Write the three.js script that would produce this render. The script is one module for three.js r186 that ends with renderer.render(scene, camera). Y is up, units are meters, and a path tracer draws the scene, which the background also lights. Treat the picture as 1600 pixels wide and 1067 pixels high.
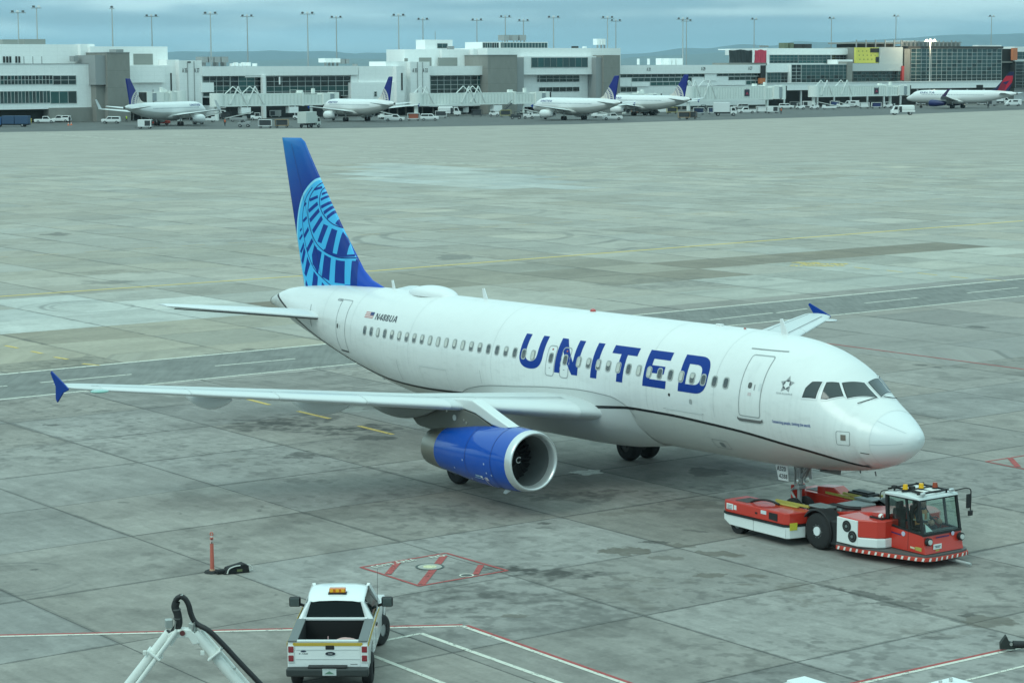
import * as THREE from 'three';
import { RoundedBoxGeometry } from 'three/addons/geometries/RoundedBoxGeometry.js';
import { MarchingCubes } from 'three/addons/objects/MarchingCubes.js';
import { FontLoader } from 'three/addons/loaders/FontLoader.js';

// ---------------------------------------------------------------- camera, sky, sun, exposure
const scene = new THREE.Scene();
const CAM = { f: 3491.06, H: 14.4005, pitch: 0.122819, roll: 0.0043154 };   // focal length in pixels of a 1600 x 1067 picture
const camera = new THREE.PerspectiveCamera(2 * Math.atan(533.5 / CAM.f) * 180 / Math.PI, 1024 / 682, 1, 60000);
camera.position.set(0, CAM.H, 0);
camera.rotation.set(-CAM.pitch, 0, -CAM.roll, 'YXZ');
scene.add(camera);
const renderer = new THREE.WebGLRenderer({ antialias: true });
renderer.setSize(1024, 682);
renderer.toneMapping = THREE.LinearToneMapping;
renderer.toneMappingExposure = 1.04;
renderer.shadowMap.enabled = true;

const sun = new THREE.DirectionalLight(new THREE.Color(0.88, 1.0, 0.92), 0.9);
sun.position.set(-58, 82, -25); sun.target.position.set(0, 0, -85);
sun.castShadow = true; sun.shadow.radius = 52; sun.shadow.mapSize.set(2048, 2048);
Object.assign(sun.shadow.camera, { left: -60, right: 60, top: 60, bottom: -60, near: 1, far: 320 });
scene.add(sun, sun.target);

// ---------------------------------------------------------------- small tools
const R3 = (x) => Math.round(x * 1000) / 1000;
function rng(seed) { let s = seed >>> 0; return () => { s = (s + 0x6d2b79f5) | 0; let t = Math.imul(s ^ (s >>> 15), 1 | s); t = (t + Math.imul(t ^ (t >>> 7), 61 | t)) ^ t; return ((t ^ (t >>> 14)) >>> 0) / 4294967296; }; }
const NT = 512, NTAB = (() => { const r = rng(77), a = new Float32Array(NT * NT); for (let i = 0; i < a.length; i++) a[i] = r(); return a; })();
function vn(x, y) {                       // value noise, 0..1
  const ix = Math.floor(x), iy = Math.floor(y); let fx = x - ix, fy = y - iy; fx = fx * fx * (3 - 2 * fx); fy = fy * fy * (3 - 2 * fy);
  const x0 = ix & 511, x1 = (ix + 1) & 511, y0 = (iy & 511) * NT, y1 = ((iy + 1) & 511) * NT;
  const a = NTAB[y0 + x0], b = NTAB[y0 + x1], c = NTAB[y1 + x0], d = NTAB[y1 + x1];
  return a + (b - a) * fx + (c - a) * fy + (a - b - c + d) * fx * fy;
}
function fbm(x, y, o = 4) { let s = 0, a = 0.5, t = 0; for (let i = 0; i < o; i++) { s += a * vn(x + i * 37.3, y + i * 91.7); t += a; a *= 0.5; x *= 2.03; y *= 2.03; } return s / t; }
const sstep = (a, b, x) => { const t = Math.min(1, Math.max(0, (x - a) / (b - a))); return t * t * (3 - 2 * t); };
const toS = (v) => { v = Math.min(1, Math.max(0, v)); return 255 * (v <= 0.0031308 ? 12.92 * v : 1.055 * Math.pow(v, 1 / 2.4) - 0.055); };

// a pixel of the 1600 x 1067 picture to the point of the world at height h, or on a vertical plane
function pixelRay(u, v) {
  const uu = u - 800, vv = 533.5 - v, cr = Math.cos(CAM.roll), sr = Math.sin(CAM.roll), a = uu * cr + vv * sr, b = -uu * sr + vv * cr, cp = Math.cos(CAM.pitch), sp = Math.sin(CAM.pitch);
  return [a, b * cp - CAM.f * sp, -(b * sp + CAM.f * cp)];
}
function gp(u, v, h = 0) { const d = pixelRay(u, v), t = (h - CAM.H) / d[1]; return [d[0] * t, d[2] * t]; }

// ---------------------------------------------------------------- geometry tools
function merge(list) {                    // joins geometries (position, normal, uv) into one
  let n = 0; const gs = list.filter(Boolean).map((g) => g.index ? g.toNonIndexed() : g);
  for (const g of gs) { if (!g.attributes.normal) g.computeVertexNormals(); n += g.attributes.position.count; }
  const P = new Float32Array(n * 3), N = new Float32Array(n * 3), U = new Float32Array(n * 2); let o = 0;
  for (const g of gs) { P.set(g.attributes.position.array, o * 3); N.set(g.attributes.normal.array, o * 3); if (g.attributes.uv) U.set(g.attributes.uv.array, o * 2); o += g.attributes.position.count; }
  const r = new THREE.BufferGeometry(); r.setAttribute('position', new THREE.BufferAttribute(P, 3)); r.setAttribute('normal', new THREE.BufferAttribute(N, 3)); r.setAttribute('uv', new THREE.BufferAttribute(U, 2));
  return r;
}
function bx(w, h, d, x = 0, y = 0, z = 0, ry = 0) { const g = new THREE.BoxGeometry(w, h, d); if (ry) g.rotateY(ry); g.translate(x, y, z); return g; }
function rb(w, h, d, r, x = 0, y = 0, z = 0, ry = 0, s = 2) { const g = new RoundedBoxGeometry(w, h, d, s, r); if (ry) g.rotateY(ry); g.translate(x, y, z); return g; }
const V = (a) => new THREE.Vector3(...a);
function rod(a, b, r0, r1 = r0, n = 10, open = false) {          // a tapered bar from a to b
  const A = V(a), B = V(b), d = B.clone().sub(A), L = d.length(), g = new THREE.CylinderGeometry(r1, r0, L, n, 1, open);
  g.translate(0, L / 2, 0); g.applyQuaternion(new THREE.Quaternion().setFromUnitVectors(new THREE.Vector3(0, 1, 0), d.normalize())); g.translate(A.x, A.y, A.z); return g;
}
function beam(a, b, w, h = w) {                                    // a square bar from a to b
  const A = V(a), B = V(b), d = B.clone().sub(A), L = d.length(), m = new THREE.Matrix4(), g = new THREE.BoxGeometry(w, h, L);
  const up = Math.abs(d.y) > 0.98 * L ? new THREE.Vector3(1, 0, 0) : new THREE.Vector3(0, 1, 0);
  m.lookAt(B, A, up); g.applyMatrix4(m); g.translate((A.x + B.x) / 2, (A.y + B.y) / 2, (A.z + B.z) / 2); return g;
}
const tube = (pts, r, seg = 24, n = 8) => new THREE.TubeGeometry(new THREE.CatmullRomCurve3(pts.map(V)), seg, r, n);
function disc(r, t, p, axis, n = 20) { const g = new THREE.CylinderGeometry(r, r, t, n); if (axis === 'x') g.rotateZ(Math.PI / 2); if (axis === 'z') g.rotateX(Math.PI / 2); g.translate(...p); return g; }
function prism(pts, depth, plane = 'xy', bevel = 0) {            // a polygon pulled through depth, centred on the plane
  const s = new THREE.Shape(pts.map((p) => new THREE.Vector2(p[0], p[1])));
  const g = new THREE.ExtrudeGeometry(s, { depth: depth - 2 * bevel, bevelEnabled: bevel > 0, bevelThickness: bevel, bevelSize: bevel, bevelOffset: -bevel, bevelSegments: 2, curveSegments: 8 });
  g.translate(0, 0, -(depth - 2 * bevel) / 2);
  if (plane === 'zy') g.rotateY(-Math.PI / 2);                    // polygon x runs along +z
  if (plane === 'xz') g.rotateX(Math.PI / 2);                     // polygon y runs along +z
  return g;
}
function quads(list) {                                            // list of four-corner faces
  const P = [], U = [];
  for (const [a, b, c, d] of list) { P.push(...a, ...b, ...c, ...a, ...c, ...d); U.push(0, 0, 1, 0, 1, 1, 0, 0, 1, 1, 0, 1); }
  const g = new THREE.BufferGeometry(); g.setAttribute('position', new THREE.Float32BufferAttribute(P, 3)); g.setAttribute('uv', new THREE.Float32BufferAttribute(U, 2)); g.computeVertexNormals(); return g;
}
function loft(rings, closed = true, caps = true, flip = false) {    // rings of equal count of [x, y, z] joined into a smooth skin
  const n = rings[0].length, m = rings.length, P = [], I = [], U = [];
  rings.forEach((r, i) => r.forEach((p, k) => { P.push(...p); U.push(p[0], p[1] + p[2]); }));
  for (let i = 0; i < m - 1; i++) for (let k = 0; k < (closed ? n : n - 1); k++) { const a = i * n + k, b = i * n + (k + 1) % n, c = a + n, d = b + n; flip ? I.push(a, c, b, b, c, d) : I.push(a, b, c, b, d, c); }
  const g = new THREE.BufferGeometry(); g.setAttribute('position', new THREE.Float32BufferAttribute(P, 3)); g.setAttribute('uv', new THREE.Float32BufferAttribute(U, 2)); g.setIndex(I); g.computeVertexNormals();
  if (!caps) return g;
  const fans = [];
  for (const [ring, rev] of [[rings[0], flip], [rings[m - 1], !flip]]) {
    const c = [0, 1, 2].map((k) => ring.reduce((s, p) => s + p[k], 0) / n), Q = [];
    for (let k = 0; k < n; k++) { const a = ring[k], b = ring[(k + 1) % n]; rev ? Q.push(...c, ...a, ...b) : Q.push(...c, ...b, ...a); }
    const f = new THREE.BufferGeometry(); f.setAttribute('position', new THREE.Float32BufferAttribute(Q, 3)); f.setAttribute('uv', new THREE.Float32BufferAttribute(new Float32Array(Q.length / 3 * 2), 2)); f.computeVertexNormals(); fans.push(f);
  }
  return merge([g, ...fans]);
}
// ---------------------------------------------------------------- materials and things
const matCache = new Map();
function mt(r, g, b, rough = 0.6, metal = 0, extra = null) {
  const key = [r, g, b, rough, metal].join() + (extra ? JSON.stringify(extra) : '');
  if (!matCache.has(key)) { const C = extra ? THREE.MeshPhysicalMaterial : THREE.MeshStandardMaterial; matCache.set(key, new C({ color: new THREE.Color().setRGB(r, g, b), roughness: rough, metalness: metal, side: THREE.DoubleSide, ...(extra || {}) })); }
  return matCache.get(key);
}
const used = {};
function numbered(n) { if (used[n] === undefined) { used[n] = 0; return n; } used[n]++; return n + '_' + String(used[n]).padStart(3, '0'); }
function tag(o, label, category, group, kind) { if (label) o.userData.label = label; if (category) o.userData.category = category; if (group) o.userData.group = group; if (kind) o.userData.kind = kind; return o; }
function thing(name, label, category, pos = [0, 0, 0], ry = 0, group) { const o = new THREE.Group(); o.name = numbered(name); o.position.set(...pos); o.rotation.y = ry; scene.add(o); return tag(o, label, category, group); }
function part(name, geo, mat, parent, label) { const m = new THREE.Mesh(Array.isArray(geo) ? merge(geo) : geo, mat); m.name = name; m.castShadow = m.receiveShadow = true; if (label) m.userData.label = label; parent.add(m); return m; }
function struct(name, geo, mat, parent = scene) { const m = new THREE.Mesh(Array.isArray(geo) ? merge(geo) : geo, mat); m.name = parent === scene ? numbered(name) : name; m.castShadow = m.receiveShadow = true; if (parent === scene) m.userData.kind = 'structure'; parent.add(m); return m; }
function canvasTex(w, h, draw) { const c = document.createElement('canvas'); c.width = w; c.height = h; const x = c.getContext('2d'); draw(x, w, h); const t = new THREE.CanvasTexture(c); t.colorSpace = THREE.SRGBColorSpace; t.anisotropy = 8; return t; }
function pixTex(w, h, fn, srgb = true) {                           // fn(i, j) -> [r, g, b] linear (or data) 0..1
  const a = new Uint8Array(w * h * 4);
  for (let j = 0; j < h; j++) for (let i = 0; i < w; i++) { const c = fn(i, j), o = (j * w + i) * 4; if (srgb) { a[o] = toS(c[0]); a[o + 1] = toS(c[1]); a[o + 2] = toS(c[2]); } else { a[o] = c[0] * 255; a[o + 1] = c[1] * 255; a[o + 2] = c[2] * 255; } a[o + 3] = 255; }
  const t = new THREE.DataTexture(a, w, h); t.magFilter = THREE.LinearFilter; t.minFilter = THREE.LinearFilter; if (srgb) t.colorSpace = THREE.SRGBColorSpace; t.wrapS = t.wrapT = THREE.RepeatWrapping; t.needsUpdate = true; return t;
}
const font = await new FontLoader().loadAsync('fonts/droid/droid_sans_bold.typeface.json');
function textShapes(s, size) { return font.generateShapes(s, size); }

// ---------------------------------------------------------------- overcast sky
{
  const W = 4096, H = 2048, a = new Float32Array(W * H * 4);
  const HZ = [0.33, 0.6, 0.72], ZN = [0.9, 1.4, 1.36];
  for (let j = 0; j < H; j++) {
    const el = ((j + 0.5) / H - 0.5) * Math.PI, s = Math.max(0, Math.sin(el)), deg = el * 180 / Math.PI;
    const t = Math.pow(s, 1.0), low = deg > -1 && deg < 12;
    for (let i = 0; i < W; i++) {
      const az = ((i + 0.5) / W) * 360, o = (j * W + i) * 4;
      let k = 1, w = 0;
      if (low) {
        const n = fbm(az * 0.1 + 5.0, deg * 1.3 + 3, 4), m = fbm(az * 0.3 + 20, deg * 4.6 + 11, 4), band = fbm(az * 0.05 + 31, deg * 2.6, 3);
        k = 0.93 + 0.5 * (band - 0.5) + 0.3 * (n - 0.5);
        w = sstep(0.52, 0.78, m * 0.6 + n * 0.5 + 0.05 * deg) * (0.2 + 0.4 * sstep(0.7, 1.6, deg));                            // brighter breaks in the cloud
        k += 0.16 * Math.exp(-Math.max(0, deg) / 0.35) - 0.02;
      } else if (deg > 0) k = 0.9 + 0.2 * fbm(az * 0.05 + 3, deg * 0.12, 3);
      const g = deg < 0 ? 0.55 : 1;
      for (let c = 0; c < 3; c++) { const base = HZ[c] + (ZN[c] - HZ[c]) * t; a[o + c] = (base * k + w * [0.5, 0.6, 0.52][c]) * g; }
      a[o + 3] = 1;
    }
  }
  const t = new THREE.DataTexture(a, W, H, THREE.RGBAFormat, THREE.FloatType);
  t.mapping = THREE.EquirectangularReflectionMapping; t.magFilter = THREE.LinearFilter; t.needsUpdate = true;
  scene.background = t; scene.environment = t;
}

// ================================================================ the ground
const ANG = 53.6 * Math.PI / 180, E1 = [Math.cos(ANG), Math.sin(ANG)], E2 = [-Math.sin(ANG), Math.cos(ANG)];   // slab axes as (x, z)
const toAB = (x, z) => [x * E1[0] + z * E1[1], x * E2[0] + z * E2[1]], toXZ = (a, b) => [a * E1[0] + b * E2[0], a * E1[1] + b * E2[1]];
const PA = 5.79, PB = 6.16, A0 = -38.49, B0 = -36.93;          // joint spacing and a joint of each family
const slabOf = (x, z) => { const [a, b] = toAB(x, z); return [Math.floor((a - A0) / PA), Math.floor((b - B0) / PB)]; };
// areas of paler or browner concrete seen in the photograph, by the slab's middle
const poly = (pts) => pts.map((p) => gp(...p));
const inside = (P, x, z) => { let c = false; for (let i = 0, j = P.length - 1; i < P.length; j = i++) if ((P[i][1] > z) !== (P[j][1] > z) && x < (P[j][0] - P[i][0]) * (z - P[i][1]) / (P[j][1] - P[i][1]) + P[i][0]) c = !c; return c; };
const AREAS = [
  [poly([[-60, 470], [240, 464], [330, 472], [365, 490], [0, 516], [-60, 520]]), [1.3, 1.38, 1.46]],
  [poly([[300, 474], [480, 458], [520, 490], [365, 490]]), [0.62, 0.57, 0.52]],
  [poly([[-60, 516], [360, 490], [520, 486], [450, 542], [-60, 588]]), [0.93, 0.9, 0.84]],
  [poly([[560, 254], [640, 252], [905, 284], [905, 298], [720, 292], [560, 280]]), [1.14, 1.22, 1.32]],
  [poly([[1000, 414], [1470, 378], [1585, 385], [1200, 408], [1100, 430], [1000, 445]]), [0.62, 0.58, 0.53]],
  [poly([[560, 424], [1000, 400], [1000, 440], [620, 450]]), [0.74, 0.72, 0.68]],
  [poly([[1080, 440], [1200, 420], [1600, 372], [1600, 432], [1180, 474]]), [1.06, 1.1, 1.12]],
  [poly([[0, 405], [420, 380], [470, 400], [0, 440]]), [0.94, 0.93, 0.9]],
];
const BEYOND = [gp(-200, 604), gp(1750, 421), [300, -420], [-300, -420]];   // older, paler concrete beyond the vehicle road
const areaTint = new Map();
function slabTint(i, j) {
  const key = i + ',' + j; let t = areaTint.get(key);
  if (!t) {
    const [x, z] = toXZ(A0 + (i + 0.5) * PA, B0 + (j + 0.5) * PB), h = (n) => vn(i * 7.31 + n * 13.7 + 200.5, j * 5.77 + n * 3.1 + 90.5);
    const k = 0.85 + 0.3 * h(1), w = 0.06 * (h(2) - 0.5); t = [k * (1 + w), k, k * (1 - 1.2 * w)];
    if (inside(BEYOND, x, z)) t = [t[0] * 1.34, t[1] * 1.34, t[2] * 1.27];
    for (const [P, c] of AREAS) if (inside(P, x, z)) { t = t.map((q, n) => q * c[n]); break; }
    areaTint.set(key, t);
  }
  return t;
}
// stains: pixel place, half sizes in metres along (x, z), turn, strength, colour of the stain, sharpness
const OIL = [0.055, 0.052, 0.048], BROWN = [0.115, 0.1, 0.082], RUBBER = [0.08, 0.08, 0.078], PALE = [0.5, 0.49, 0.45];
const STAINS = [
  [980, 861, 0.75, 0.55, 0.2, 0.95, BROWN, 1], [1040, 872, 0.5, 0.3, 0.1, 0.6, BROWN, 1], [1025, 847, 0.45, 0.22, 0.2, 0.8, OIL, 1], [1070, 853, 0.5, 0.3, 0.5, 0.7, BROWN, 1], [1122, 865, 0.6, 0.42, 0.3, 0.85, BROWN, 1], [1150, 868, 0.3, 0.3, 0, 0.6, BROWN, 1],
  [1108, 899, 0.5, 0.3, 0.1, 0.85, BROWN, 1], [1180, 900, 0.35, 0.22, 0.1, 0.8, BROWN, 1], [1165, 913, 0.3, 0.14, 0.1, 0.7, BROWN, 1],
  [805, 892, 1.0, 0.8, 0.2, 1.0, OIL, 0], [840, 898, 0.9, 0.7, 0.2, 0.8, OIL, 0], [905, 897, 1.0, 0.65, 0.2, 0.9, OIL, 0], [860, 892, 1.0, 0.45, 0.1, 0.5, OIL, 0], [740, 925, 1.4, 1.1, 0, 0.6, OIL, 0], [820, 930, 1.8, 1.3, 0, 0.5, OIL, 0], [900, 960, 2.2, 1.4, 0, 0.45, OIL, 0], [990, 940, 1.6, 1.4, 0, 0.4, BROWN, 0], [660, 935, 1.1, 0.8, 0, 0.4, OIL, 0], [780, 985, 1.8, 0.9, 0, 0.35, OIL, 0], [1010, 905, 1.4, 0.8, 0, 0.4, BROWN, 0], [720, 955, 0.7, 0.5, 0, 0.5, OIL, 0], [805, 962, 0.3, 0.2, 0, 0.75, BROWN, 1], [745, 964, 0.35, 0.14, 0, 0.6, OIL, 1], [690, 952, 0.9, 0.5, 0.2, 0.4, OIL, 0], [960, 930, 1.2, 1.2, 0, 0.32, BROWN, 0], [880, 950, 1.6, 1.2, 0, 0.3, OIL, 0],
  [1243, 920, 0.6, 0.7, 0, 0.6, BROWN, 0], [1258, 940, 0.5, 0.5, 0, 0.5, BROWN, 0], [1360, 930, 0.9, 0.25, 0.75, 0.75, OIL, 1], [1410, 944, 0.8, 0.35, 0.3, 0.65, OIL, 1], [1545, 972, 0.75, 0.6, 0.9, 0.8, BROWN, 1], [1513, 961, 0.22, 0.2, 0, 0.85, OIL, 1], [1580, 974, 0.22, 0.18, 0, 0.8, BROWN, 1], [1450, 990, 1.4, 0.7, 0, 0.35, BROWN, 0], [1470, 997, 0.5, 0.2, 0, 0.55, OIL, 1], [1280, 1003, 0.2, 0.15, 0, 0.5, OIL, 1], [1548, 994, 0.14, 0.12, 0, 0.7, OIL, 1],
  [400, 664, 2.4, 2.0, 0, 0.72, OIL, 0], [445, 658, 2.2, 1.1, 0, 0.72, OIL, 0], [530, 670, 2.6, 1.3, 0, 0.85, OIL, 0], [500, 650, 2.0, 1.2, 0, 0.55, OIL, 0], [570, 672, 1.4, 1.2, 0, 0.6, OIL, 0], [590, 684, 0.8, 0.6, 0, 0.75, OIL, 1], [470, 712, 0.5, 0.9, 0, 0.7, OIL, 1], [465, 752, 1.2, 0.5, 0, 0.45, OIL, 0], [365, 720, 0.9, 0.6, 0, 0.35, BROWN, 0], [540, 640, 0.8, 0.7, 0, 0.4, PALE, 1], [640, 735, 1.2, 1.0, 0, 0.3, OIL, 0], [670, 800, 1.0, 1.0, 0, 0.35, OIL, 0], [570, 732, 0.7, 0.5, 0, 0.4, OIL, 0],
  [905, 778, 1.7, 1.0, 0, 0.6, OIL, 0], [950, 770, 1.8, 0.8, 0, 0.65, OIL, 0], [1110, 738, 0.9, 0.9, 0, 0.7, OIL, 1], [1100, 790, 0.8, 0.7, 0.4, 0.55, BROWN, 1], [1000, 798, 0.6, 0.3, 0, 0.5, BROWN, 1], [960, 803, 0.6, 0.3, 0, 0.45, BROWN, 1], [1090, 830, 0.5, 0.12, 0.5, 0.6, OIL, 1], [850, 818, 0.22, 0.2, 0, 0.8, OIL, 1], [852, 825, 0.3, 0.15, 0, 0.5, OIL, 1],
  [920, 738, 0.45, 0.6, 0.2, 1.0, [0.78, 0.77, 0.72], 1], [900, 738, 0.22, 0.22, 0, 1.0, [0.78, 0.77, 0.72], 1], [1470, 686, 0.7, 0.4, 0, 0.4, OIL, 1], [1500, 688, 0.8, 0.3, 0.2, 0.35, OIL, 1], [1440, 570, 0.4, 0.4, 0, 0.7, OIL, 1], [1465, 574, 0.3, 0.3, 0, 0.6, OIL, 1], [1530, 511, 0.6, 0.7, 0, 0.7, OIL, 1],
  [79, 664, 0.3, 0.25, 0, 0.75, OIL, 1], [52, 890, 0.12, 0.1, 0, 0.8, OIL, 1], [45, 878, 0.2, 0.1, 0, 0.4, OIL, 1], [193, 785, 0.2, 0.14, 0, 0.5, OIL, 1], [388, 546, 0.35, 0.5, 0, 0.6, OIL, 1], [90, 366, 1.2, 2, 0, 0.6, OIL, 1],
  [425, 414, 2.4, 2.0, 0.2, 0.5, RUBBER, 0], [185, 426, 4.0, 2.4, -0.4, 0.42, BROWN, 0], [350, 376, 3.5, 3, 0, 0.4, RUBBER, 0], [705, 402, 1.4, 2.4, 0, 0.5, RUBBER, 1], [165, 441, 1.5, 1.5, 0, 0.5, RUBBER, 1], [1250, 405, 9, 4, -0.6, 0.3, BROWN, 0], [1060, 440, 7, 4, -0.6, 0.35, RUBBER, 0],
].map(([u, v, rx, rz, turn, k, c, sharp]) => { const [x, z] = gp(u, v); return { x, z, rx, rz, c: Math.cos(turn), s: Math.sin(turn), k, col: c, sharp, reach: Math.max(rx, rz) * 1.8 }; });
// tyre scrubs: circles of rubber left by turning wheels
const SCRUBS = [[158, 478, 3.6, 0.16, 0.5], [160, 478, 3.1, 0.14, 0.35], [118, 480, 3.4, 0.13, 0.3], [12, 905, 2.1, 0.08, 0.4], [15, 905, 1.75, 0.06, 0.3], [760, 372, 11, 0.4, 0.5], [745, 368, 8, 0.35, 0.45], [725, 382, 14, 0.3, 0.35], [600, 330, 16, 0.35, 0.3], [870, 340, 18, 0.4, 0.25], [1380, 690, 6, 0.12, 0.2], [270, 540, 9, 0.2, 0.22], [60, 640, 12, 0.16, 0.2]].map(([u, v, r, w, k]) => { const [x, z] = gp(u, v); return { x, z, r, w, k }; });
// straight rolling marks
const TRACKS = [[[-20, 662], [250, 636], 0.5, 0.35], [[-20, 650], [240, 628], 0.35, 0.25], [[0, 700], [450, 660], 0.4, 0.25], [[0, 582.6], [439, 542.7], 0.14, 0.8], [[1040, 462], [1600, 410], 0.5, 0.25], [[0, 252], [450, 226], 1.6, 0.35], [[0, 246], [300, 238], 1.2, 0.25], [[600, 240], [900, 230], 1.4, 0.3], [[1000, 232], [1600, 205], 1.2, 0.2], [[560, 322], [760, 310], 0.7, 0.3], [[1060, 790], [1400, 905], 0.3, 0.16], [[1300, 545], [1600, 520], 0.9, 0.14], [[430, 700], [820, 640], 0.4, 0.2]].map(([p, q, w, k]) => { const a = gp(...p), b = gp(...q), L = Math.hypot(b[0] - a[0], b[1] - a[1]); return { a, d: [(b[0] - a[0]) / L, (b[1] - a[1]) / L], L, w, k }; });

function concreteMap(x0, x1, z0, z1, N) {       // z0 far, z1 near; row 0 of the texture is v = 0 = z1
  const px = (x1 - x0) / N, fine = px < 0.06;
  const cell = 24, grid = new Map();            // buckets keep the stain tests cheap
  STAINS.forEach((s) => { for (let i = Math.floor((s.x - s.reach) / cell); i <= Math.floor((s.x + s.reach) / cell); i++) for (let j = Math.floor((s.z - s.reach) / cell); j <= Math.floor((s.z + s.reach) / cell); j++) { const k = i * 1000 + j; if (!grid.has(k)) grid.set(k, []); grid.get(k).push(s); } });
  return pixTex(N, N, (i, j) => {
    const x = x0 + (i + 0.5) * (x1 - x0) / N, z = z1 + (j + 0.5) * (z0 - z1) / N, [a, b] = toAB(x, z), si = Math.floor((a - A0) / PA), sj = Math.floor((b - B0) / PB), t = slabTint(si, sj);
    const big = fbm(a * 0.11 + si * 3.7, b * 0.13 + sj * 1.9, 3) - 0.5, mid = fbm(a * 0.9 + 40 + si * 5.1, b * 0.35 + sj * 2.3, 3) - 0.5, sweep = fine ? fbm(a * 0.8 + 9, b * 6 + 3, 3) - 0.5 : 0, grit = fine ? vn(x * 19, z * 19) - 0.5 : vn(x * 6, z * 6) - 0.5;
    let k = 1 + (fine ? 0.36 : 0.22) * big + (fine ? 0.24 : 0.16) * mid + 0.26 * sweep + 0.16 * grit;
    const blot = fbm(x * 0.55 + 70, z * 0.55 + 13, 4); k *= 1 - (fine ? 0.2 : 0.12) * sstep(0.57, 0.75, blot) + 0.08 * sstep(0.58, 0.75, fbm(x * 0.4 + 7, z * 0.4 + 99, 4));
    if (fine) { const f1 = fbm(x * 3.1 + 31, z * 3.1 + 8, 4), f2 = fbm(x * 2.3 + 120, z * 2.3 + 45, 4), wet = sstep(0.45, 0.7, fbm(x * 0.12 + 9, z * 0.12 + 4, 2)); k *= 1 - (0.07 + 0.24 * wet) * sstep(0.5, 0.72, f1) + 0.09 * sstep(0.5, 0.7, f2); }
    if (fine) { const spot = vn(x * 2.3 + 500, z * 2.3 + 77); k *= 1 - 0.4 * sstep(0.93, 0.985, spot) * vn(x * 9, z * 9); }
    let r = 0.252 * k * t[0], g = 0.233 * k * t[1], bl = 0.214 * k * t[2];
    { // tar and dirt caught along the joints, ragged and of a different width on every slab edge
      const fa = a - A0 - si * PA, fb = b - B0 - sj * PB, w = fine ? 0.75 : 1.1;
      const ja = fa < PA / 2 ? [fa, si] : [PA - fa, si + 1], jb = fb < PB / 2 ? [fb, sj] : [PB - fb, sj + 1];
      const wa = (0.03 + 0.12 * vn(ja[1] * 3.7 + 11, sj * 5.3)) * w * (0.5 + 1.1 * vn(b * 2.1, ja[1] * 9.1)), wb = (0.03 + 0.13 * vn(jb[1] * 4.1 + 60, si * 6.1)) * w * (0.5 + 1.1 * vn(a * 2.1, jb[1] * 7.7));
      const m = Math.max(ja[0] < wa ? (fine ? 0.3 : 0.06) + 0.4 * vn(ja[1] * 8.9, sj * 2.3 + 4) ** (fine ? 1 : 2) : 0, jb[0] < wb ? 0.3 + 0.5 * vn(jb[1] * 6.7, si * 3.1 + 8) : 0) * (0.55 + 0.45 * vn(x * 11, z * 11));
      r += (0.06 - r) * m; g += (0.06 - g) * m; bl += (0.057 - bl) * m;
    }
    for (const s of grid.get(Math.floor(x / cell) * 1000 + Math.floor(z / cell)) || []) {
      const dx = x - s.x, dz = z - s.z, u = (dx * s.c + dz * s.s) / s.rx, w = (-dx * s.s + dz * s.c) / s.rz, d = Math.sqrt(u * u + w * w);
      if (d > 1.75) continue;
      const sc = 1.6 / Math.max(0.25, Math.min(s.rx, s.rz)), n = fbm(x * sc + s.x, z * sc + s.z * 3, 4);
      let m = s.sharp ? sstep(0.0, 0.16, 1.0 - d + (n - 0.5) * 1.5) * (0.75 + 0.25 * vn(x * 7, z * 7)) : sstep(0.36, 0.6, n + 0.42 * (0.6 - d)) * sstep(1.75, 1.1, d) * (0.3 + 0.7 * sstep(0.3, 0.6, fbm(x * 3.7, z * 3.7, 3)));
      m *= s.k; r += (s.col[0] - r) * m; g += (s.col[1] - g) * m; bl += (s.col[2] - bl) * m;
    }
    for (const c of SCRUBS) { const d = Math.abs(Math.hypot(x - c.x, z - c.z) - c.r) / c.w; if (d < 1.5) { const m = c.k * sstep(1.5, 0.5, d) * sstep(0.35, 0.6, fbm(x * 0.25 + c.x, z * 0.25, 2)) * (0.6 + 0.4 * vn(x * 4, z * 4)); r += (RUBBER[0] - r) * m; g += (RUBBER[1] - g) * m; bl += (RUBBER[2] - bl) * m; } }
    for (const c of TRACKS) { const dx = x - c.a[0], dz = z - c.a[1], l = dx * c.d[0] + dz * c.d[1]; if (l < 0 || l > c.L) continue; const d = Math.abs(-dx * c.d[1] + dz * c.d[0]) / c.w; if (d < 1.4) { const m = c.k * sstep(1.4, 0.6, d) * (0.35 + 0.65 * fbm(x * 0.5, z * 0.5, 3)); r += (RUBBER[0] - r) * m; g += (RUBBER[1] - g) * m; bl += (RUBBER[2] - bl) * m; } }
    return [r, g, bl];
  });
}
const grit = pixTex(256, 256, (i, j) => { const v = 0.5 + 0.5 * (fbm(i / 6, j / 6, 3) - 0.5) + 0.3 * (vn(i / 2, j / 2) - 0.5); return [v, v, v]; }, false);
const NEAR = [-30, 34, -114, -46], FAR = [-92, 92, -352, -112];
function concreteMat(box) {
  const m = new THREE.MeshStandardMaterial({ roughness: 0.92, map: concreteMap(box[0], box[1], box[2], box[3], 2048) });
  m.map.wrapS = m.map.wrapT = THREE.ClampToEdgeWrapping; return m;
}
const nearMat = concreteMat(NEAR), farMat = concreteMat(FAR);
const uvIn = (box, x, z) => [(x - box[0]) / (box[1] - box[0]), (z - box[3]) / (box[2] - box[3])];

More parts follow.
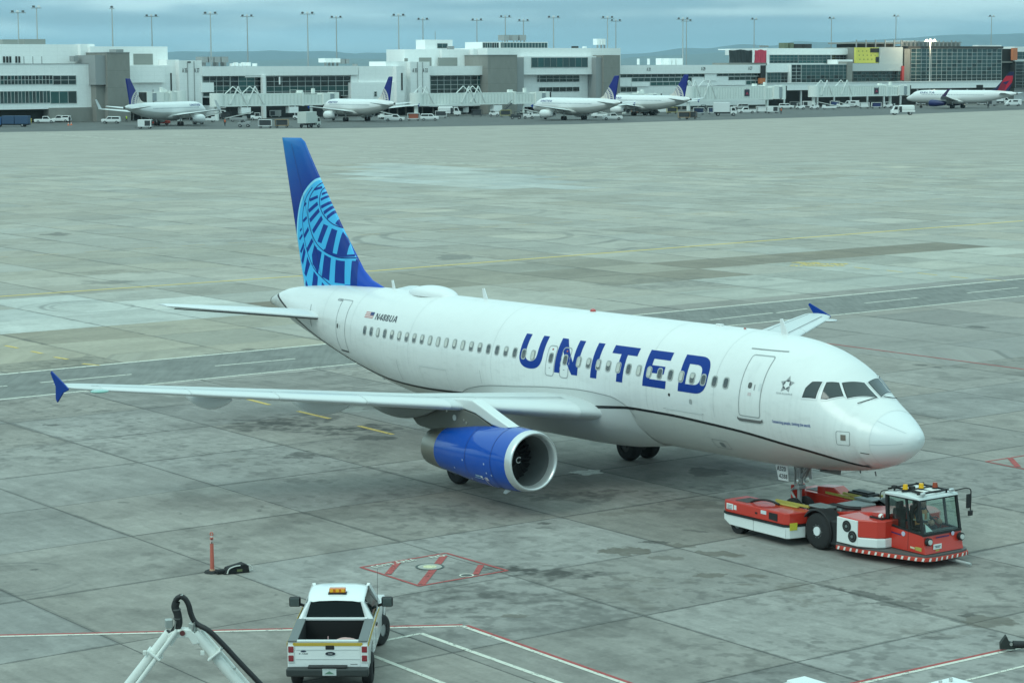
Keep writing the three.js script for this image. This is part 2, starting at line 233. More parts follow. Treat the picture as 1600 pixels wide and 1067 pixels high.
const apron = new THREE.Group(); apron.name = numbered('apron'); tag(apron, 'grey concrete apron of large jointed slabs under the airliner', null, null, 'structure'); scene.add(apron);
{
  const slabs = [], corners = (i, j) => [[0, 0], [1, 0], [1, 1], [0, 1]].map(([p, q]) => toXZ(A0 + (i + p) * PA, B0 + (j + q) * PB));
  for (let i = -62; i < 12; i++) for (let j = -62; j < 12; j++) {
    const cs = corners(i, j), cx = (cs[0][0] + cs[2][0]) / 2, cz = (cs[0][1] + cs[2][1]) / 2;
    if (cz > -42 || cz < -335 || Math.abs(cx) > -cz * 0.2292 + 10) continue;
    slabs.push({ i, j, cs, cx, cz, d: -cz });
  }
  slabs.sort((p, q) => p.d - q.d);
  const gap = 0.025, r = rng(5);
  const slabGeo = (s) => {
    const box = s.cz > -110 ? NEAR : FAR, g2 = gap, dy = () => (r() - 0.5) * 0.003;
    const top = [[g2, g2], [PA - g2, g2], [PA - g2, PB - g2], [g2, PB - g2]].map(([p, q]) => { const [x, z] = toXZ(A0 + s.i * PA + p, B0 + s.j * PB + q); return [x, dy(), z]; });
    const rim = [[g2 - 0.012, g2 - 0.012], [PA - g2 + 0.012, g2 - 0.012], [PA - g2 + 0.012, PB - g2 + 0.012], [g2 - 0.012, PB - g2 + 0.012]].map(([p, q], k) => { const [x, z] = toXZ(A0 + s.i * PA + p, B0 + s.j * PB + q); return [x, top[k][1] - 0.005, z]; });
    const P = [], U = [], tri = (a, b, c) => { for (const p of [a, b, c]) { P.push(...p); U.push(...uvIn(box, p[0], p[2])); } };
    tri(top[0], top[2], top[1]); tri(top[0], top[3], top[2]);
    for (let k = 0; k < 4; k++) { const n = (k + 1) % 4, a = top[k], b = top[n], c = rim[n], d = rim[k], e = [c[0], -0.06, c[2]], f = [d[0], -0.06, d[2]]; tri(a, b, c); tri(a, c, d); tri(d, c, e); tri(d, e, f); }
    const g = new THREE.BufferGeometry(); g.setAttribute('position', new THREE.Float32BufferAttribute(P, 3)); g.setAttribute('uv', new THREE.Float32BufferAttribute(U, 2)); g.computeVertexNormals(); return [g, box];
  };
  const rest = { near: [], far: [] };
  slabs.forEach((s, n) => { const [g, box] = slabGeo(s), m = box === NEAR ? nearMat : farMat; if (n < 296) struct(n ? 'concrete_slab_' + String(n).padStart(3, '0') : 'concrete_slab', g, m, apron); else rest[box === NEAR ? 'near' : 'far'].push(g); });
  if (rest.far.length) struct('distant_slabs', rest.far, farMat, apron).userData.kind = 'stuff';
  const fill = new THREE.PlaneGeometry(190, 306); fill.rotateX(-Math.PI / 2); fill.translate(0, -0.007, -180);
  struct('joint_sealant', fill, mt(0.035, 0.037, 0.036, 0.9), apron);
}
// flat sheets beyond the slabs, each a few millimetres over the one below
function sheet(pts, y) { const s = new THREE.Shape(pts.map(([x, z]) => new THREE.Vector2(x, -z))), g = new THREE.ShapeGeometry(s); g.rotateX(-Math.PI / 2); g.translate(0, y, 0); const p = g.attributes.position, u = g.attributes.uv; for (let i = 0; i < p.count; i++) u.setXY(i, p.getX(i), p.getZ(i)); return g; }
const mapM = (tex, w, d) => { const t = tex.clone(); t.repeat.set(1 / w, 1 / (d || w)); t.wrapS = t.wrapT = THREE.RepeatWrapping; t.needsUpdate = true; return t; };
const pave = (base, a) => pixTex(512, 512, (i, j) => { const T = 6.2832 / 512, x = Math.cos(i * T) * 3 + 9, y = Math.sin(i * T) * 3 + 9, p = Math.cos(j * T) * 3, q = Math.sin(j * T) * 3, k = 1 + a * (fbm(x + p * 0.7, y + q * 0.9, 4) - 0.5) + a * 0.8 * (fbm(x * 3 + q * 2.1, y * 3 - p * 2.3, 3) - 0.5) + 0.12 * (vn(i * 0.9, j * 0.9) - 0.5); return base.map((c) => c * k); });
const farConcrete = pave([0.325, 0.298, 0.262], 0.3), asphalt = pave([0.1, 0.103, 0.1], 0.5), scrub = pave([0.16, 0.15, 0.11], 0.6);
struct('ground', sheet([[-30000, 400], [30000, 400], [30000, -30000], [-30000, -30000]], -0.5), new THREE.MeshStandardMaterial({ map: mapM(scrub, 90), roughness: 0.95 }));
struct('far_apron', sheet([[-190, -329], [190, -329], [420, -520], [420, -960], [-300, -960], [-300, -520]], -0.0035), new THREE.MeshStandardMaterial({ map: mapM(farConcrete, 70, 46), roughness: 0.92 }));
// the dark parking strip along the concourse
const ED = [gp(-160, 216), gp(0, 206.5), gp(260, 202.5), gp(560, 200), gp(900, 194), gp(1100, 188), gp(1350, 181), gp(1600, 171.5), gp(1750, 166)];
struct('parking_stand', sheet([...ED, [420, -955], [-290, -955]], 0.004), new THREE.MeshStandardMaterial({ map: mapM(asphalt, 60, 44), roughness: 0.9 }));
// the vehicle road across the apron
const roadTex = pixTex(1024, 256, (i, j) => { const k = 1 + 0.5 * (fbm(i / 40, j / 18, 4) - 0.5) + 0.3 * (fbm(i / 6, j / 40, 2) - 0.5) + 0.1 * (vn(i, j) - 0.5); return [0.178 * k, 0.176 * k, 0.164 * k]; });
{
  const a = gp(-80, 592.5), b = gp(1680, 428), c = gp(1680, 454), d = gp(-80, 633);
  const g = sheet([a, b, c, d], 0.004); struct('service_road', g, new THREE.MeshStandardMaterial({ map: mapM(roadTex, 24, 12), roughness: 0.9 }));
}
// ---------------------------------------------------------------- painted markings
const wornTex = pixTex(256, 256, (i, j) => { const n = fbm(i / 14, j / 14, 4), m = vn(i / 2.5, j / 2.5), v = 1 - 0.7 * sstep(0.62, 0.76, n * 0.7 + m * 0.34); return [v, v, v]; }, false);
const paintCache = new Map();
function paint(r, g, b, worn = true) {
  const k = [r, g, b, worn].join(); if (!paintCache.has(k)) { const t = mapM(wornTex, 2.2); paintCache.set(k, new THREE.MeshStandardMaterial({ color: new THREE.Color().setRGB(r, g, b), roughness: 0.85, transparent: worn, alphaMap: worn ? t : null })); }
  return paintCache.get(k);
}
const marks = new THREE.Group(); marks.name = numbered('apron_markings'); tag(marks, 'painted lines and symbols on the concrete apron', null, null, 'structure'); scene.add(marks);
function stripGeo(p, q, w, y = 0.009) { const dx = q[0] - p[0], dz = q[1] - p[1], L = Math.hypot(dx, dz), nx = -dz / L * w / 2, nz = dx / L * w / 2; return sheet([[p[0] + nx, p[1] + nz], [q[0] + nx, q[1] + nz], [q[0] - nx, q[1] - nz], [p[0] - nx, p[1] - nz]], y); }
const WHITE = paint(0.6, 0.58, 0.51), YELLOW = paint(0.66, 0.46, 0.13), RED = paint(0.36, 0.07, 0.065), FAINT = paint(0.46, 0.36, 0.24);
function line(name, p, q, w, m, y) { return struct(name, stripGeo(gp(...p), gp(...q), w, y), m, marks); }
function dashed(name, p, q, w, m, on, off, start = 0, y) { const a = gp(...p), b = gp(...q), dx = b[0] - a[0], dz = b[1] - a[1], L = Math.hypot(dx, dz), list = []; for (let t = start; t + on < L; t += on + off) list.push(stripGeo([a[0] + dx * t / L, a[1] + dz * t / L], [a[0] + dx * (t + on) / L, a[1] + dz * (t + on) / L], w, y)); return list.map((g) => struct(name, g, m, marks)); }
line('road_edge_line', [-40, 589], [1640, 431.8], 0.3, WHITE); line('road_edge_line', [-40, 628.5], [1640, 458.6], 0.24, WHITE);
for (const d of [[[-60, 609.5], [10, 603]], [[62, 598], [205, 585]], [[335, 572], [461, 560.6]], [[1110, 500], [1208, 489]], [[1214, 489], [1262, 482.4]], [[1352, 473.8], [1435, 465.4]], [[1512, 458], [1592, 449.5]]]) line('road_lane_dash', ...d, 0.2, WHITE);
{ const Y2 = paint(0.7, 0.5, 0.14, false); line('taxi_line', [-40, 466], [574, 424], 0.3, Y2); line('taxi_line', [574, 424], [1600, 345], 0.36, Y2); } 
for (const d of [[[7, 540], [27, 544]], [[48, 549], [65, 552.5]], [[84, 558], [105, 561.5]], [[128, 568.5], [155, 571]], [[387, 624], [421, 632.7]], [[464.5, 642.5], [515, 654.3]], [[560, 665.6], [613.6, 679]], [[1335.6, 417.6], [1360, 420.6]], [[1386, 422.5], [1411, 425.2]], [[1435, 426.5], [1465, 430]], [[1486, 432], [1513, 434.6]], [[1540, 436.5], [1572, 439]]]) line('lead_in_dash', ...d, 0.2, YELLOW);
dashed('faint_dash', [-30, 404], [1480, 310], 0.3, FAINT, 2.2, 2.2);
for (const [p, q] of [[[56, 208], [450, 237]], [[560, 246], [1010, 274]], [[1010, 274], [1600, 312]], [[270, 209.7], [450, 220]], [[560, 227], [760, 238]], [[760, 238], [1000, 252]], [[1000, 252], [1600, 284]]]) dashed('far_road_dash', p, q, 0.42, WHITE, 3.2, 1.4, 0, 0.012);
dashed('far_lane_dash', [470, 226], [1600, 296], 0.34, WHITE, 5, 9, 0, 0.012); dashed('far_lane_dash', [480, 232], [1600, 303], 0.34, WHITE, 5, 9, 7, 0.012);
line('red_boundary_line', [1290, 536.4], [1620, 579.6], 0.16, RED);
// the worn yellow lettering on the brown slabs: three short rows that can no longer be read
{
  const r = rng(12);
  for (const [v, u0, u1] of [[410.5, 1240, 1282], [412.6, 1256, 1322], [415.2, 1236, 1316]]) for (let u = u0; u < u1; u += 7) line('worn_yellow_letter', [u, v + r() - 0.5], [u + 4 + r() * 3, v + r() * 1.4 - 0.7], 0.6, paint(0.7, 0.5, 0.14, false), 0.013);
}
function edgeLine(p, q, w, off, m, name) { const a = gp(...p), b = gp(...q), dx = b[0] - a[0], dz = b[1] - a[1], L = Math.hypot(dx, dz), n = [dz / L * off, -dx / L * off]; return struct(name, stripGeo([a[0] + n[0], a[1] + n[1]], [b[0] + n[0], b[1] + n[1]], w), m, marks); }
for (const [p, q] of [[[-40, 995.5], [723, 978.4]], [[722.6, 978.6], [985, 1071.3]], [[1335, 1070.5], [1640, 1002.5]]]) { edgeLine(p, q, 0.13, 0, WHITE, 'white_boundary_line'); edgeLine(p, q, 0.12, 0.128, RED, 'red_boundary_line'); }
line('stand_line', [600, 1001.2], [658, 990], 0.13, WHITE); line('stand_line', [657, 989.7], [890, 1073], 0.15, WHITE); line('stand_line', [560, 1016], [700, 1071], 0.14, WHITE); line('stand_line', [1500, 1066], [1640, 1031.5], 0.1, WHITE);
// fuel pit boxes outlined in red
function pitBox(c) {                                    // c: left, top, right, bottom corners in pixels
  const k = c.map((p) => gp(...p)); for (let i = 0; i < 4; i++) struct('red_box_line', stripGeo(k[i], k[(i + 1) % 4], 0.1, 0.009 + i * 0.0012), RED, marks);
}
pitBox([[563, 886.6], [696.7, 864.4], [793, 891.8], [655, 916]]);
line('red_box_bar', [622, 878.5], [606, 897.5], 0.2, RED, 0.015); line('red_box_bar', [694, 868.5], [658, 914], 0.22, RED, 0.015); line('red_box_bar', [752, 883], [743, 898], 0.18, RED, 0.015);
pitBox([[1541, 721.5], [1650, 704.5], [1720, 730], [1620, 737]]); line('red_box_bar', [1579, 716], [1592, 730], 0.22, RED, 0.015);
{
  const ctr = (u, v) => { const [x, z] = gp(u, v); return [x, z]; };
  for (const [u, v, ro, ri, in_] of [[671.5, 886, 0.42, 0.36, [0.5, 0.48, 0.38]], [729, 899.6, 0.21, 0.165, [0.06, 0.06, 0.06]]]) {
    const [x, z] = ctr(u, v), ring = new THREE.RingGeometry(ri, ro, 40), lid = new THREE.CircleGeometry(ri * 0.98, 36);
    for (const g of [ring, lid]) { g.rotateX(-Math.PI / 2); }
    ring.translate(x, 0.018, z); lid.translate(x, 0.0155, z);
    struct('pit_cover_rim', ring, ri < 0.2 ? paint(0.6, 0.58, 0.5, false) : mt(0.06, 0.08, 0.075, 0.6), marks); struct('pit_cover', lid, ri < 0.2 ? mt(0.07, 0.075, 0.07, 0.7) : mt(0.36, 0.35, 0.31, 0.8), marks);
    if (ri > 0.2) { const s = new THREE.CircleGeometry(0.2, 24); s.rotateX(-Math.PI / 2); s.translate(x, 0.0185, z + 0.02); struct('pit_cover', s, paint(0.6, 0.57, 0.36), marks); }
  }
}
function groundText(str, p, q, h, m, name) {          // lettering painted on the ground from p to q
  const a = gp(...p), b = gp(...q), g = new THREE.ShapeGeometry(textShapes(str, 1)); g.computeBoundingBox(); const bb = g.boundingBox, L = Math.hypot(b[0] - a[0], b[1] - a[1]), P = g.attributes.position, e = [(b[0] - a[0]) / L, (b[1] - a[1]) / L], n = [e[1], -e[0]];
  for (let i = 0; i < P.count; i++) { const s = (P.getX(i) - bb.min.x) / (bb.max.x - bb.min.x) * L, t = (P.getY(i) - bb.min.y) / (bb.max.y - bb.min.y) * h; P.setXYZ(i, a[0] + e[0] * s + n[0] * t, 0.019, a[1] + e[1] * s + n[1] * t); }
  g.computeVertexNormals(); const u = g.attributes.uv; for (let i = 0; i < P.count; i++) u.setXY(i, P.getX(i), P.getZ(i));
  return struct(name, g, m, marks);
}
groundText('CONT.', [585, 888], [622, 881.5], 0.26, WHITE, 'painted_word'); groundText('AREA', [622, 881], [652, 876.3], 0.26, WHITE, 'painted_word'); groundText('NO', [676, 873], [698, 869.3], 0.26, WHITE, 'painted_word');
// ---- airliner hull: x metres aft of the nose, y up, z to port (starboard is -z)
function pchip(tab) {
  const n = tab.length, d = [], m = [];
  for (let i = 0; i < n - 1; i++) d.push((tab[i + 1][1] - tab[i][1]) / (tab[i + 1][0] - tab[i][0]));
  m.push(d[0]);
  for (let i = 1; i < n - 1; i++) m.push(d[i - 1] * d[i] <= 0 ? 0 : 2 * d[i - 1] * d[i] / (d[i - 1] + d[i]));
  m.push(d[n - 2]);
  return (x) => {
    if (x <= tab[0][0]) return tab[0][1];
    if (x >= tab[n - 1][0]) return tab[n - 1][1];
    let i = 0; while (x > tab[i + 1][0]) i++;
    const h = tab[i + 1][0] - tab[i][0], t = (x - tab[i][0]) / h, t2 = t * t, t3 = t2 * t;
    return (2 * t3 - 3 * t2 + 1) * tab[i][1] + (t3 - 2 * t2 + t) * h * m[i] + (-2 * t3 + 3 * t2) * tab[i + 1][1] + (t3 - t2) * h * m[i + 1];
  };
}
const CY = 3.78;   // height of the hull's axis above the ground
const hullTop = pchip([[0, -.6], [.06, -.44], [.2, -.32], [.45, -.16], [.8, .04], [1.25, .28], [1.65, .49], [2.2, .87], [2.75, 1.32], [3.3, 1.6], [4, 1.83], [5, 2.0], [6.2, 2.08], [7.5, 2.1], [29, 2.1], [31.5, 2.05], [34, 1.88], [36, 1.66], [37, 1.4], [37.57, 1.2]]);
const hullBottom = pchip([[0, -.64], [.06, -.84], [.2, -1.0], [.45, -1.19], [.8, -1.4], [1.25, -1.58], [2, -1.76], [3, -1.89], [4.2, -1.98], [5.6, -2.05], [7, -2.07], [22.5, -2.07], [24.5, -1.98], [27, -1.68], [30, -1.14], [33, -.47], [34.3, -.14], [35.6, .2], [36.6, .58], [37, .72], [37.57, .84]]);
const hullWide = pchip([[0, .02], [.06, .26], [.2, .44], [.45, .66], [.8, .92], [1.25, 1.17], [2, 1.46], [3, 1.7], [4.2, 1.87], [5.6, 1.96], [7, 1.975], [23, 1.975], [25.5, 1.91], [28, 1.72], [31, 1.32], [34, .82], [36, .5], [37, .32], [37.57, .19]]);
const hullC = (x) => (hullTop(x) + hullBottom(x)) / 2, hullH = (x) => (hullTop(x) - hullBottom(x)) / 2;
// half width of the hull at station x and height y above the ground
const hullZ = (x, y) => hullWide(x) * Math.sqrt(Math.max(0, 1 - ((y - CY - hullC(x)) / hullH(x)) ** 2));

// ================================================================ hills and haze
scene.fog = new THREE.FogExp2(new THREE.Color(0.58, 0.85, 1.0), 0.000032);
{
  const ridges = [[27000, [[-300, 92], [120, 84], [250, 80], [300, 78], [350, 79], [400, 79], [430, 77.5], [470, 79.5], [510, 79], [560, 83], [575, 81.5], [632, 82], [700, 80], [760, 84], [830, 82], [900, 86], [970, 85], [1010, 83.5], [1040, 80], [1075, 76], [1100, 77], [1130, 73.5], [1160, 71], [1200, 73], [1250, 67], [1300, 69], [1340, 66.5], [1420, 62], [1500, 57.5], [1560, 57], [1640, 55], [1900, 62]]], [21000, [[-300, 97], [200, 95], [330, 91], [420, 93], [520, 90], [620, 92], [760, 94], [960, 93], [1020, 89], [1070, 87], [1130, 84], [1200, 86], [1300, 82], [1450, 80], [1600, 76], [1900, 82]]]];
  ridges.forEach(([D, pts], k) => {
    const f = pchip(pts), top = [], foot = [], mid = [];
    for (let i = 0; i <= 220; i++) { const u = -300 + 10 * i, n = fbm(i * 0.35 + k * 50, 3, 4) - 0.5, v = f(u) + n * 2.4, x = (u - 800) * D / CAM.f, y = CAM.H + (102.5 - v) * D / CAM.f; top.push([x, y, -D]); mid.push([x, y * (0.5 + 0.3 * (fbm(i * 0.6, 9 + k, 3) - 0.5)) - 2, -D + 1600 + 1300 * fbm(i * 0.8, 20, 2)]); foot.push([x, -5, -D + 5000]); }
    struct(k ? 'foothills' : 'hills', loft([foot, mid, top, top.map((p) => [p[0], -5, p[2] - 2600])], false, false), mt(0.075 + 0.02 * k, 0.09 + 0.02 * k, 0.1, 0.95));
  });
}
// ================================================================ the concourse
// turn of the concourse: local x runs along it, local z towards the airliner
const CT = Math.atan2(E1[0], E1[1]);
const onFace = (u, v, q) => { const d = pixelRay(u, v), t = q / (d[0] * E1[0] + d[2] * E1[1]); return [-(d[0] * E2[0] + d[2] * E2[1]) * t, CAM.H + d[1] * t]; };   // [along, up]
const wallTex = pixTex(256, 256, (i, j) => { const k = 1 + 0.06 * (fbm(i / 20, j / 50, 3) - 0.5); const joint = (j % 64 < 2 ? 0.86 : 1) * (i % 128 < 2 ? 0.86 : 1); return [0.88 * k * joint, 0.885 * k * joint, 0.87 * k * joint]; });
const panel = new THREE.MeshStandardMaterial({ map: mapM(wallTex, 8, 4.4), roughness: 0.55 });
const panelB = new THREE.MeshStandardMaterial({ map: mapM(wallTex, 8, 4.4), color: new THREE.Color(0.93, 0.93, 0.93), roughness: 0.55 });
const concT = pixTex(256, 256, (i, j) => { const k = 1 + 0.18 * (fbm(i / 24, j / 60, 4) - 0.5), b = j % 128 < 3 ? 0.82 : 1; return [0.25 * k * b, 0.245 * k * b, 0.225 * k * b]; });
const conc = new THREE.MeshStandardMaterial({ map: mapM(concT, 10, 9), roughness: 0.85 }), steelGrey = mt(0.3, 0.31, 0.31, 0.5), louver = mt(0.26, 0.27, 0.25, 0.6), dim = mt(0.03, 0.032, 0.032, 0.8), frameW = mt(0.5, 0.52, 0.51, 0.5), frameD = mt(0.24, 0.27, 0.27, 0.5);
const GLZ = [[0.015, 0.035, 0.036], [0.012, 0.06, 0.06], [0.02, 0.085, 0.085], [0.008, 0.016, 0.018], [0.03, 0.07, 0.072]].map((c) => mt(...c, 0.12, 0, { clearcoat: 0.6, clearcoatRoughness: 0.05 }));
function building(name, label, u, q) {                          // a Group standing on the ground at the pixel column u of the plane q
  const s0 = onFace(u, 150, q)[0], o = thing(name, label, 'building', [-E2[0] * s0 + E1[0] * q, 0, -E2[1] * s0 + E1[1] * q], CT);
  o.userData.s0 = s0; o.userData.q0 = q; return o;
}
const L0 = (o) => { const r = [o.userData.s0, o.userData.q0]; return r; };
function span(o, u0, u1, v0, v1, q) { const [s0, q0] = L0(o), a = onFace(u0, v0, q), b = onFace(u1, v0, q), c = onFace((u0 + u1) / 2, v1, q); return { x0: a[0] - s0, x1: b[0] - s0, y1: (a[1] + b[1]) / 2, y0: v1 > 180 ? -0.3 : c[1], z: q - q0 }; }
function block(o, name, m, u0, u1, v0, v1, q, depth) {           // a solid between two pixel columns and rows of its front face, depth metres deep
  const r = span(o, u0, u1, v0, v1, q), w = r.x1 - r.x0, h = r.y1 - r.y0, g = new THREE.BoxGeometry(w, h, depth); g.translate((r.x0 + r.x1) / 2, (r.y0 + r.y1) / 2, r.z - depth / 2);
  const P = g.attributes.position, N = g.attributes.normal, U = g.attributes.uv; for (let i = 0; i < P.count; i++) U.setXY(i, Math.abs(N.getX(i)) > 0.5 ? P.getZ(i) : P.getX(i), Math.abs(N.getY(i)) > 0.5 ? P.getZ(i) : P.getY(i));
  return part(name, g, m, o);
}
const wr = rng(404);
function glazing(o, u0, u1, v0, v1, q, cols, rows, pick = null, fm = frameW, name = 'window_band') {  // a band of panes in a frame, standing proud of the wall by its depth
  const r = span(o, u0, u1, v0, v1, q), w = (r.x1 - r.x0) / cols, h = (r.y1 - r.y0) / rows, bars = [], z = r.z + 0.1;
  for (let i = 0; i <= cols; i++) bars.push(bx(0.11, r.y1 - r.y0 + 0.11, 0.14, r.x0 + w * i, (r.y0 + r.y1) / 2, z));
  for (let j = 0; j <= rows; j++) bars.push(bx(r.x1 - r.x0, 0.11, 0.12, (r.x0 + r.x1) / 2, r.y0 + h * j, z - 0.003));
  const f = part(name, bars, fm, o), g = new THREE.PlaneGeometry(w - 0.1, h - 0.1);
  for (let i = 0; i < cols; i++) for (let j = 0; j < rows; j++) { const k = pick ? pick(i, j) : [0, 0, 3, 1, 0, 3, 4][Math.floor(wr() * 7)]; const m = part('pane', g, GLZ[k], f); m.position.set(r.x0 + w * (i + 0.5), r.y0 + h * (j + 0.5), z - 0.03); }
  return f;
}
function sign(o, str, u0, u1, v, q, h) {
  const a = onFace(u0, v, q), b = onFace(u1, v, q), [s0, q0] = L0(o), g = new THREE.ShapeGeometry(textShapes(str, 1)); g.computeBoundingBox(); const B = g.boundingBox, P = g.attributes.position;
  for (let i = 0; i < P.count; i++) P.setXYZ(i, a[0] - s0 + (P.getX(i) - B.min.x) / (B.max.x - B.min.x) * (b[0] - a[0]), a[1] - h / 2 + (P.getY(i) - B.min.y) / (B.max.y - B.min.y) * h, q - q0 + 0.06);
  return part('gate_number', g, mt(0.03, 0.03, 0.035, 0.7), o);
}
const Q = -552;
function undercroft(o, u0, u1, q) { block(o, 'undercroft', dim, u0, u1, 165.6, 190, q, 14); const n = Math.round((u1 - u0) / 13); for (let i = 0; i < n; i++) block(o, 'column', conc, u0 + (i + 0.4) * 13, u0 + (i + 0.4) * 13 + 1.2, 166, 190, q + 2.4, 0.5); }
{ // 1: left wing with two window bands
  const o = building('concourse_wing', 'white concourse wing with two bands of dark windows at the left edge', 70, Q);
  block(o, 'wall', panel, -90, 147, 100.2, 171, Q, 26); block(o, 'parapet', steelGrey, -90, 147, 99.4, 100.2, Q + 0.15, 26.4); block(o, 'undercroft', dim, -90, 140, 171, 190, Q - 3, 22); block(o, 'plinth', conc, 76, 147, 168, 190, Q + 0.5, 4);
  glazing(o, -40, 81, 118, 132, Q, 22, 2); glazing(o, 81.5, 117.5, 118, 132, Q, 3, 2, (i) => [3, 0, 0][i]); glazing(o, -30, 77, 142.5, 161.5, Q, 19, 1, (i) => [0, 1, 0, 4, 1, 0, 1][i % 7]); glazing(o, 77.5, 118.5, 142.5, 161.5, Q, 3, 1, (i) => [2, 2, 0][i]);
  block(o, 'upper_wall', panel, -90, 147, 69, 100, Q - 9, 16); block(o, 'stair_head', panel, 124.5, 145.5, 68.6, 100, Q - 7.5, 3);
  for (const [a, b] of [[4, 7], [9, 12], [13.8, 16.6], [23.2, 26], [28, 30.6]]) block(o, 'slit_window', dim, a, b, 88, 98, Q - 8.8, 0.5);
  block(o, 'roof_screen', louver, 3, 27, 61.5, 69, Q - 12, 4); block(o, 'roof_screen', louver, 37, 70, 61, 69, Q - 12, 4); block(o, 'roof_unit', steelGrey, 114, 121, 87.5, 96, Q - 4, 2.5); block(o, 'roof_unit', steelGrey, 127, 130.5, 88, 100, Q - 4, 1.5);
  for (const u of [36, 50, 64]) block(o, 'roof_pipe', steelGrey, u, u + 0.9, 88, 100, Q - 3, 0.2);
}
{ // 2: grey stair tower and the white volume behind it
  const o = building('stair_tower', 'tall grey concrete tower beside the leftmost parked jet tail', 185, Q + 5);
  block(o, 'tower', conc, 166, 201.5, 82.2, 190, Q + 5, 14); block(o, 'metal_shaft', steelGrey, 147.5, 165.5, 86, 132.5, Q + 4, 12); block(o, 'side_wall', conc, 149, 166, 132.5, 190, Q + 3, 12); block(o, 'roof_unit', steelGrey, 180.5, 192, 77, 82, Q - 1, 4); block(o, 'coping', steelGrey, 165.6, 202, 81.4, 82.2, Q + 5.15, 14.3);
  const b = building('concourse_hall', 'white panelled hall with a square grey louver behind the grey tower', 230, Q - 4);
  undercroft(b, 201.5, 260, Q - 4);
  block(b, 'wall', panel, 140, 261, 72.5, 104, Q - 6, 14); block(b, 'louver', louver, 208, 238, 84, 101, Q - 5.8, 0.3);
  block(b, 'lower_wall', panel, 201.5, 270, 102, 166, Q - 1, 18); block(b, 'bay', panel, 202, 257, 102.4, 129, Q + 0.2, 1.2);
  block(b, 'slit_window', dim, 265.8, 267.6, 114, 145, Q - 0.8, 0.4); for (const u of [221.4, 229.2]) glazing(b, u, u + 3.2, 146, 155, Q - 1, 1, 3);
  block(b, 'wall_pipe', steelGrey, 238.4, 239, 140, 165, Q - 0.8, 0.2);
}
{ // 3: gate tower and the long low wing
  const o = building('gate_tower', 'white gate tower numbered A 35 and A 37', 290, Q + 2);
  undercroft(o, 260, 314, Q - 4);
  block(o, 'tower', panel, 260, 279, 93.2, 166, Q - 1.2, 10); block(o, 'tower_front', panelB, 279, 314.5, 94.2, 166, Q + 1, 12); for (const u of [292, 302.4]) block(o, 'downpipe', steelGrey, u, u + 0.7, 96, 165, Q + 1.2, 0.2);
  sign(o, 'A 35', 284, 291.5, 110, Q + 1, 1.2); sign(o, 'A 37', 302.8, 310.5, 110, Q + 1, 1.2); block(o, 'sign_plate', dim, 292.5, 297.5, 96, 98, Q + 1.2, 0.2);
  const w = building('concourse_wing', 'long low concourse wing with a grid of green windows behind the jet bridge', 440, Q);
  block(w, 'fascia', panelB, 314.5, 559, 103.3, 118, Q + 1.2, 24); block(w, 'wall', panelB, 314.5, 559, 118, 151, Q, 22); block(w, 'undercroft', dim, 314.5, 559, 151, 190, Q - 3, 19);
  glazing(w, 316, 358, 119, 150, Q, 4, 4, (i, j) => [0, 1, 3, 3][j]); glazing(w, 359, 409.5, 119, 150, Q, 4, 4, (i, j) => j === 0 ? 0 : [3, 2, 2, 3][i]); glazing(w, 415, 547.5, 119, 150, Q, 11, 4, (i, j) => [0, 1, 3, 3][j]);
  block(w, 'column', panel, 409.8, 414.6, 117.8, 190, Q + 2, 1.2); block(w, 'panel_block', panel, 314.6, 333.5, 129, 144, Q + 1.4, 1.6); block(w, 'end_wall', panelB, 548, 559, 118, 166, Q + 0.6, 20);
  block(w, 'canopy_beam', panel, 383, 411, 119.4, 120.6, Q + 4, 0.3); block(w, 'canopy_beam', panel, 436, 437.4, 120, 132, Q + 4, 0.3);
  for (const [a, b] of [[314.5, 324], [326, 333], [334.5, 344], [345.5, 356]]) block(w, 'roof_unit', steelGrey, a, b, 88.5, 97.5, Q - 6, 3.5); for (const [a, b] of [[318, 321], [337, 341], [349, 353]]) block(w, 'unit_leg', steelGrey, a, b, 97.5, 103.3, Q - 7, 2);
  for (const [a, b] of [[507, 518], [518.8, 531.5]]) block(w, 'roof_unit', panel, a, b, 91, 97.6, Q - 6, 3.5); for (const [a, b] of [[533, 539], [540, 545.5]]) block(w, 'roof_unit', steelGrey, a, b, 92, 99.5, Q - 8, 3);
  for (const u of [509, 515, 521, 528]) block(w, 'unit_leg', steelGrey, u, u + 1, 97.6, 103.3, Q - 7, 1); for (const u of [362, 368, 374, 380, 388, 398, 555]) block(w, 'roof_vent', u % 3 ? panel : steelGrey, u, u + 3.4, 97.4 + (u % 4) * 0.8, 103.3, Q - 5, 1.6);
}
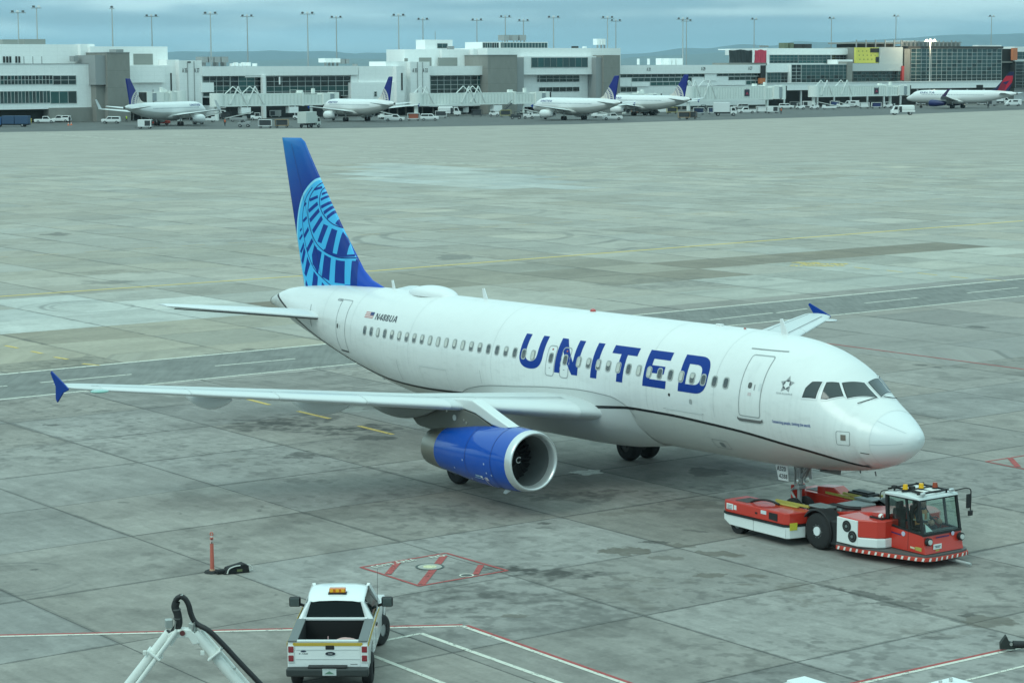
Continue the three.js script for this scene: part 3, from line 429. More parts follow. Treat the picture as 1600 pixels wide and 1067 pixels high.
{ // 4: second hall and gate tower
  const b = building('concourse_hall', 'white panelled hall behind the tail of the middle parked jet', 590, Q + 2);
  undercroft(b, 560, 602, Q - 4);
  block(b, 'wall', panel, 560, 619, 103.2, 129, Q + 1, 12); block(b, 'side_wall', panelB, 619.2, 631.5, 103.4, 166, Q + 3, 12); block(b, 'lower_wall', panel, 548, 619, 128.6, 166, Q + 1.6, 14); block(b, 'slit_window', dim, 627, 629, 114, 141, Q + 3.2, 0.4); glazing(b, 584, 588, 143, 150.5, Q + 1.6, 1, 2);
  const o = building('gate_tower', 'white gate tower numbered A 33, right of the middle parked jet tail', 655, Q + 3);
  undercroft(o, 602.5, 671, Q - 4);
  block(o, 'tower', panel, 602.5, 641, 96, 166, Q, 9); block(o, 'tower_front', panelB, 641, 671, 96.4, 166, Q + 2, 12); sign(o, 'A 35', 644.2, 651.6, 110, Q + 2, 1.2); sign(o, 'A 33', 660.2, 668, 110, Q + 2, 1.2); for (const u of [652, 660]) block(o, 'downpipe', steelGrey, u, u + 0.6, 97, 150, Q + 2.2, 0.2);
  const h = building('roof_house', 'white roof house with louvered walls and a small penthouse on top', 700, Q - 9);
  block(h, 'wall', panel, 632, 690, 77, 104, Q - 9, 10); block(h, 'wall', panelB, 690.2, 739, 77, 104, Q - 8, 11); block(h, 'wall', panel, 739.4, 761.5, 76.4, 104, Q - 6, 9); block(h, 'penthouse', panel, 664, 707, 62, 77.2, Q - 12, 5);
  for (const [a, b2] of [[655, 674], [685, 714.5]]) block(h, 'louver', louver, a, b2, 90, 103, a < 680 ? Q - 8.8 : Q - 7.8, 0.3); block(h, 'louver', louver, 632.4, 637, 91, 97, Q - 8.8, 0.3); glazing(h, 683, 698.5, 68, 75, Q - 12, 2, 1, () => 4, frameD); block(h, 'roof_unit', steelGrey, 701, 709.6, 72, 77, Q - 9, 1); block(h, 'aerial', steelGrey, 679.6, 680.2, 49, 62, Q - 13, 0.1);
  const w = building('concourse_wing', 'low white concourse wing with dark windows between gate tower and second grey tower', 715, Q);
  undercroft(w, 671, 762, Q - 4);
  block(w, 'fascia', panelB, 671, 768, 103, 117.4, Q + 1.2, 24); block(w, 'wall', panelB, 671, 768, 117.4, 166, Q, 22); glazing(w, 672, 766, 118.2, 146, Q, 9, 4, (i, j) => i > 6 ? 1 : [3, 0, 0, 3][j]);
}
{ // 5: second grey tower, central block, third grey tower
  const o = building('stair_tower', 'wide grey concrete tower left of the central glass band', 790, Q + 5);
  block(o, 'tower', conc, 762, 808, 86.2, 190, Q + 4, 14); block(o, 'side_wall', steelGrey, 808.2, 818.5, 89.5, 190, Q + 2, 12); block(o, 'coping', steelGrey, 761.6, 808.6, 85.4, 86.2, Q + 4.2, 14.3);
  const c = building('concourse_center', 'white central concourse block with a long green glass band', 880, Q);
  undercroft(c, 818.5, 931, Q - 4);
  block(c, 'upper_wall', panelB, 761.5, 970, 75, 104, Q - 1, 20); block(c, 'wall', panelB, 818.5, 932, 88, 117, Q + 1.4, 20); block(c, 'lower_wall', panelB, 818.5, 932, 117, 166, Q - 0.6, 18); block(c, 'overhang', steelGrey, 818.5, 932, 116, 117, Q + 1.8, 2.5);
  glazing(c, 830, 918, 90, 105, Q + 1.4, 9, 1, (i) => [4, 2, 4, 4, 2, 4, 4, 2, 4][i], frameD); glazing(c, 843, 905, 117.8, 128, Q - 0.6, 6, 2, () => 0); glazing(c, 839, 842, 117.8, 128, Q - 0.6, 1, 2, () => 3); glazing(c, 842, 905, 136, 143, Q - 0.6, 6, 1, () => 3);
  block(c, 'glass_penthouse', panel, 753, 856, 65.6, 75.4, Q - 9, 9); glazing(c, 754, 779, 66.6, 74.8, Q - 9, 7, 1, (i) => [0, 4, 0, 4, 3, 0, 3][i], frameW); glazing(c, 782, 855, 66.6, 74.8, Q - 9, 15, 1, () => 4, frameW);
  for (const [a, b] of [[787, 795], [801, 809.5], [812, 822]]) block(c, 'roof_tank', steelGrey, a, b, 54.5, 63, Q - 14, 3); for (const u of [788, 793, 803, 808, 814, 820]) block(c, 'tank_leg', steelGrey, u, u + 0.8, 63, 66, Q - 14, 0.3);
  block(c, 'roof_unit', dim, 896, 904, 72, 75, Q - 7, 1); block(c, 'roof_unit', panel, 913, 917, 72.5, 75, Q - 7, 1); block(c, 'hand_rail', steelGrey, 784.6, 785.2, 60, 75, Q - 5, 0.1);
  const t = building('stair_tower', 'grey concrete tower right of the central block', 950, Q + 5);
  block(t, 'tower', conc, 943.6, 969, 86, 190, Q + 4.5, 14); block(t, 'side_wall', steelGrey, 931.2, 943.4, 89.4, 190, Q + 3.5, 11); for (const [a, b] of [[933, 937.6], [938.4, 942], [943, 946.5]]) block(t, 'roof_tank', panel, a, b, 60.5, 70, Q - 10, 2); for (const u of [934, 940, 945]) block(t, 'tank_leg', steelGrey, u, u + 1.2, 70, 89, Q - 10, 0.6);
}
{ // 6: low wing with stepped windows
  const R = Q - 6, w = building('concourse_wing', 'low white wing numbered A 31 to A 27 with stepped rows of windows', 1080, R);
  undercroft(w, 969, 1197, Q - 4);
  block(w, 'fascia', panelB, 969, 1197, 101.4, 115, R + 1.2, 26); block(w, 'wall', panelB, 969, 1197, 115, 166, R, 24); sign(w, 'A 31', 1010.6, 1016.6, 108.4, R + 1.2, 1.1); sign(w, 'A 29', 1095.8, 1102.4, 107.4, R + 1.2, 1.1); sign(w, 'A 27', 1169.6, 1175.6, 106.6, R + 1.2, 1.1);
  glazing(w, 969.5, 1101, 115.6, 120.4, R, 14, 1, () => 0); glazing(w, 987, 1082, 121.4, 127, R, 10, 1, () => 4); glazing(w, 1016, 1075, 128, 133.4, R, 6, 1, () => 2); glazing(w, 969.5, 995.5, 136, 143.5, R, 3, 1, () => 3);
  glazing(w, 1120.5, 1192, 114.4, 118.6, R, 8, 1, () => 0); glazing(w, 1138.5, 1190, 119.6, 125, R, 6, 1, () => 0); glazing(w, 1166, 1188, 126, 132, R, 3, 1, () => 2);
  block(w, 'step_panel', panel, 969, 986, 121.4, 135, R + 0.4, 0.4); block(w, 'step_panel', panel, 987, 1015, 128.4, 135, R + 0.4, 0.4); block(w, 'step_panel', panel, 1082, 1120, 121, 134, R + 0.5, 0.5); block(w, 'step_panel', panel, 1102, 1120, 115.4, 126, R + 0.8, 0.5); block(w, 'step_panel', panel, 1120, 1138, 119.6, 133, R + 0.4, 0.4); block(w, 'step_panel', panel, 1138, 1165, 125.6, 133, R + 0.4, 0.4);
  for (const [a, b, m] of [[1033, 1037, 1], [1045, 1049.6, 1], [1051, 1056, 1], [1057.5, 1067, 1]]) block(w, 'roof_tank', panel, a, b, 91, 101.4, R - 8, 2.6); for (const u of [998, 1014]) block(w, 'roof_vent', panel, u, u + 1.8, 91.6, 101, R - 6, 0.8);
  block(w, 'torn_edge', dim, 1190, 1197, 102, 124, R + 1.6, 1); block(w, 'orange_sheet', mt(0.55, 0.16, 0.06, 0.8), 1188, 1196.5, 122, 130.5, R + 1.8, 1);
  const d = building('wrapped_deck', 'building deck wrapped in black and red sheeting under construction', 1168, R - 10); d.userData.category = 'scaffold';
  block(d, 'deck', conc, 1138, 1199, 98, 102, R - 8, 8); for (const [u0, u1, m, n] of [[1139.4, 1176.5, mt(0.02, 0.028, 0.03, 0.6), 'black_sheet'], [1179, 1199, mt(0.62, 0.06, 0.11, 0.6), 'red_sheet']]) { const r = span(d, u0, u1, 78, 98, R - 8), rows = []; for (let j = 0; j <= 6; j++) { const row = []; for (let i = 0; i <= 24; i++) row.push([r.x0 + (r.x1 - r.x0) * i / 24, r.y0 + (r.y1 - r.y0) * j / 6 - 0.16 * Math.sin(i / 24 * Math.PI * 3) * (j / 6), r.z + 0.35 * (vn(i * 0.7 + u0, j * 0.4) - 0.5) + 0.18 * Math.sin(i * 1.9 + j * 0.4)]); rows.push(row); } part(n, loft(rows, false, false), m, d); }
  block(d, 'post', panel, 1176.8, 1178.6, 76, 98, R - 7.6, 0.4); block(d, 'roof_edge', panel, 1141, 1176, 76.4, 78, R - 8.2, 6); block(d, 'post', panel, 1199, 1201, 75, 98, R - 7.6, 0.4);
  for (const u of [1190, 1195, 1199]) block(d, 'site_mast', steelGrey, u, u + 2.4, 71, 74, R - 14, 1);
}
{ // 7: right hand glass buildings, partly under construction
  const R = Q - 14, o = building('glass_hall', 'glass fronted hall with a white roof band right of the red sheeting', 1265, R);
  undercroft(o, 1198, 1325, Q - 4);
  block(o, 'roof_band', panelB, 1200, 1338, 75.4, 85.4, R - 8, 22); block(o, 'wall', panelB, 1200, 1338, 85.4, 166, R - 9, 20); glazing(o, 1203, 1247, 86, 98.4, R - 9, 7, 3, (i, j) => j ? 2 : 0, frameD); glazing(o, 1248, 1298, 86, 98.4, R - 9, 8, 3, (i, j) => j ? 4 : 2, frameD); glazing(o, 1300, 1337, 86, 98.4, R - 9, 6, 3, () => 3, frameD);
  block(o, 'low_band', panelB, 1198, 1236, 100.6, 113, R, 10); block(o, 'low_wall', panelB, 1198, 1236, 113, 166, R - 0.6, 9); glazing(o, 1199, 1220, 113.4, 130, R - 0.6, 4, 3, () => 4, frameD); glazing(o, 1220.4, 1235.6, 113.4, 130, R - 0.6, 3, 3, () => 3, frameD);
  block(o, 'glass_box', panelB, 1236, 1325, 100, 166, R + 1, 11); glazing(o, 1237, 1252, 101, 128.6, R + 1, 2, 5, () => 3, frameW); glazing(o, 1253, 1325, 101, 128.6, R + 1, 10, 5, (i, j) => j < 2 ? [0, 4, 3][(i * 7 + j) % 3] : 4, frameD); block(o, 'concrete_pier', conc, 1325.2, 1333, 96, 190, R + 1.6, 10); block(o, 'roof_stack', panel, 1309, 1333, 93, 100.6, R - 3, 5);
  for (const [a, b, c] of [[1226.5, 1232, 0], [1235.6, 1241, 0], [1242, 1254, 1], [1258, 1269, 1]]) block(o, 'roof_unit', c ? dim : mt(0.12, 0.14, 0.09, 0.7), a, b, c ? 68.6 : 66.8, 75.4, R - 16, 3);
  const b = building('unfinished_building', 'building corner with yellow wall sheathing and grey panels under construction', 1375, R - 2);
  block(b, 'frame', conc, 1338, 1411, 74, 190, R - 4, 16); block(b, 'yellow_sheathing', mt(0.66, 0.6, 0.12, 0.7), 1338, 1375.6, 74.2, 98.4, R - 3, 0.8); block(b, 'grey_panel', mt(0.42, 0.46, 0.46, 0.5), 1375.8, 1411.5, 73.6, 99, R - 2.4, 1.6); block(b, 'grey_panel', mt(0.46, 0.5, 0.5, 0.5), 1333, 1411.2, 98.8, 111, R - 1, 2.4); glazing(b, 1333.5, 1410, 111.4, 126.4, R - 3, 12, 3, (i, j) => (i + j) % 3 ? 4 : 0, frameD);
  for (let i = 0; i < 5; i++) for (let j = 0; j < 3; j++) block(b, 'anchor_mark', mt(0.2, 0.2, 0.08, 0.8), 1342 + i * 6.2 + j, 1343.2 + i * 6.2 + j, 79 + j * 6.4, 80.6 + j * 6.4, R - 2.9, 0.2); block(b, 'opening', dim, 1369.5, 1374, 89, 97, R - 2.85, 0.3); block(b, 'opening', dim, 1361, 1375, 75.4, 82, R - 2.85, 0.3);
  block(b, 'open_floor', dim, 1339, 1398, 68.6, 74, R - 7, 10); block(b, 'roof_slab', conc, 1338, 1411, 66, 68.4, R - 6, 14); for (const u of [1339, 1354, 1369, 1384, 1398, 1409]) block(b, 'steel_post', steelGrey, u, u + 1, 62, 74, R - 5.6, 0.4);
  block(b, 'red_pipe', mt(0.5, 0.05, 0.05, 0.5), 1410.4, 1413.8, 103, 125.6, R - 0.6, 0.8);
  const c = building('glass_block', 'large green curtain wall block behind the jet with the red tail', 1495, R - 4);
  block(c, 'core', conc, 1412, 1587, 76, 190, R - 8, 20); block(c, 'roof_edge', mt(0.06, 0.06, 0.06, 0.7), 1420, 1569, 72.2, 75.6, R - 4.6, 22); glazing(c, 1424, 1566, 76, 128, R - 5, 18, 9, (i, j) => j === 6 ? 4 : (i * 5 + j * 3) % 4 === 0 ? 0 : j < 2 ? 0 : 4, frameW); block(c, 'curtain_backing', frameD, 1423, 1566.6, 75.8, 129, R - 5.2, 2.6);
  block(c, 'concrete_pier', conc, 1414, 1423, 76, 190, R - 4.4, 4); block(c, 'open_bay', dim, 1566.8, 1584, 76.4, 132, R - 6.5, 1); block(c, 'orange_sheet', mt(0.6, 0.2, 0.1, 0.8), 1584, 1591, 75, 94, R - 4, 1); block(c, 'floor_edge', conc, 1566.8, 1586, 96, 98, R - 5, 2);
  for (let i = 0; i < 15; i++) block(c, 'steel_post', steelGrey, 1411 + i * 6.4, 1412.2 + i * 6.4, 63 + (i % 3), 72.4, R - 8, 0.4); block(c, 'steel_beam', steelGrey, 1410, 1504, 65.4, 66.4, R - 8, 0.4); block(c, 'roof_deck', panel, 1410, 1470, 63.6, 64.8, R - 12, 8); block(c, 'mesh_screen', mt(0.2, 0.21, 0.2, 0.7), 1411, 1500, 66.4, 72.4, R - 9.5, 0.3); block(c, 'site_box', panel, 1530, 1566, 70.4, 72.4, R - 12, 3);
  const e = building('glass_block', 'dark glazed building end at the right edge of the picture', 1640, R - 4);
  block(e, 'wall', panelB, 1587, 1760, 73, 166, R - 8, 18); glazing(e, 1590, 1700, 81, 92, R - 8, 14, 2, () => 4, frameD); block(e, 'dark_front', dim, 1586.6, 1700, 95.6, 137, R - 4, 5); glazing(e, 1588, 1700, 96, 137, R - 4, 10, 8, () => 3, frameD);
  const l = building('link_corridor', 'long white enclosed walkway running low in front of the glass buildings', 1400, R + 9); l.userData.category = 'walkway';
  block(l, 'wall', panel, 1190, 1572, 128.6, 139, R + 8, 3); block(l, 'roof', panelB, 1189, 1573, 127.6, 128.6, R + 8.3, 3.6); for (let u = 1200; u < 1570; u += 26) block(l, 'column', panelB, u, u + 1.6, 139, 190, R + 7, 0.5); block(l, 'dark_sign', dim, 1527, 1537, 132.6, 137, R + 8.15, 0.3); block(l, 'undercroft', dim, 1196, 1572, 139, 190, R + 3, 1);
}
// ---------------------------------------------------------------- high mast lights
function mast(u, vTop, far, heads, label, lit) {
  const r = pixelRay(u, vTop), q = lit ? Q - 9 : far > 680 ? Q - 95 : Q - 28, t = q / (r[0] * E1[0] + r[2] * E1[1]), gx = r[0] * t, gz = CAM.H + r[1] * t, d = -r[2] * t;
  const o = thing('light_mast', label, 'light mast', [gx, 0, -d], 0, lit ? undefined : 'tall light masts along the concourse');
  part('pole', rod([0, 0, 0], [0, gz, 0], 0.32, 0.15, 8), mt(0.42, 0.44, 0.44, 0.5, 0.3), o); part('head_frame', [bx(heads * 1.5, 0.16, 0.16, 0, gz, 0), bx(0.16, 0.16, 1.6, 0, gz + 0.003, 0)], steelGrey, o);
  for (let i = 0; i < heads; i++) { const l = part('lamp_head', rb(0.7, 0.55, 0.6, 0.08, (i - (heads - 1) / 2) * 1.45, gz + 0.42, 0.3), lit ? new THREE.MeshStandardMaterial({ color: 0xffffff, emissive: new THREE.Color(1, 0.85, 0.55), emissiveIntensity: 1.6 }) : i % 2 ? mt(0.62, 0.64, 0.64, 0.4) : mt(0.1, 0.11, 0.11, 0.5), o); }
  if (lit) { const p = new THREE.PointLight(new THREE.Color(1, 0.85, 0.55), 400, 0, 2); p.position.set(gx, gz - 0.2, -d + 1.4); p.castShadow = true; scene.add(p); }
  return o;
}
for (const [u, v, d, h, l] of [
  [27, 20, 640, 3, 'light mast with three pale lamps at the far left edge'], [56, 12.5, 600, 2, 'second light mast from the left, a narrow two lamp head'], [174, 13, 600, 1, 'light mast with a small single head above the left grey tower'], [236, 26, 690, 3, 'light mast standing behind the roof right of the left grey tower'],
  [328, 22, 620, 3, 'tall light mast with dark lamps above the four roof units'], [385.5, 26, 700, 3, 'thin light mast right of the roof units'], [480, 22, 620, 3, 'tall light mast in front of the hills over the long low wing'], [525, 28, 690, 3, 'pale light mast above the two white roof boxes'],
  [622.5, 25, 620, 3, 'tall light mast left of the white roof house'], [660.5, 31, 700, 3, 'light mast behind the penthouse of the roof house'], [745, 32, 760, 3, 'distant thin light mast right of the penthouse'], [789.5, 27, 690, 3, 'light mast behind the roof tanks of the central block'], [818, 33, 780, 3, 'distant thin light mast above the roof tanks of the central block'],
  [865, 28, 640, 3, 'light mast above the green glass band'], [949.5, 28.5, 660, 3, 'dark headed light mast beside the tanks of the third grey tower'], [962.5, 33, 760, 3, 'paler light mast just right of the third grey tower'], [1067.5, 30.5, 680, 3, 'left one of the close pair of light masts over the low wing'], [1073, 33, 720, 3, 'right one of the close pair of light masts over the low wing'],
  [1179, 30.5, 690, 2, 'light mast between the black and red sheeting'], [1300, 29, 780, 2, 'thin light mast above the glass fronted hall'], [1401, 25.5, 800, 2, 'thin light mast above the unfinished building'], [1550.5, 26, 820, 2, 'rightmost light mast over the curtain wall block']]) mast(u, v, d, h, l);
mast(1454.5, 64.5, 742, 3, 'light mast with glowing lamps in front of the green curtain wall', true);

// ================================================================ the airliner
const WHITEP = mt(0.72, 0.72, 0.715, 0.36, 0, { clearcoat: 0.4, clearcoatRoughness: 0.16 });
const hullDirt = pixTex(1024, 512, (i, j) => { const y = (j + 0.5) / 512 * 5.833, low = 1 - sstep(4.0, 4.4, y + 0.5 * (vn(i / 9, 3) - 0.5)), k = 1 - (0.008 + 0.03 * low) * sstep(0.5, 0.78, fbm(i / 5, j / 150, 3)) - 0.04 * (fbm(i / 90, j / 60, 3) - 0.4) - 0.05 * sstep(0.58, 0.75, fbm(i / 30, j / 16, 4)) * (0.4 + 0.6 * low); return [0.72 * k, 0.72 * k, 0.705 * k]; });
hullDirt.repeat.set(1 / 14, 1 / 7);
const HULLW = new THREE.MeshPhysicalMaterial({ map: hullDirt, roughness: 0.36, clearcoat: 0.4, clearcoatRoughness: 0.16, side: THREE.DoubleSide });
const BELLY = mt(0.5, 0.5, 0.475, 0.4, 0, { clearcoat: 0.3, clearcoatRoughness: 0.2 });
const WINGG = mt(0.56, 0.58, 0.58, 0.42), SLAT = mt(0.64, 0.65, 0.65, 0.34, 0.1), DARKG = mt(0.09, 0.092, 0.09, 0.6), METAL = mt(0.55, 0.54, 0.52, 0.3, 0.9), TYRE = mt(0.018, 0.018, 0.019, 0.85), BLACK = mt(0.012, 0.012, 0.013, 0.5), SEAM = mt(0.26, 0.27, 0.27, 0.6), GLASSD = mt(0.025, 0.03, 0.032, 0.08, 0, { clearcoat: 1, clearcoatRoughness: 0.03 });
const NAVY = mt(0.004, 0.042, 0.26, 0.4, 0, { specularIntensity: 0.4 });
const BLUE = mt(0.002, 0.068, 0.39, 0.5, 0, { specularIntensity: 0.25, clearcoat: 0.9, clearcoatRoughness: 0.03 });

const AX = 17.71;                         // main wheels: the place the aircraft stands on
const jet = thing('airliner', 'large white twin engine airliner with blue tail being pushed by the red tug', 'airplane', [11.98170 - AX * 0.58790, 0, -64.62455 - AX * 0.80894]);
jet.rotation.set(0, Math.PI - 0.942458, -0.016019, 'YXZ');
const ap = (name, geo, m, parent = jet, label) => { const g = Array.isArray(geo) ? merge(geo) : geo; g.translate(-AX, 0, 0); return part(name, g, m, parent, label); };
// hull points: by station and angle (0 = port waterline, 90 = crown), and by station and height on one side
const hullPt = (x, th, off = 0) => { const c = Math.cos(th), s = Math.sin(th), w = hullWide(x), h = hullH(x); const p = [x, CY + hullC(x) + h * s, w * c]; if (!off) return p; const n = hullN(p); return [p[0] + n[0] * off, p[1] + n[1] * off, p[2] + n[2] * off]; };
const F = (x, y, z) => ((y - CY - hullC(x)) / hullH(x)) ** 2 + (z / hullWide(x)) ** 2;
function hullN([x, y, z]) { const e = 0.004, n = [(F(x + e, y, z) - F(x - e, y, z)), (F(x, y + e, z) - F(x, y - e, z)), (F(x, y, z + e) - F(x, y, z - e))], l = Math.hypot(...n) || 1; return n.map((q) => q / l); }
const sidePt = (side) => (x, y) => [x, y, side * hullZ(x, y)];   // side -1 = starboard
// a flat drawing (THREE.Shape or list of points) laid on the hull
function onHull(shape, map, off, edge = 0.14) {
  const s = Array.isArray(shape) ? new THREE.Shape(shape.map((p) => new THREE.Vector2(...p))) : shape, g0 = new THREE.ShapeGeometry(s, 10).toNonIndexed(), A = g0.attributes.position.array; let T = [];
  for (let i = 0; i < A.length; i += 9) T.push([[A[i], A[i + 1]], [A[i + 3], A[i + 4]], [A[i + 6], A[i + 7]]]);
  for (let pass = 0; pass < 7; pass++) {
    let more = false; const N = [];
    for (const [a, b, c] of T) {
      const l = [Math.hypot(a[0] - b[0], a[1] - b[1]), Math.hypot(b[0] - c[0], b[1] - c[1]), Math.hypot(c[0] - a[0], c[1] - a[1])], k = l.indexOf(Math.max(...l));
      if (l[k] <= edge) { N.push([a, b, c]); continue; }
      more = true; const [p, q, r] = k === 0 ? [a, b, c] : k === 1 ? [b, c, a] : [c, a, b], m = [(p[0] + q[0]) / 2, (p[1] + q[1]) / 2]; N.push([p, m, r], [m, q, r]);
    }
    T = N; if (!more) break;
  }
  const P = [], NN = [], U = [];
  for (const t of T) { const [a, b, c] = t.map((q) => map(q[0], q[1])), u = b.map((v, i) => v - a[i]), w = c.map((v, i) => v - a[i]), k = hullN(a); if ((u[1] * w[2] - u[2] * w[1]) * k[0] + (u[2] * w[0] - u[0] * w[2]) * k[1] + (u[0] * w[1] - u[1] * w[0]) * k[2] < 0) t.reverse(); }
  for (const t of T) for (const q of t) { const p = map(q[0], q[1]), n = hullN(p); P.push(p[0] + n[0] * off, p[1] + n[1] * off, p[2] + n[2] * off); NN.push(...n); U.push(q[0], q[1]); }
  const g = new THREE.BufferGeometry(); g.setAttribute('position', new THREE.Float32BufferAttribute(P, 3)); g.setAttribute('normal', new THREE.Float32BufferAttribute(NN, 3)); g.setAttribute('uv', new THREE.Float32BufferAttribute(U, 2)); return g;
}
function rrect(x0, y0, x1, y1, r, skew = 0, hole = 0) {         // rounded rectangle as a Shape; hole > 0 leaves a ring of that width
  const mk = (S, x0, y0, x1, y1, r) => { const k = (x, y) => [x + skew * (y - y0), y]; const q = [[x0 + r, y0], [x1 - r, y0], [x1, y0], [x1, y0 + r], [x1, y1 - r], [x1, y1], [x1 - r, y1], [x0 + r, y1], [x0, y1], [x0, y1 - r], [x0, y0 + r], [x0, y0]].map((p) => k(...p));
    S.moveTo(...q[0]); S.lineTo(...q[1]); S.quadraticCurveTo(...q[2], ...q[3]); S.lineTo(...q[4]); S.quadraticCurveTo(...q[5], ...q[6]); S.lineTo(...q[7]); S.quadraticCurveTo(...q[8], ...q[9]); S.lineTo(...q[10]); S.quadraticCurveTo(...q[11], ...q[0]); return S; };
  const s = mk(new THREE.Shape(), x0, y0, x1, y1, r); if (hole) s.holes.push(mk(new THREE.Path(), x0 + hole, y0 + hole, x1 - hole, y1 - hole, Math.max(0.004, r - hole))); return s;
}
function ribbon(fn, x0, x1, w, n, side, off) {                    // a band of width w along y = fn(x)
  const P = [], I = [], NN = [], U = [];
  for (let i = 0; i <= n; i++) { const x = x0 + (x1 - x0) * i / n; for (const k of [-0.5, 0.5]) { const slope = (fn(x + 0.01) - fn(x - 0.01)) / 0.02, l = Math.hypot(1, slope), q = [x - slope / l * w * k, fn(x) + w * k / l]; const yy = q[1], p = [q[0], yy, side * hullZ(q[0], yy)], nn = hullN(p); P.push(p[0] + nn[0] * off, p[1] + nn[1] * off, p[2] + nn[2] * off); NN.push(...nn); U.push(x, k); } if (i) { const a = i * 2 - 2; side < 0 ? I.push(a, a + 1, a + 2, a + 1, a + 3, a + 2) : I.push(a, a + 2, a + 1, a + 1, a + 2, a + 3); } }
  const g = new THREE.BufferGeometry(); g.setAttribute('position', new THREE.Float32BufferAttribute(P, 3)); g.setAttribute('normal', new THREE.Float32BufferAttribute(NN, 3)); g.setAttribute('uv', new THREE.Float32BufferAttribute(U, 2)); g.setIndex(I); return g;
}
const cheat = pchip([[1.3, 2.2], [1.54, 2.27], [2.12, 2.42], [3.18, 2.61], [4.06, 2.73], [5.67, 2.93], [7.5, 3.04], [9.35, 3.11], [10.92, 3.12], [12.32, 3.05], [13.86, 2.94], [17, 2.76], [21.18, 2.58], [24.34, 2.5], [26.39, 2.53], [28.41, 2.74], [29.63, 2.92], [31.88, 3.41], [33.36, 3.79], [34, 4.02], [34.87, 4.33], [35.68, 4.67], [36.22, 4.88], [36.79, 5.09], [37.57, 5.3]]);
{ // skin: the upper hull and the grey belly meet at the black line
  const xs = []; for (let x = 1.01; x < 7; x += 0.17) xs.push(x); for (let x = 7; x < 23; x += 0.5) xs.push(x); for (let x = 23; x < 37.4; x += 0.28) xs.push(x); xs.push(37.45, 37.57);
  const lim = (x) => Math.asin(Math.max(-1, Math.min(0.995, (cheat(x) - CY - hullC(x)) / hullH(x)))), lo = (x) => x < 1.35 ? -Math.PI / 2 : lim(x);
  const up = [], dn = [];
  for (const x of xs) { const t = lo(x), a = [], b = []; for (let k = 0; k <= 60; k++) a.push(hullPt(x, t + (Math.PI - 2 * t) * k / 60)); for (let k = 0; k <= 40; k++) b.push(hullPt(x, Math.PI - t + (Math.PI + 2 * t) * k / 40)); up.push(a); dn.push(b); }
  const g = loft(up, false, false), U = g.attributes.uv, P = g.attributes.position; for (let i = 0; i < P.count; i++) U.setXY(i, P.getX(i), P.getY(i) * 1.2); ap('fuselage', g, HULLW); ap('belly', loft(dn, false, false), BELLY);
  const nose = [0.004, 0.03, 0.07, 0.13, 0.22, 0.33, 0.45, 0.58, 0.72, 0.86, 1.004].map((x) => { const a = []; for (let k = 0; k < 60; k++) a.push(hullPt(x, k / 60 * 2 * Math.PI)); return a; });
  ap('radome', loft(nose, true, true), mt(0.71, 0.725, 0.725, 0.38, 0, { clearcoat: 0.35, clearcoatRoughness: 0.18 }));
  ap('radome_seam', (() => { const a = [], b = []; for (let k = 0; k <= 60; k++) { const t = k / 60 * 2 * Math.PI; a.push(hullPt(1.001, t, 0.004)); b.push(hullPt(1.016, t, 0.004)); } return loft([a, b], false, false); })(), mt(0.62, 0.64, 0.64, 0.5));
  // lightning strips
  const strip = (p, q) => { const a = [], b = []; for (let k = 0; k <= 12; k++) { const x = p[0] + (q[0] - p[0]) * k / 12, t = p[1] + (q[1] - p[1]) * k / 12; a.push(hullPt(x, t, 0.006)); b.push(hullPt(x, t + 0.016 / (0.3 + x), 0.006)); } return loft([a, b], false, false); };
  const D = Math.PI / 180; for (const t of [134, 186]) ap('lightning_strip', strip([1.0, t * D], [0.22, t * D]), mt(0.5, 0.53, 0.55, 0.5));
  ap('exhaust_cone', (() => { const r = (x, k) => { const a = []; for (let i = 0; i < 24; i++) { const t = i / 24 * 6.2832; a.push([x, CY + hullC(37.5) + hullH(37.5) * k * Math.sin(t), hullWide(37.5) * k * Math.cos(t)]); } return a; }; return loft([r(37.565, 0.98), r(37.62, 0.9), r(37.5, 0.8)], true, true); })(), mt(0.2, 0.19, 0.18, 0.5, 0.7));
}
for (const s of [-1, 1]) ap('cheatline', ribbon(cheat, 1.45, 36.9, 0.085, 180, s, 0.006), BLACK);
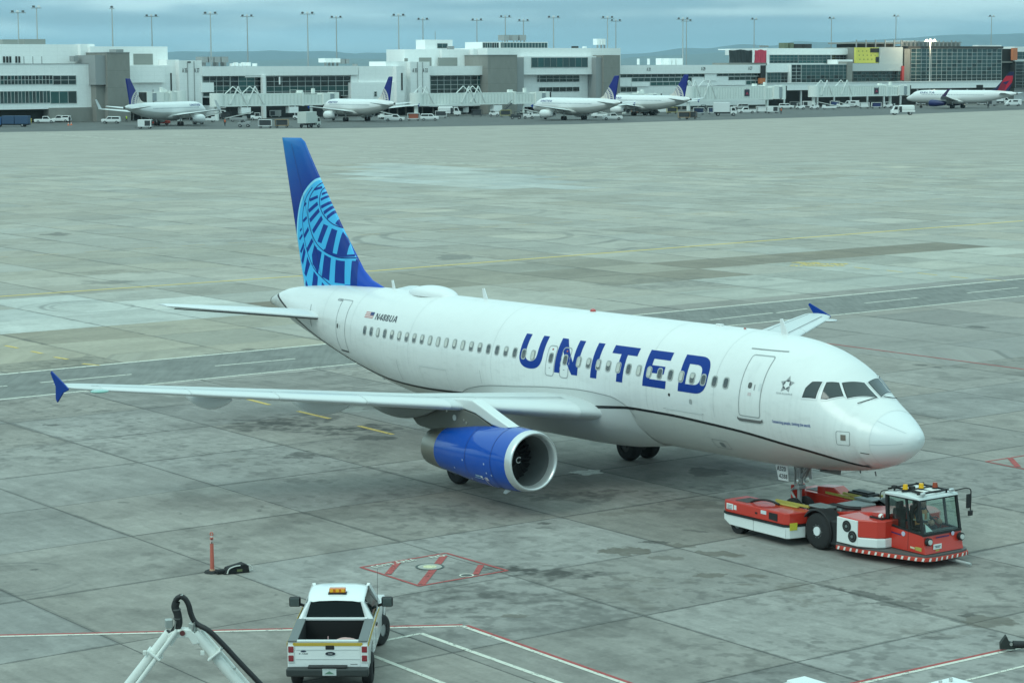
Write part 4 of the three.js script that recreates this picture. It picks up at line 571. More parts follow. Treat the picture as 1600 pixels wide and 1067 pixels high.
// ---- lettering
for (const s of [-1]) {
  const H0 = 3.94, H1 = 5.08, W = 0.335, S = sidePt(s);
  const L = (pts) => pts.map(([x, y]) => [x, y]);
  const U = new THREE.Shape(); U.moveTo(17.25, H1); U.lineTo(17.25, 4.42); U.quadraticCurveTo(17.25, H0, 16.58, H0); U.quadraticCurveTo(15.91, H0, 15.91, 4.42); U.lineTo(15.91, H1); U.lineTo(16.24, H1); U.lineTo(16.24, 4.5); U.quadraticCurveTo(16.24, 4.2, 16.58, 4.2); U.quadraticCurveTo(16.92, 4.2, 16.92, 4.5); U.lineTo(16.92, H1);
  const Dd = new THREE.Shape(); Dd.moveTo(8.62, H0); Dd.lineTo(8.62, H1); Dd.lineTo(7.85, H1); Dd.quadraticCurveTo(7.28, H1, 7.28, 4.62); Dd.lineTo(7.28, 4.4); Dd.quadraticCurveTo(7.28, H0, 7.85, H0); Dd.lineTo(8.62, H0); const hole = new THREE.Path(); hole.moveTo(8.29, 4.2); hole.lineTo(8.29, 4.82); hole.lineTo(7.95, 4.82); hole.quadraticCurveTo(7.61, 4.82, 7.61, 4.58); hole.lineTo(7.61, 4.44); hole.quadraticCurveTo(7.61, 4.2, 7.95, 4.2); hole.lineTo(8.29, 4.2); Dd.holes.push(hole);
  const letters = [U,
    L([[15.16, H0], [15.16, H1], [14.84, H1], [14.19, 4.36], [14.19, H1], [13.87, H1], [13.87, H0], [14.19, H0], [14.84, 4.66], [14.84, H0]]),
    L([[13.16, H0], [13.16, H1], [12.82, H1], [12.82, H0]]),
    L([[12.26, H1], [10.95, H1], [10.95, 4.83], [11.44, 4.83], [11.44, H0], [11.77, H0], [11.77, 4.83], [12.26, 4.83]]),
    L([[10.40, H0], [10.40, H1], [9.26, H1], [9.26, 4.83], [10.07, 4.83], [10.07, 4.63], [9.4, 4.63], [9.4, 4.39], [10.07, 4.39], [10.07, 4.19], [9.24, 4.19], [9.24, H0]]), Dd];
  for (const l of letters) ap('letter', onHull(l, S, 0.006, 0.12), mt(0.004, 0.034, 0.23, 0.4, 0, { specularIntensity: 0.35 }));
  const small = (str, x0, x1, y0, h, m, name) => { const shp = textShapes(str, 1), g = new THREE.ShapeGeometry(shp); g.computeBoundingBox(); const b = g.boundingBox, k = (x0 - x1) / (b.max.x - b.min.x); return ap(name, shp.map((sh) => { const T = (p) => new THREE.Vector2(x0 - (p.x - b.min.x) * k, y0 + (p.y - b.min.y) / (b.max.y - b.min.y) * h), q = sh.extractPoints(3), n = new THREE.Shape(q.shape.map(T)); q.holes.forEach((hh) => n.holes.push(new THREE.Path(hh.map(T)))); return onHull(n, S, 0.007, 0.3); }), m); };
  small('N488UA', 27.12, 25.5, 4.85, 0.235, mt(0.05, 0.055, 0.07, 0.5), 'registration');
  small('Connecting people. Uniting the world.', 4.32, 2.84, 3.36, 0.12, mt(0.02, 0.07, 0.28, 0.5), 'slogan');
  small('STAR ALLIANCE', 4.22, 3.62, 4.28, 0.05, mt(0.35, 0.36, 0.37, 0.5), 'emblem_caption');
  small('4288', 30.75, 30.3, 5.31, 0.09, mt(0.2, 0.2, 0.22, 0.5), 'fleet_number');
  // flag
  ap('flag_stripe', onHull([[27.95, 4.87], [27.95, 5.1], [27.3, 5.1], [27.3, 4.87]], S, 0.006), mt(0.72, 0.6, 0.58, 0.5));
  for (let k = 0; k < 4; k++) ap('flag_stripe', onHull([[27.95, 4.88 + k * 0.062], [27.95, 4.905 + k * 0.062], [27.3, 4.905 + k * 0.062], [27.3, 4.88 + k * 0.062]], S, 0.009), mt(0.42, 0.12, 0.12, 0.5));
  ap('flag_field', onHull([[27.58, 4.98], [27.58, 5.1], [27.3, 5.1], [27.3, 4.98]], S, 0.011), mt(0.03, 0.05, 0.16, 0.5));
  // the five pointed emblem
  for (let k = 0; k < 5; k++) {
    const c = [3.91, 4.57], rot = (p) => { const a = k * 2 * Math.PI / 5, q = [-p[0], p[1]]; return [c[0] + q[0] * Math.cos(a) - q[1] * Math.sin(a), c[1] + q[0] * Math.sin(a) + q[1] * Math.cos(a)]; };
    ap('emblem_ray', onHull([[-0.09, 0.1], [0.0, 0.255], [0.075, 0.115], [0.0, 0.14]].map(rot), S, 0.006), mt(0.3, 0.3, 0.3, 0.4, 0.3)); ap('emblem_ray', onHull([[-0.09, 0.1], [0.0, 0.14], [0.075, 0.115], [0.03, 0.085]].map(rot), S, 0.008), mt(0.06, 0.065, 0.07, 0.4));
  }
  // ---- doors, hatches and windows on the side in view
  const ringM = mt(0.33, 0.34, 0.34, 0.5), doorM = HULLW;
  const door = (x0, y0, x1, y1, name = 'door', r = 0.12) => { const d = ap(name, onHull(rrect(x1 + 0.02, y0 + 0.02, x0 - 0.02, y1 - 0.02, r), S, 0.004, 0.2), doorM); ap('door_outline', onHull(rrect(x1, y0, x0, y1, r, 0, 0.035), S, 0.007, 0.2), ringM, d); return d; };
  const fd = door(5.74, 3.46, 4.8, 5.32); ap('door_sill', onHull([[5.8, 3.45], [5.8, 3.36], [5.72, 3.31], [4.82, 3.31], [4.7, 3.36], [4.7, 3.45], [4.78, 3.4], [5.74, 3.4]], S, 0.03, 0.15), mt(0.2, 0.2, 0.2, 0.4, 0.5), fd);
  ap('door_porthole', onHull(rrect(5.24, 4.34, 5.4, 4.52, 0.075), S, 0.011), DARKG, fd); ap('door_handle', onHull([[5.13, 4.3], [5.13, 4.47], [5.1, 4.47], [5.1, 4.3]], S, 0.012), mt(0.2, 0.2, 0.21, 0.5), fd); ap('door_placard', onHull([[4.95, 4.3], [4.95, 4.52], [4.86, 4.52], [4.86, 4.3]], S, 0.011), mt(0.62, 0.64, 0.64, 0.5), fd); ap('door_placard', onHull([[5.36, 4.12], [5.36, 4.22], [5.22, 4.22], [5.22, 4.12]], S, 0.011), mt(0.6, 0.5, 0.5, 0.5), fd);
  ap('door_gutter', onHull([[6.0, 5.45], [6.0, 5.475], [4.55, 5.475], [4.55, 5.45]], S, 0.012, 0.1), SEAM, fd);
  const ad = door(30.3, 3.38, 29.42, 5.4); ap('door_sill', onHull([[30.28, 3.4], [30.28, 3.35], [29.44, 3.35], [29.44, 3.4]], S, 0.02, 0.15), BLACK, ad); ap('door_porthole', onHull(rrect(30.06, 4.28, 30.2, 4.46, 0.06), S, 0.011), DARKG, ad); ap('door_handle', onHull([[29.95, 4.28], [29.95, 4.42], [29.92, 4.42], [29.92, 4.28]], S, 0.012), ringM, ad);
  for (const x of [15.43, 14.62]) { const e = door(x + 0.25, 3.78, x - 0.25, 4.82, 'exit_hatch', 0.16); ap('exit_mark', onHull(rrect(x - 0.04, 4.66, x + 0.04, 4.72, 0.02), S, 0.012), mt(0.4, 0.08, 0.07, 0.5), e); ap('exit_mark', onHull([[x + 0.04, 4.05], [x + 0.04, 4.08], [x - 0.04, 4.08], [x - 0.04, 4.05]], S, 0.012), ringM, e); }
  const wins = []; for (let i = 0; i < 15; i++) wins.push([6.399 + 0.5334 * i, [0, 1, 2, 5, 6, 9].includes(i)]); wins.push([14.62, true], [15.43, true]);
  for (let i = 0; i < 22; i++) wins.push([27.676 - 0.5334 * i, [0, 1, 3, 16, 17, 19, 20].includes(i)]);
  const frameM = mt(0.42, 0.42, 0.4, 0.35, 0.4), shade = mt(0.5, 0.49, 0.44, 0.15, 0, { clearcoat: 1, clearcoatRoughness: 0.04 }), pane = mt(0.04, 0.045, 0.045, 0.1, 0, { clearcoat: 1, clearcoatRoughness: 0.04 });
  const wq = rng(31); for (const [x, dark] of wins) { if (x < 16.05 && x > 15.7) continue; const w = ap('cabin_window', onHull(rrect(x - 0.135, 4.215, x + 0.135, 4.585, 0.12), S, 0.009), frameM); ap('window_pane', onHull(rrect(x - 0.095, 4.255, x + 0.095, 4.545, 0.09), S, 0.012), pane, w); if (!dark) { const low = 4.262 + (wq() < 0.45 ? 0 : wq() * 0.17); ap('window_shade', onHull(rrect(x - 0.078, low, x + 0.088, 4.54, Math.min(0.075, (4.54 - low) * 0.4)), S, 0.014), shade, w); } }
  const line = (x0, y0, x1, y1, w = 0.02, m = SEAM, name = 'panel_seam') => { const dx = x1 - x0, dy = y1 - y0, l = Math.hypot(dx, dy), nx = -dy / l * w / 2, ny = dx / l * w / 2; return ap(name, onHull([[x0 + nx, y0 + ny], [x1 + nx, y1 + ny], [x1 - nx, y1 - ny], [x0 - nx, y0 - ny]], S, 0.005, 0.2), m); };
  ap('cargo_hinge', onHull([[9.26, 3.3], [9.26, 3.36], [7.48, 3.36], [7.48, 3.3]], S, 0.014, 0.2), mt(0.66, 0.67, 0.66, 0.4)); ap('cargo_hinge', onHull([[23.6, 3.4], [23.6, 3.46], [21.78, 3.46], [21.78, 3.4]], S, 0.014, 0.2), mt(0.66, 0.67, 0.66, 0.4));
  ap('cargo_door', onHull(rrect(7.5, 2.2, 9.24, 3.3, 0.05, 0, 0.016), S, 0.005, 0.2), mt(0.55, 0.56, 0.55, 0.5)); ap('cargo_door', onHull(rrect(21.8, 2.62, 23.58, 3.4, 0.05, 0, 0.016), S, 0.005, 0.2), mt(0.55, 0.56, 0.55, 0.5));
  line(7.4, 3.31, 9.4, 3.31, 0.012); 
  ap('static_plate', onHull(rrect(1.56, 2.94, 1.99, 3.36, 0.06, 0, 0.016), S, 0.006), SEAM); ap('static_port', onHull([[1.68, 3.09], [1.68, 3.26], [1.84, 3.26], [1.84, 3.09]], S, 0.008), mt(0.22, 0.18, 0.15, 0.5, 0.3));
  ap('vent_port', onHull(rrect(8.99, 3.73, 9.09, 3.83, 0.05), S, 0.008), BLACK); ap('vent_port', onHull(rrect(7.92, 3.58, 8.06, 3.74, 0.06), S, 0.008), ringM); ap('service_panel', onHull(rrect(6.75, 2.2, 7.5, 2.5, 0.08, 0, 0.016), S, 0.008), SEAM); ap('service_panel', onHull(rrect(6.98, 2.25, 7.2, 2.42, 0.07), S, 0.008), mt(0.2, 0.22, 0.22, 0.5));
  line(1.08, 2.72, 1.32, 2.75, 0.03, DARKG, 'probe'); line(3.1, 2.58, 3.28, 2.62, 0.08, WHITEP, 'probe');
  ap('stabilizer_plate', onHull([[33.02, 4.08], [33.02, 5.0], [32.97, 5.0], [32.97, 4.08]], S, 0.006), SEAM);
  line(25.2, 3.5, 25.25, 2.7, 0.014); line(19.6, 3.6, 19.6, 3.1, 0.014);
}
for (const x of [6.9, 10.2, 18.9, 24.3, 28.9, 31.6]) { const a = [], b = []; for (let k = 0; k <= 40; k++) { const t = Math.PI * (0.42 + 0.66 * k / 40); a.push(hullPt(x, t, 0.0035)); b.push(hullPt(x + 0.011, t, 0.0035)); } ap('panel_seam', loft([a, b], false, false), mt(0.46, 0.47, 0.47, 0.5)); }
// ---- cockpit windows
{
  const A = (x, z, s = -1) => { const q = Math.max(-1, Math.min(1, z / hullWide(x))); return [x, s < 0 ? Math.PI - Math.acos(-q) : Math.acos(q)]; };   // z is the distance outboard
  const byY = (x, y, s) => { const t = Math.asin((y - CY - hullC(x)) / hullH(x)); return [x, s < 0 ? Math.PI - t : t]; };
  const front = (s) => [[2.45, 0.76], [2.2, 0.075], [1.63, 0.075], [2.06, 0.92]].map(([x, z]) => { const t = Math.acos(z / hullWide(x)); return [x, s < 0 ? Math.PI - t : t]; });
  const mid = (s) => [[2.66, 4.24], [2.75, 4.7], [2.5, 4.69], [2.17, 4.33], [2.5, 4.235]].map(([x, y]) => byY(x, y, s)), rear = (s) => [[3.25, 4.24], [3.24, 4.52], [3.13, 4.7], [2.86, 4.71], [2.81, 4.24]].map(([x, y]) => byY(x, y, s));
  const grow = (P, k) => { const c = [0, 1].map((i) => P.reduce((q, p) => q + p[i], 0) / P.length); return P.map((p) => { const d = [p[0] - c[0], (p[1] - c[1]) * 1.6], l = Math.hypot(...d); return [p[0] + d[0] / l * k, p[1] + d[1] / l * k / 1.6]; }); };
  for (const s of [-1, 1]) for (const P of [front(s), mid(s), rear(s)]) {
    const w = ap('cockpit_window', onHull(grow(P, 0.055), (x, t) => hullPt(x, t), 0.012, 0.08), WHITEP); ap('rubber_seal', onHull(grow(P, 0.004), (x, t) => hullPt(x, t), 0.016, 0.08), BLACK, w); ap('cockpit_glass', onHull(grow(P, -0.026), (x, t) => hullPt(x, t), 0.019, 0.08), mt(0.03, 0.04, 0.042, 0.08, 0, { clearcoat: 0.3, clearcoatRoughness: 0.03 }), w);
    if (P === w) break;
  }
  for (const s of [-1, 1]) ap('wiper', rod(hullPt(1.62, Math.PI / 2 - s * 0.1, 0.05), hullPt(1.75, Math.PI / 2 - s * 0.62, 0.05), 0.012), BLACK);
}
// ---- belly fairing
{
  const top = pchip([[10.93, 2.1], [11.0, 2.75], [11.38, 3.2], [12.18, 3.42], [13.66, 3.47], [15.31, 3.4], [17.74, 3.2], [19.3, 3.07], [20.4, 2.88], [21.1, 2.66], [21.5, 2.2]]), bump = pchip([[10.93, 0], [11.6, 0.1], [13, 0.26], [15, 0.32], [18, 0.32], [20, 0.2], [21.5, 0]]), rings = [];
  for (let x = 10.95; x <= 21.48; x += 0.26) { const t0 = Math.asin(Math.max(-0.95, (top(x) - CY - hullC(x)) / hullH(x))), a = []; for (let k = 0; k <= 48; k++) { const q = k / 48, t = Math.PI - t0 + (Math.PI + 2 * t0) * q, e = Math.min(q, 1 - q) * 2; a.push(hullPt(x, t, 0.012 + bump(x) * sstep(0, 0.4, e))); } rings.push(a); }
  ap('belly_fairing', loft(rings, false, false), mt(0.56, 0.57, 0.555, 0.4, 0, { clearcoat: 0.3, clearcoatRoughness: 0.2 }));
  for (const s of [-1, 1]) { const a = [], b = []; for (let k = 0; k <= 30; k++) { const x = 10.98 + 3.2 * k / 30, t0 = Math.asin(Math.max(-0.95, (top(x) - CY - hullC(x)) / hullH(x))); for (const [d, L] of [[-0.042, a], [0.042, b]]) { const yy = cheat(x) + d, t = Math.PI - Math.asin((yy - CY - hullC(x)) / hullH(x)), q = Math.max(0, (t - Math.PI + t0) / (Math.PI + 2 * t0)), p = hullPt(x, t, 0.02 + bump(x) * sstep(0, 0.4, 2 * q)); L.push([p[0], p[1], s < 0 ? p[2] : -p[2]]); } } ap('cheatline', loft([a, b], false, false), BLACK); }
  for (const s of [-1, 1]) ap('fairing_seam', ribbon((x) => top(x), 11.02, 21.3, 0.022, 60, s, 0.02), SEAM);
}
// ---- wings
const foil = (n = 14) => { const up = [], lo = []; for (let k = 0; k <= n; k++) { const t = 0.5 * (1 - Math.cos(Math.PI * k / n)), y = 5 * 0.115 * (0.2969 * Math.sqrt(t) - 0.126 * t - 0.3516 * t * t + 0.2843 * t ** 3 - 0.1036 * t ** 4), c = 0.025 * Math.sin(Math.PI * Math.pow(t, 1.3)); up.push([t, y + c]); lo.push([t, -y * 0.85 + c]); } return [...up.reverse(), ...lo.slice(1, -1)]; };
function wingSection(y, le, te, z, thick, twist, s) { const c = te - le; return foil().map(([t, h]) => [le + t * c * Math.cos(twist), z + h * c * thick / 0.115 * 0.92 - t * c * Math.sin(twist), s * y]); }
const LE = (y) => 12.7 + (y - 1.975) * 0.5605, TEx = (y) => y < 6.4 ? 18.95 + (y - 1.975) * 0.09 : 19.35 + (y - 6.4) * 0.318, WZ = (y) => 2.78 + (y - 1.975) * 0.0885;
for (const s of [-1, 1]) {
  const secs = [1.2, 1.975, 3, 4.4, 6.4, 9, 12, 14.8, 16.5].map((y) => wingSection(y, LE(y), TEx(y), WZ(y), y < 6.4 ? 0.15 - (y - 1.975) * 0.007 : 0.117 - (y - 6.4) * 0.0006, 0.055 - 0.06 * (y / 17), s));
  secs.push(wingSection(16.9, LE(16.9) + 0.1, TEx(16.9), WZ(16.9), 0.1, -0.005, s), wingSection(17.08, LE(17.08) + 0.32, TEx(17.08) - 0.05, WZ(17.08), 0.06, -0.005, s));
  const w = ap('wing', loft(secs, true, true, s > 0), WINGG);
  // slats: a bright leading edge in five lengths
  for (const [y0, y1] of [[2.5, 5.2], [6.3, 8.7], [8.75, 11.2], [11.25, 13.7], [13.75, 16.2]]) { const r = []; for (let k = 0; k <= 6; k++) { const y = y0 + (y1 - y0) * k / 6, sec = wingSection(y, LE(y) - 0.03, TEx(y), WZ(y), (y < 6.4 ? 0.152 - (y - 1.975) * 0.007 : 0.119 - (y - 6.4) * 0.0006) * 1.04, 0.055 - 0.06 * (y / 17), s), ring = sec.filter((q) => q[0] - LE(y) < (TEx(y) - LE(y)) * 0.2); const up = ring.filter((_, i) => i >= 0); r.push(up); } const n = Math.min(...r.map((q) => q.length)); ap('slat', loft(r.map((q) => q.slice(0, n)), true, true, s > 0), SLAT, w); }
  // lines of the flaps and spoilers
  const top = (y, t) => { const sec = wingSection(y, LE(y), TEx(y), WZ(y), y < 6.4 ? 0.15 - (y - 1.975) * 0.007 : 0.117 - (y - 6.4) * 0.0006, 0.055 - 0.06 * (y / 17), s), c = TEx(y) - LE(y); let b = sec[0]; for (const q of sec.slice(0, 15)) if (Math.abs((q[0] - LE(y)) / c - t) < Math.abs((b[0] - LE(y)) / c - t)) b = q; return [LE(y) + t * c, b[1] + 0.012, s * y]; };
  for (const [ya, ta, yb, tb] of [[2.5, 0.78, 6.4, 0.7], [6.4, 0.7, 13.4, 0.68], [13.5, 0.72, 16.6, 0.72], [2.5, 0.2, 16.4, 0.19]]) { const a = [], b = []; for (let k = 0; k <= 12; k++) { const y = ya + (yb - ya) * k / 12, t = ta + (tb - ta) * k / 12; a.push(top(y, t)); b.push(top(y, t).map((q, i) => i === 0 ? q + 0.035 : q)); } ap('wing_seam', loft([a, b], false, false), DARKG, w); }
  const fz = s * 17.1, fence = [[21.35, 4.1], [21.75, 4.26], [22.6, 4.56], [22.68, 4.5], [22.3, 4.08], [22.32, 3.66], [22.22, 3.56], [21.75, 3.92], [21.38, 4.04]];
  const fg = prism(fence, 0.05, 'xy', 0.012); fg.translate(0, 0, fz); ap('wingtip_fence', fg, NAVY);
  ap('navigation_light', (() => { const g = new THREE.SphereGeometry(0.16, 14, 8); g.scale(1.9, 0.42, 2.0); g.translate(20.62, 4.02, s * 16.35); return g; })(), s < 0 ? mt(0.2, 0.42, 0.36, 0.05, 0, { clearcoat: 1 }) : mt(0.5, 0.5, 0.5, 0.1, 0, { clearcoat: 1 }));
  // flap track fairings
  for (const [y, x0, L, r] of [[6.15, 16.2, 4.6, 0.3], [8.9, 17.3, 4.1, 0.27], [12.4, 19.0, 3.4, 0.22]]) { const rr = []; for (let k = 0; k <= 14; k++) { const t = k / 14, a = []; const q = Math.pow(Math.sin(Math.PI * Math.min(1, t * 0.97 + 0.015)), 0.65), cx = x0 + L * t, cyy = WZ(y) - 0.16 - 0.16 * Math.sin(Math.PI * t) - 0.1 * t; for (let i = 0; i < 16; i++) { const an = i / 16 * 6.2832; a.push([cx, cyy + r * 1.25 * q * Math.sin(an), s * y + r * 0.8 * q * Math.cos(an)]); } rr.push(a); } ap('flap_fairing', loft(rr, true, true, true), y < 7 ? mt(0.22, 0.225, 0.21, 0.6) : WINGG); }
}
// ---- engines
for (const s of [-1, 1]) {
  const ez = s * 5.75, ey = 1.73, tilt = 0.028;
  const ring = (x, r0, n = 40, drop = 1) => { const a = [], r = r0 * 0.945; for (let i = 0; i < n; i++) { const t = i / n * 6.2832, f = Math.sin(t) < 0 ? drop : 1; a.push([x, ey - (x - 11.3) * tilt + r * f * Math.sin(t), ez + r * Math.cos(t)]); } return a; };
  const cowl = (list, name, m, parent) => ap(name, loft(list.map(([x, r]) => ring(x, r)), true, false), m, parent);
  const e = cowl([[11.52, 1.055], [11.8, 1.085], [12.3, 1.1], [12.95, 1.09], [13.6, 1.055], [14.3, 0.99], [15.0, 0.9], [15.65, 0.82], [15.9, 0.795]], 'engine_cowl', BLUE);
  cowl([[11.56, 0.86], [11.36, 0.88], [11.27, 0.925], [11.24, 0.965], [11.27, 1.0], [11.36, 1.032], [11.52, 1.056]], 'intake_lip', mt(0.66, 0.67, 0.67, 0.3, 0.55), e);
  cowl([[11.56, 0.861], [11.9, 0.835], [12.3, 0.825], [12.95, 0.83]], 'intake_duct', mt(0.15, 0.155, 0.155, 0.5, 0.1), e);
  ap('fan_case', [(() => { const g = new THREE.CircleGeometry(0.785, 40); g.rotateY(-Math.PI / 2); g.translate(12.75, ey - 0.04, ez); return g; })()], BLACK, e);
  for (let k = 0; k < 22; k++) { const g = new THREE.BoxGeometry(0.03, 0.5, 0.17); g.rotateY(0.65); g.translate(0, 0.5, 0); g.rotateX(k / 22 * 6.2832); g.translate(12.5, ey - 0.035, ez); ap('fan_blade', g, mt(0.03, 0.03, 0.031, 0.45, 0.3), e); }
  ap('spinner', (() => { const g = new THREE.ConeGeometry(0.27, 0.5, 24); g.rotateZ(Math.PI / 2); g.translate(12.2, ey - 0.03, ez); return g; })(), mt(0.03, 0.03, 0.032, 0.4), e);
  ap('spinner_mark', (() => { const P = []; for (let k = 0; k <= 20; k++) { const a = k / 20 * 4.6 + 0.9, r = 0.06 + k / 20 * 0.05; P.push([12.2 - 0.25 + r * 1.85 - 0.012, ey - 0.03 + (r + 0.01) * Math.sin(a), ez + (r + 0.01) * Math.cos(a)]); } return tube(P, 0.014, 30, 6); })(), mt(0.8, 0.8, 0.78, 0.5), e);
  cowl([[15.9, 0.797], [16.05, 0.785], [16.5, 0.73], [16.85, 0.675], [16.86, 0.64], [16.5, 0.66]], 'exhaust_nozzle', mt(0.36, 0.33, 0.28, 0.34, 0.85), e);
  ap('exhaust_plug', (() => { const g = new THREE.ConeGeometry(0.4, 1.3, 24); g.rotateZ(-Math.PI / 2); g.translate(16.55, ey - 0.15, ez); return g; })(), mt(0.2, 0.19, 0.17, 0.45, 0.8), e);
  for (const x of [12.25, 13.75]) ap('cowl_seam', (() => { const a = ring(x - 0.01, (x < 13 ? 1.1 : 1.046) + 0.006), b = ring(x + 0.01, (x < 13 ? 1.1 : 1.044) + 0.006); return loft([a, b], true, false); })(), mt(0.008, 0.02, 0.14, 0.5), e);
  const cp = (x, deg, o) => { const r = pchip([[11.5, 1.055], [12.3, 1.1], [12.95, 1.09], [13.6, 1.055], [14.3, 0.99], [15.9, 0.795]])(x) * 0.945 + o, t = deg * Math.PI / 180; return [x, ey - (x - 11.3) * tilt + r * Math.sin(t), ez + s * r * Math.cos(t)]; };
  const patch = (x0, x1, d0, d1, m, name) => { const a = [], b = []; for (let k = 0; k <= 8; k++) { const d = d0 + (d1 - d0) * k / 8; a.push(cp(x0, d, 0.006)); b.push(cp(x1, d, 0.006)); } ap(name, loft([a, b], false, false), m, e); };
  patch(13.05, 13.3, -34, -30, mt(0.3, 0.45, 0.6, 0.5), 'cowl_placard'); patch(13.05, 13.42, -38.5, -36.5, mt(0.25, 0.4, 0.62, 0.5), 'cowl_placard'); patch(12.9, 13.03, -35.5, -30.5, mt(0.8, 0.8, 0.82, 0.5), 'cowl_placard'); patch(12.92, 13.04, -39, -37.5, mt(0.7, 0.7, 0.78, 0.5), 'cowl_placard'); patch(12.78, 12.84, -60, -34, mt(0.42, 0.36, 0.5, 0.5), 'cowl_stripe'); patch(12.62, 12.76, -40, -32, mt(0.66, 0.62, 0.72, 0.5), 'cowl_placard'); patch(12.25, 12.5, -66, -58, mt(0.12, 0.13, 0.1, 0.5), 'cowl_panel');
  for (const [x, d] of [[14.6, -28], [13.9, -5], [12.6, -5], [12.55, -22], [12.3, -25], [13.75, -46]]) patch(x - 0.03, x + 0.03, d - 1.6, d + 1.6, mt(0.4, 0.5, 0.65, 0.4), 'cowl_latch');
  ap('drain_mast', prism([[12.45, 0.6], [12.75, 0.62], [12.95, 0.42], [12.82, 0.4]], 0.05).translate(0, 0.08, ez), mt(0.75, 0.76, 0.76, 0.4), e);
  // pylon: bright fairing over a dark beam
  const py = (pts, t, m, name) => { const g = prism(pts, t, 'xy', 0.04); g.translate(0, 0, ez); return ap(name, g, m); };
  const p = py([[12.3, 2.74], [13.05, 2.98], [13.75, 3.22], [14.4, 3.42], [15.6, 3.36], [15.4, 3.14], [14.2, 2.99], [13.3, 2.72], [12.6, 2.64]], 0.42, mt(0.7, 0.71, 0.7, 0.3, 0.2), 'pylon');
  const q = prism([[13.2, 2.6], [14.2, 2.95], [15.4, 3.1], [18.5, 2.95], [18.62, 2.85], [17.75, 2.24], [17.55, 2.2], [16.2, 2.1], [15.0, 2.35]], 0.36, 'xy', 0.04); q.translate(0, 0, ez); ap('pylon_beam', q, mt(0.12, 0.12, 0.105, 0.6), p);
  ap('pylon_port', disc(0.1, 0.02, [15.45, 2.72, ez + s * 0.19], 'z'), mt(0.5, 0.5, 0.48, 0.4), p); for (const [x, y] of [[14.75, 2.62], [14.9, 2.7], [15.9, 2.9]]) ap('pylon_bolt', disc(0.04, 0.02, [x, y, ez + s * 0.19], 'z', 10), METAL, p);
}
// ---- tail
function plane(secs, s) { return loft(secs, true, true, s > 0); }
for (const s of [-1, 1]) {
  const S = [[0.6, 31.8, 35.75, 4.5], [1.0, 32.02, 35.8, 4.53], [3.5, 33.55, 36.25, 4.8], [6.0, 35.08, 36.55, 5.08], [6.22, 35.45, 36.55, 5.105]];
  const t = ap('stabilizer', plane(S.map(([y, l, e, z], i) => foil(10).map(([q, h]) => [l + q * (e - l), z + h * (e - l) * (i === 4 ? 0.5 : 0.85), s * y])), s), mt(0.68, 0.69, 0.69, 0.36));
  const edge = [], e2 = []; for (let k = 0; k <= 8; k++) { const y = 1.05 + 5 * k / 8, l = 32.02 + (y - 1) * 0.612, z = 4.53 + (y - 1) * 0.11; edge.push([l - 0.012, z - 0.05, s * y]); e2.push([l + 0.1, z - 0.1, s * y]); } ap('stabilizer_boot', loft([edge, e2], false, false), mt(0.1, 0.1, 0.1, 0.5), t);
}
const finLE = pchip([[5.7, 28.55], [5.87, 28.83], [6.12, 29.73], [6.57, 30.44], [7.35, 31.14], [8.23, 32.0], [9.35, 32.95], [10.23, 33.7], [11.3, 34.56], [11.6, 34.78], [11.74, 35.05]]), finTE = (y) => 35.08 + (y - 5.57) * 0.2475;
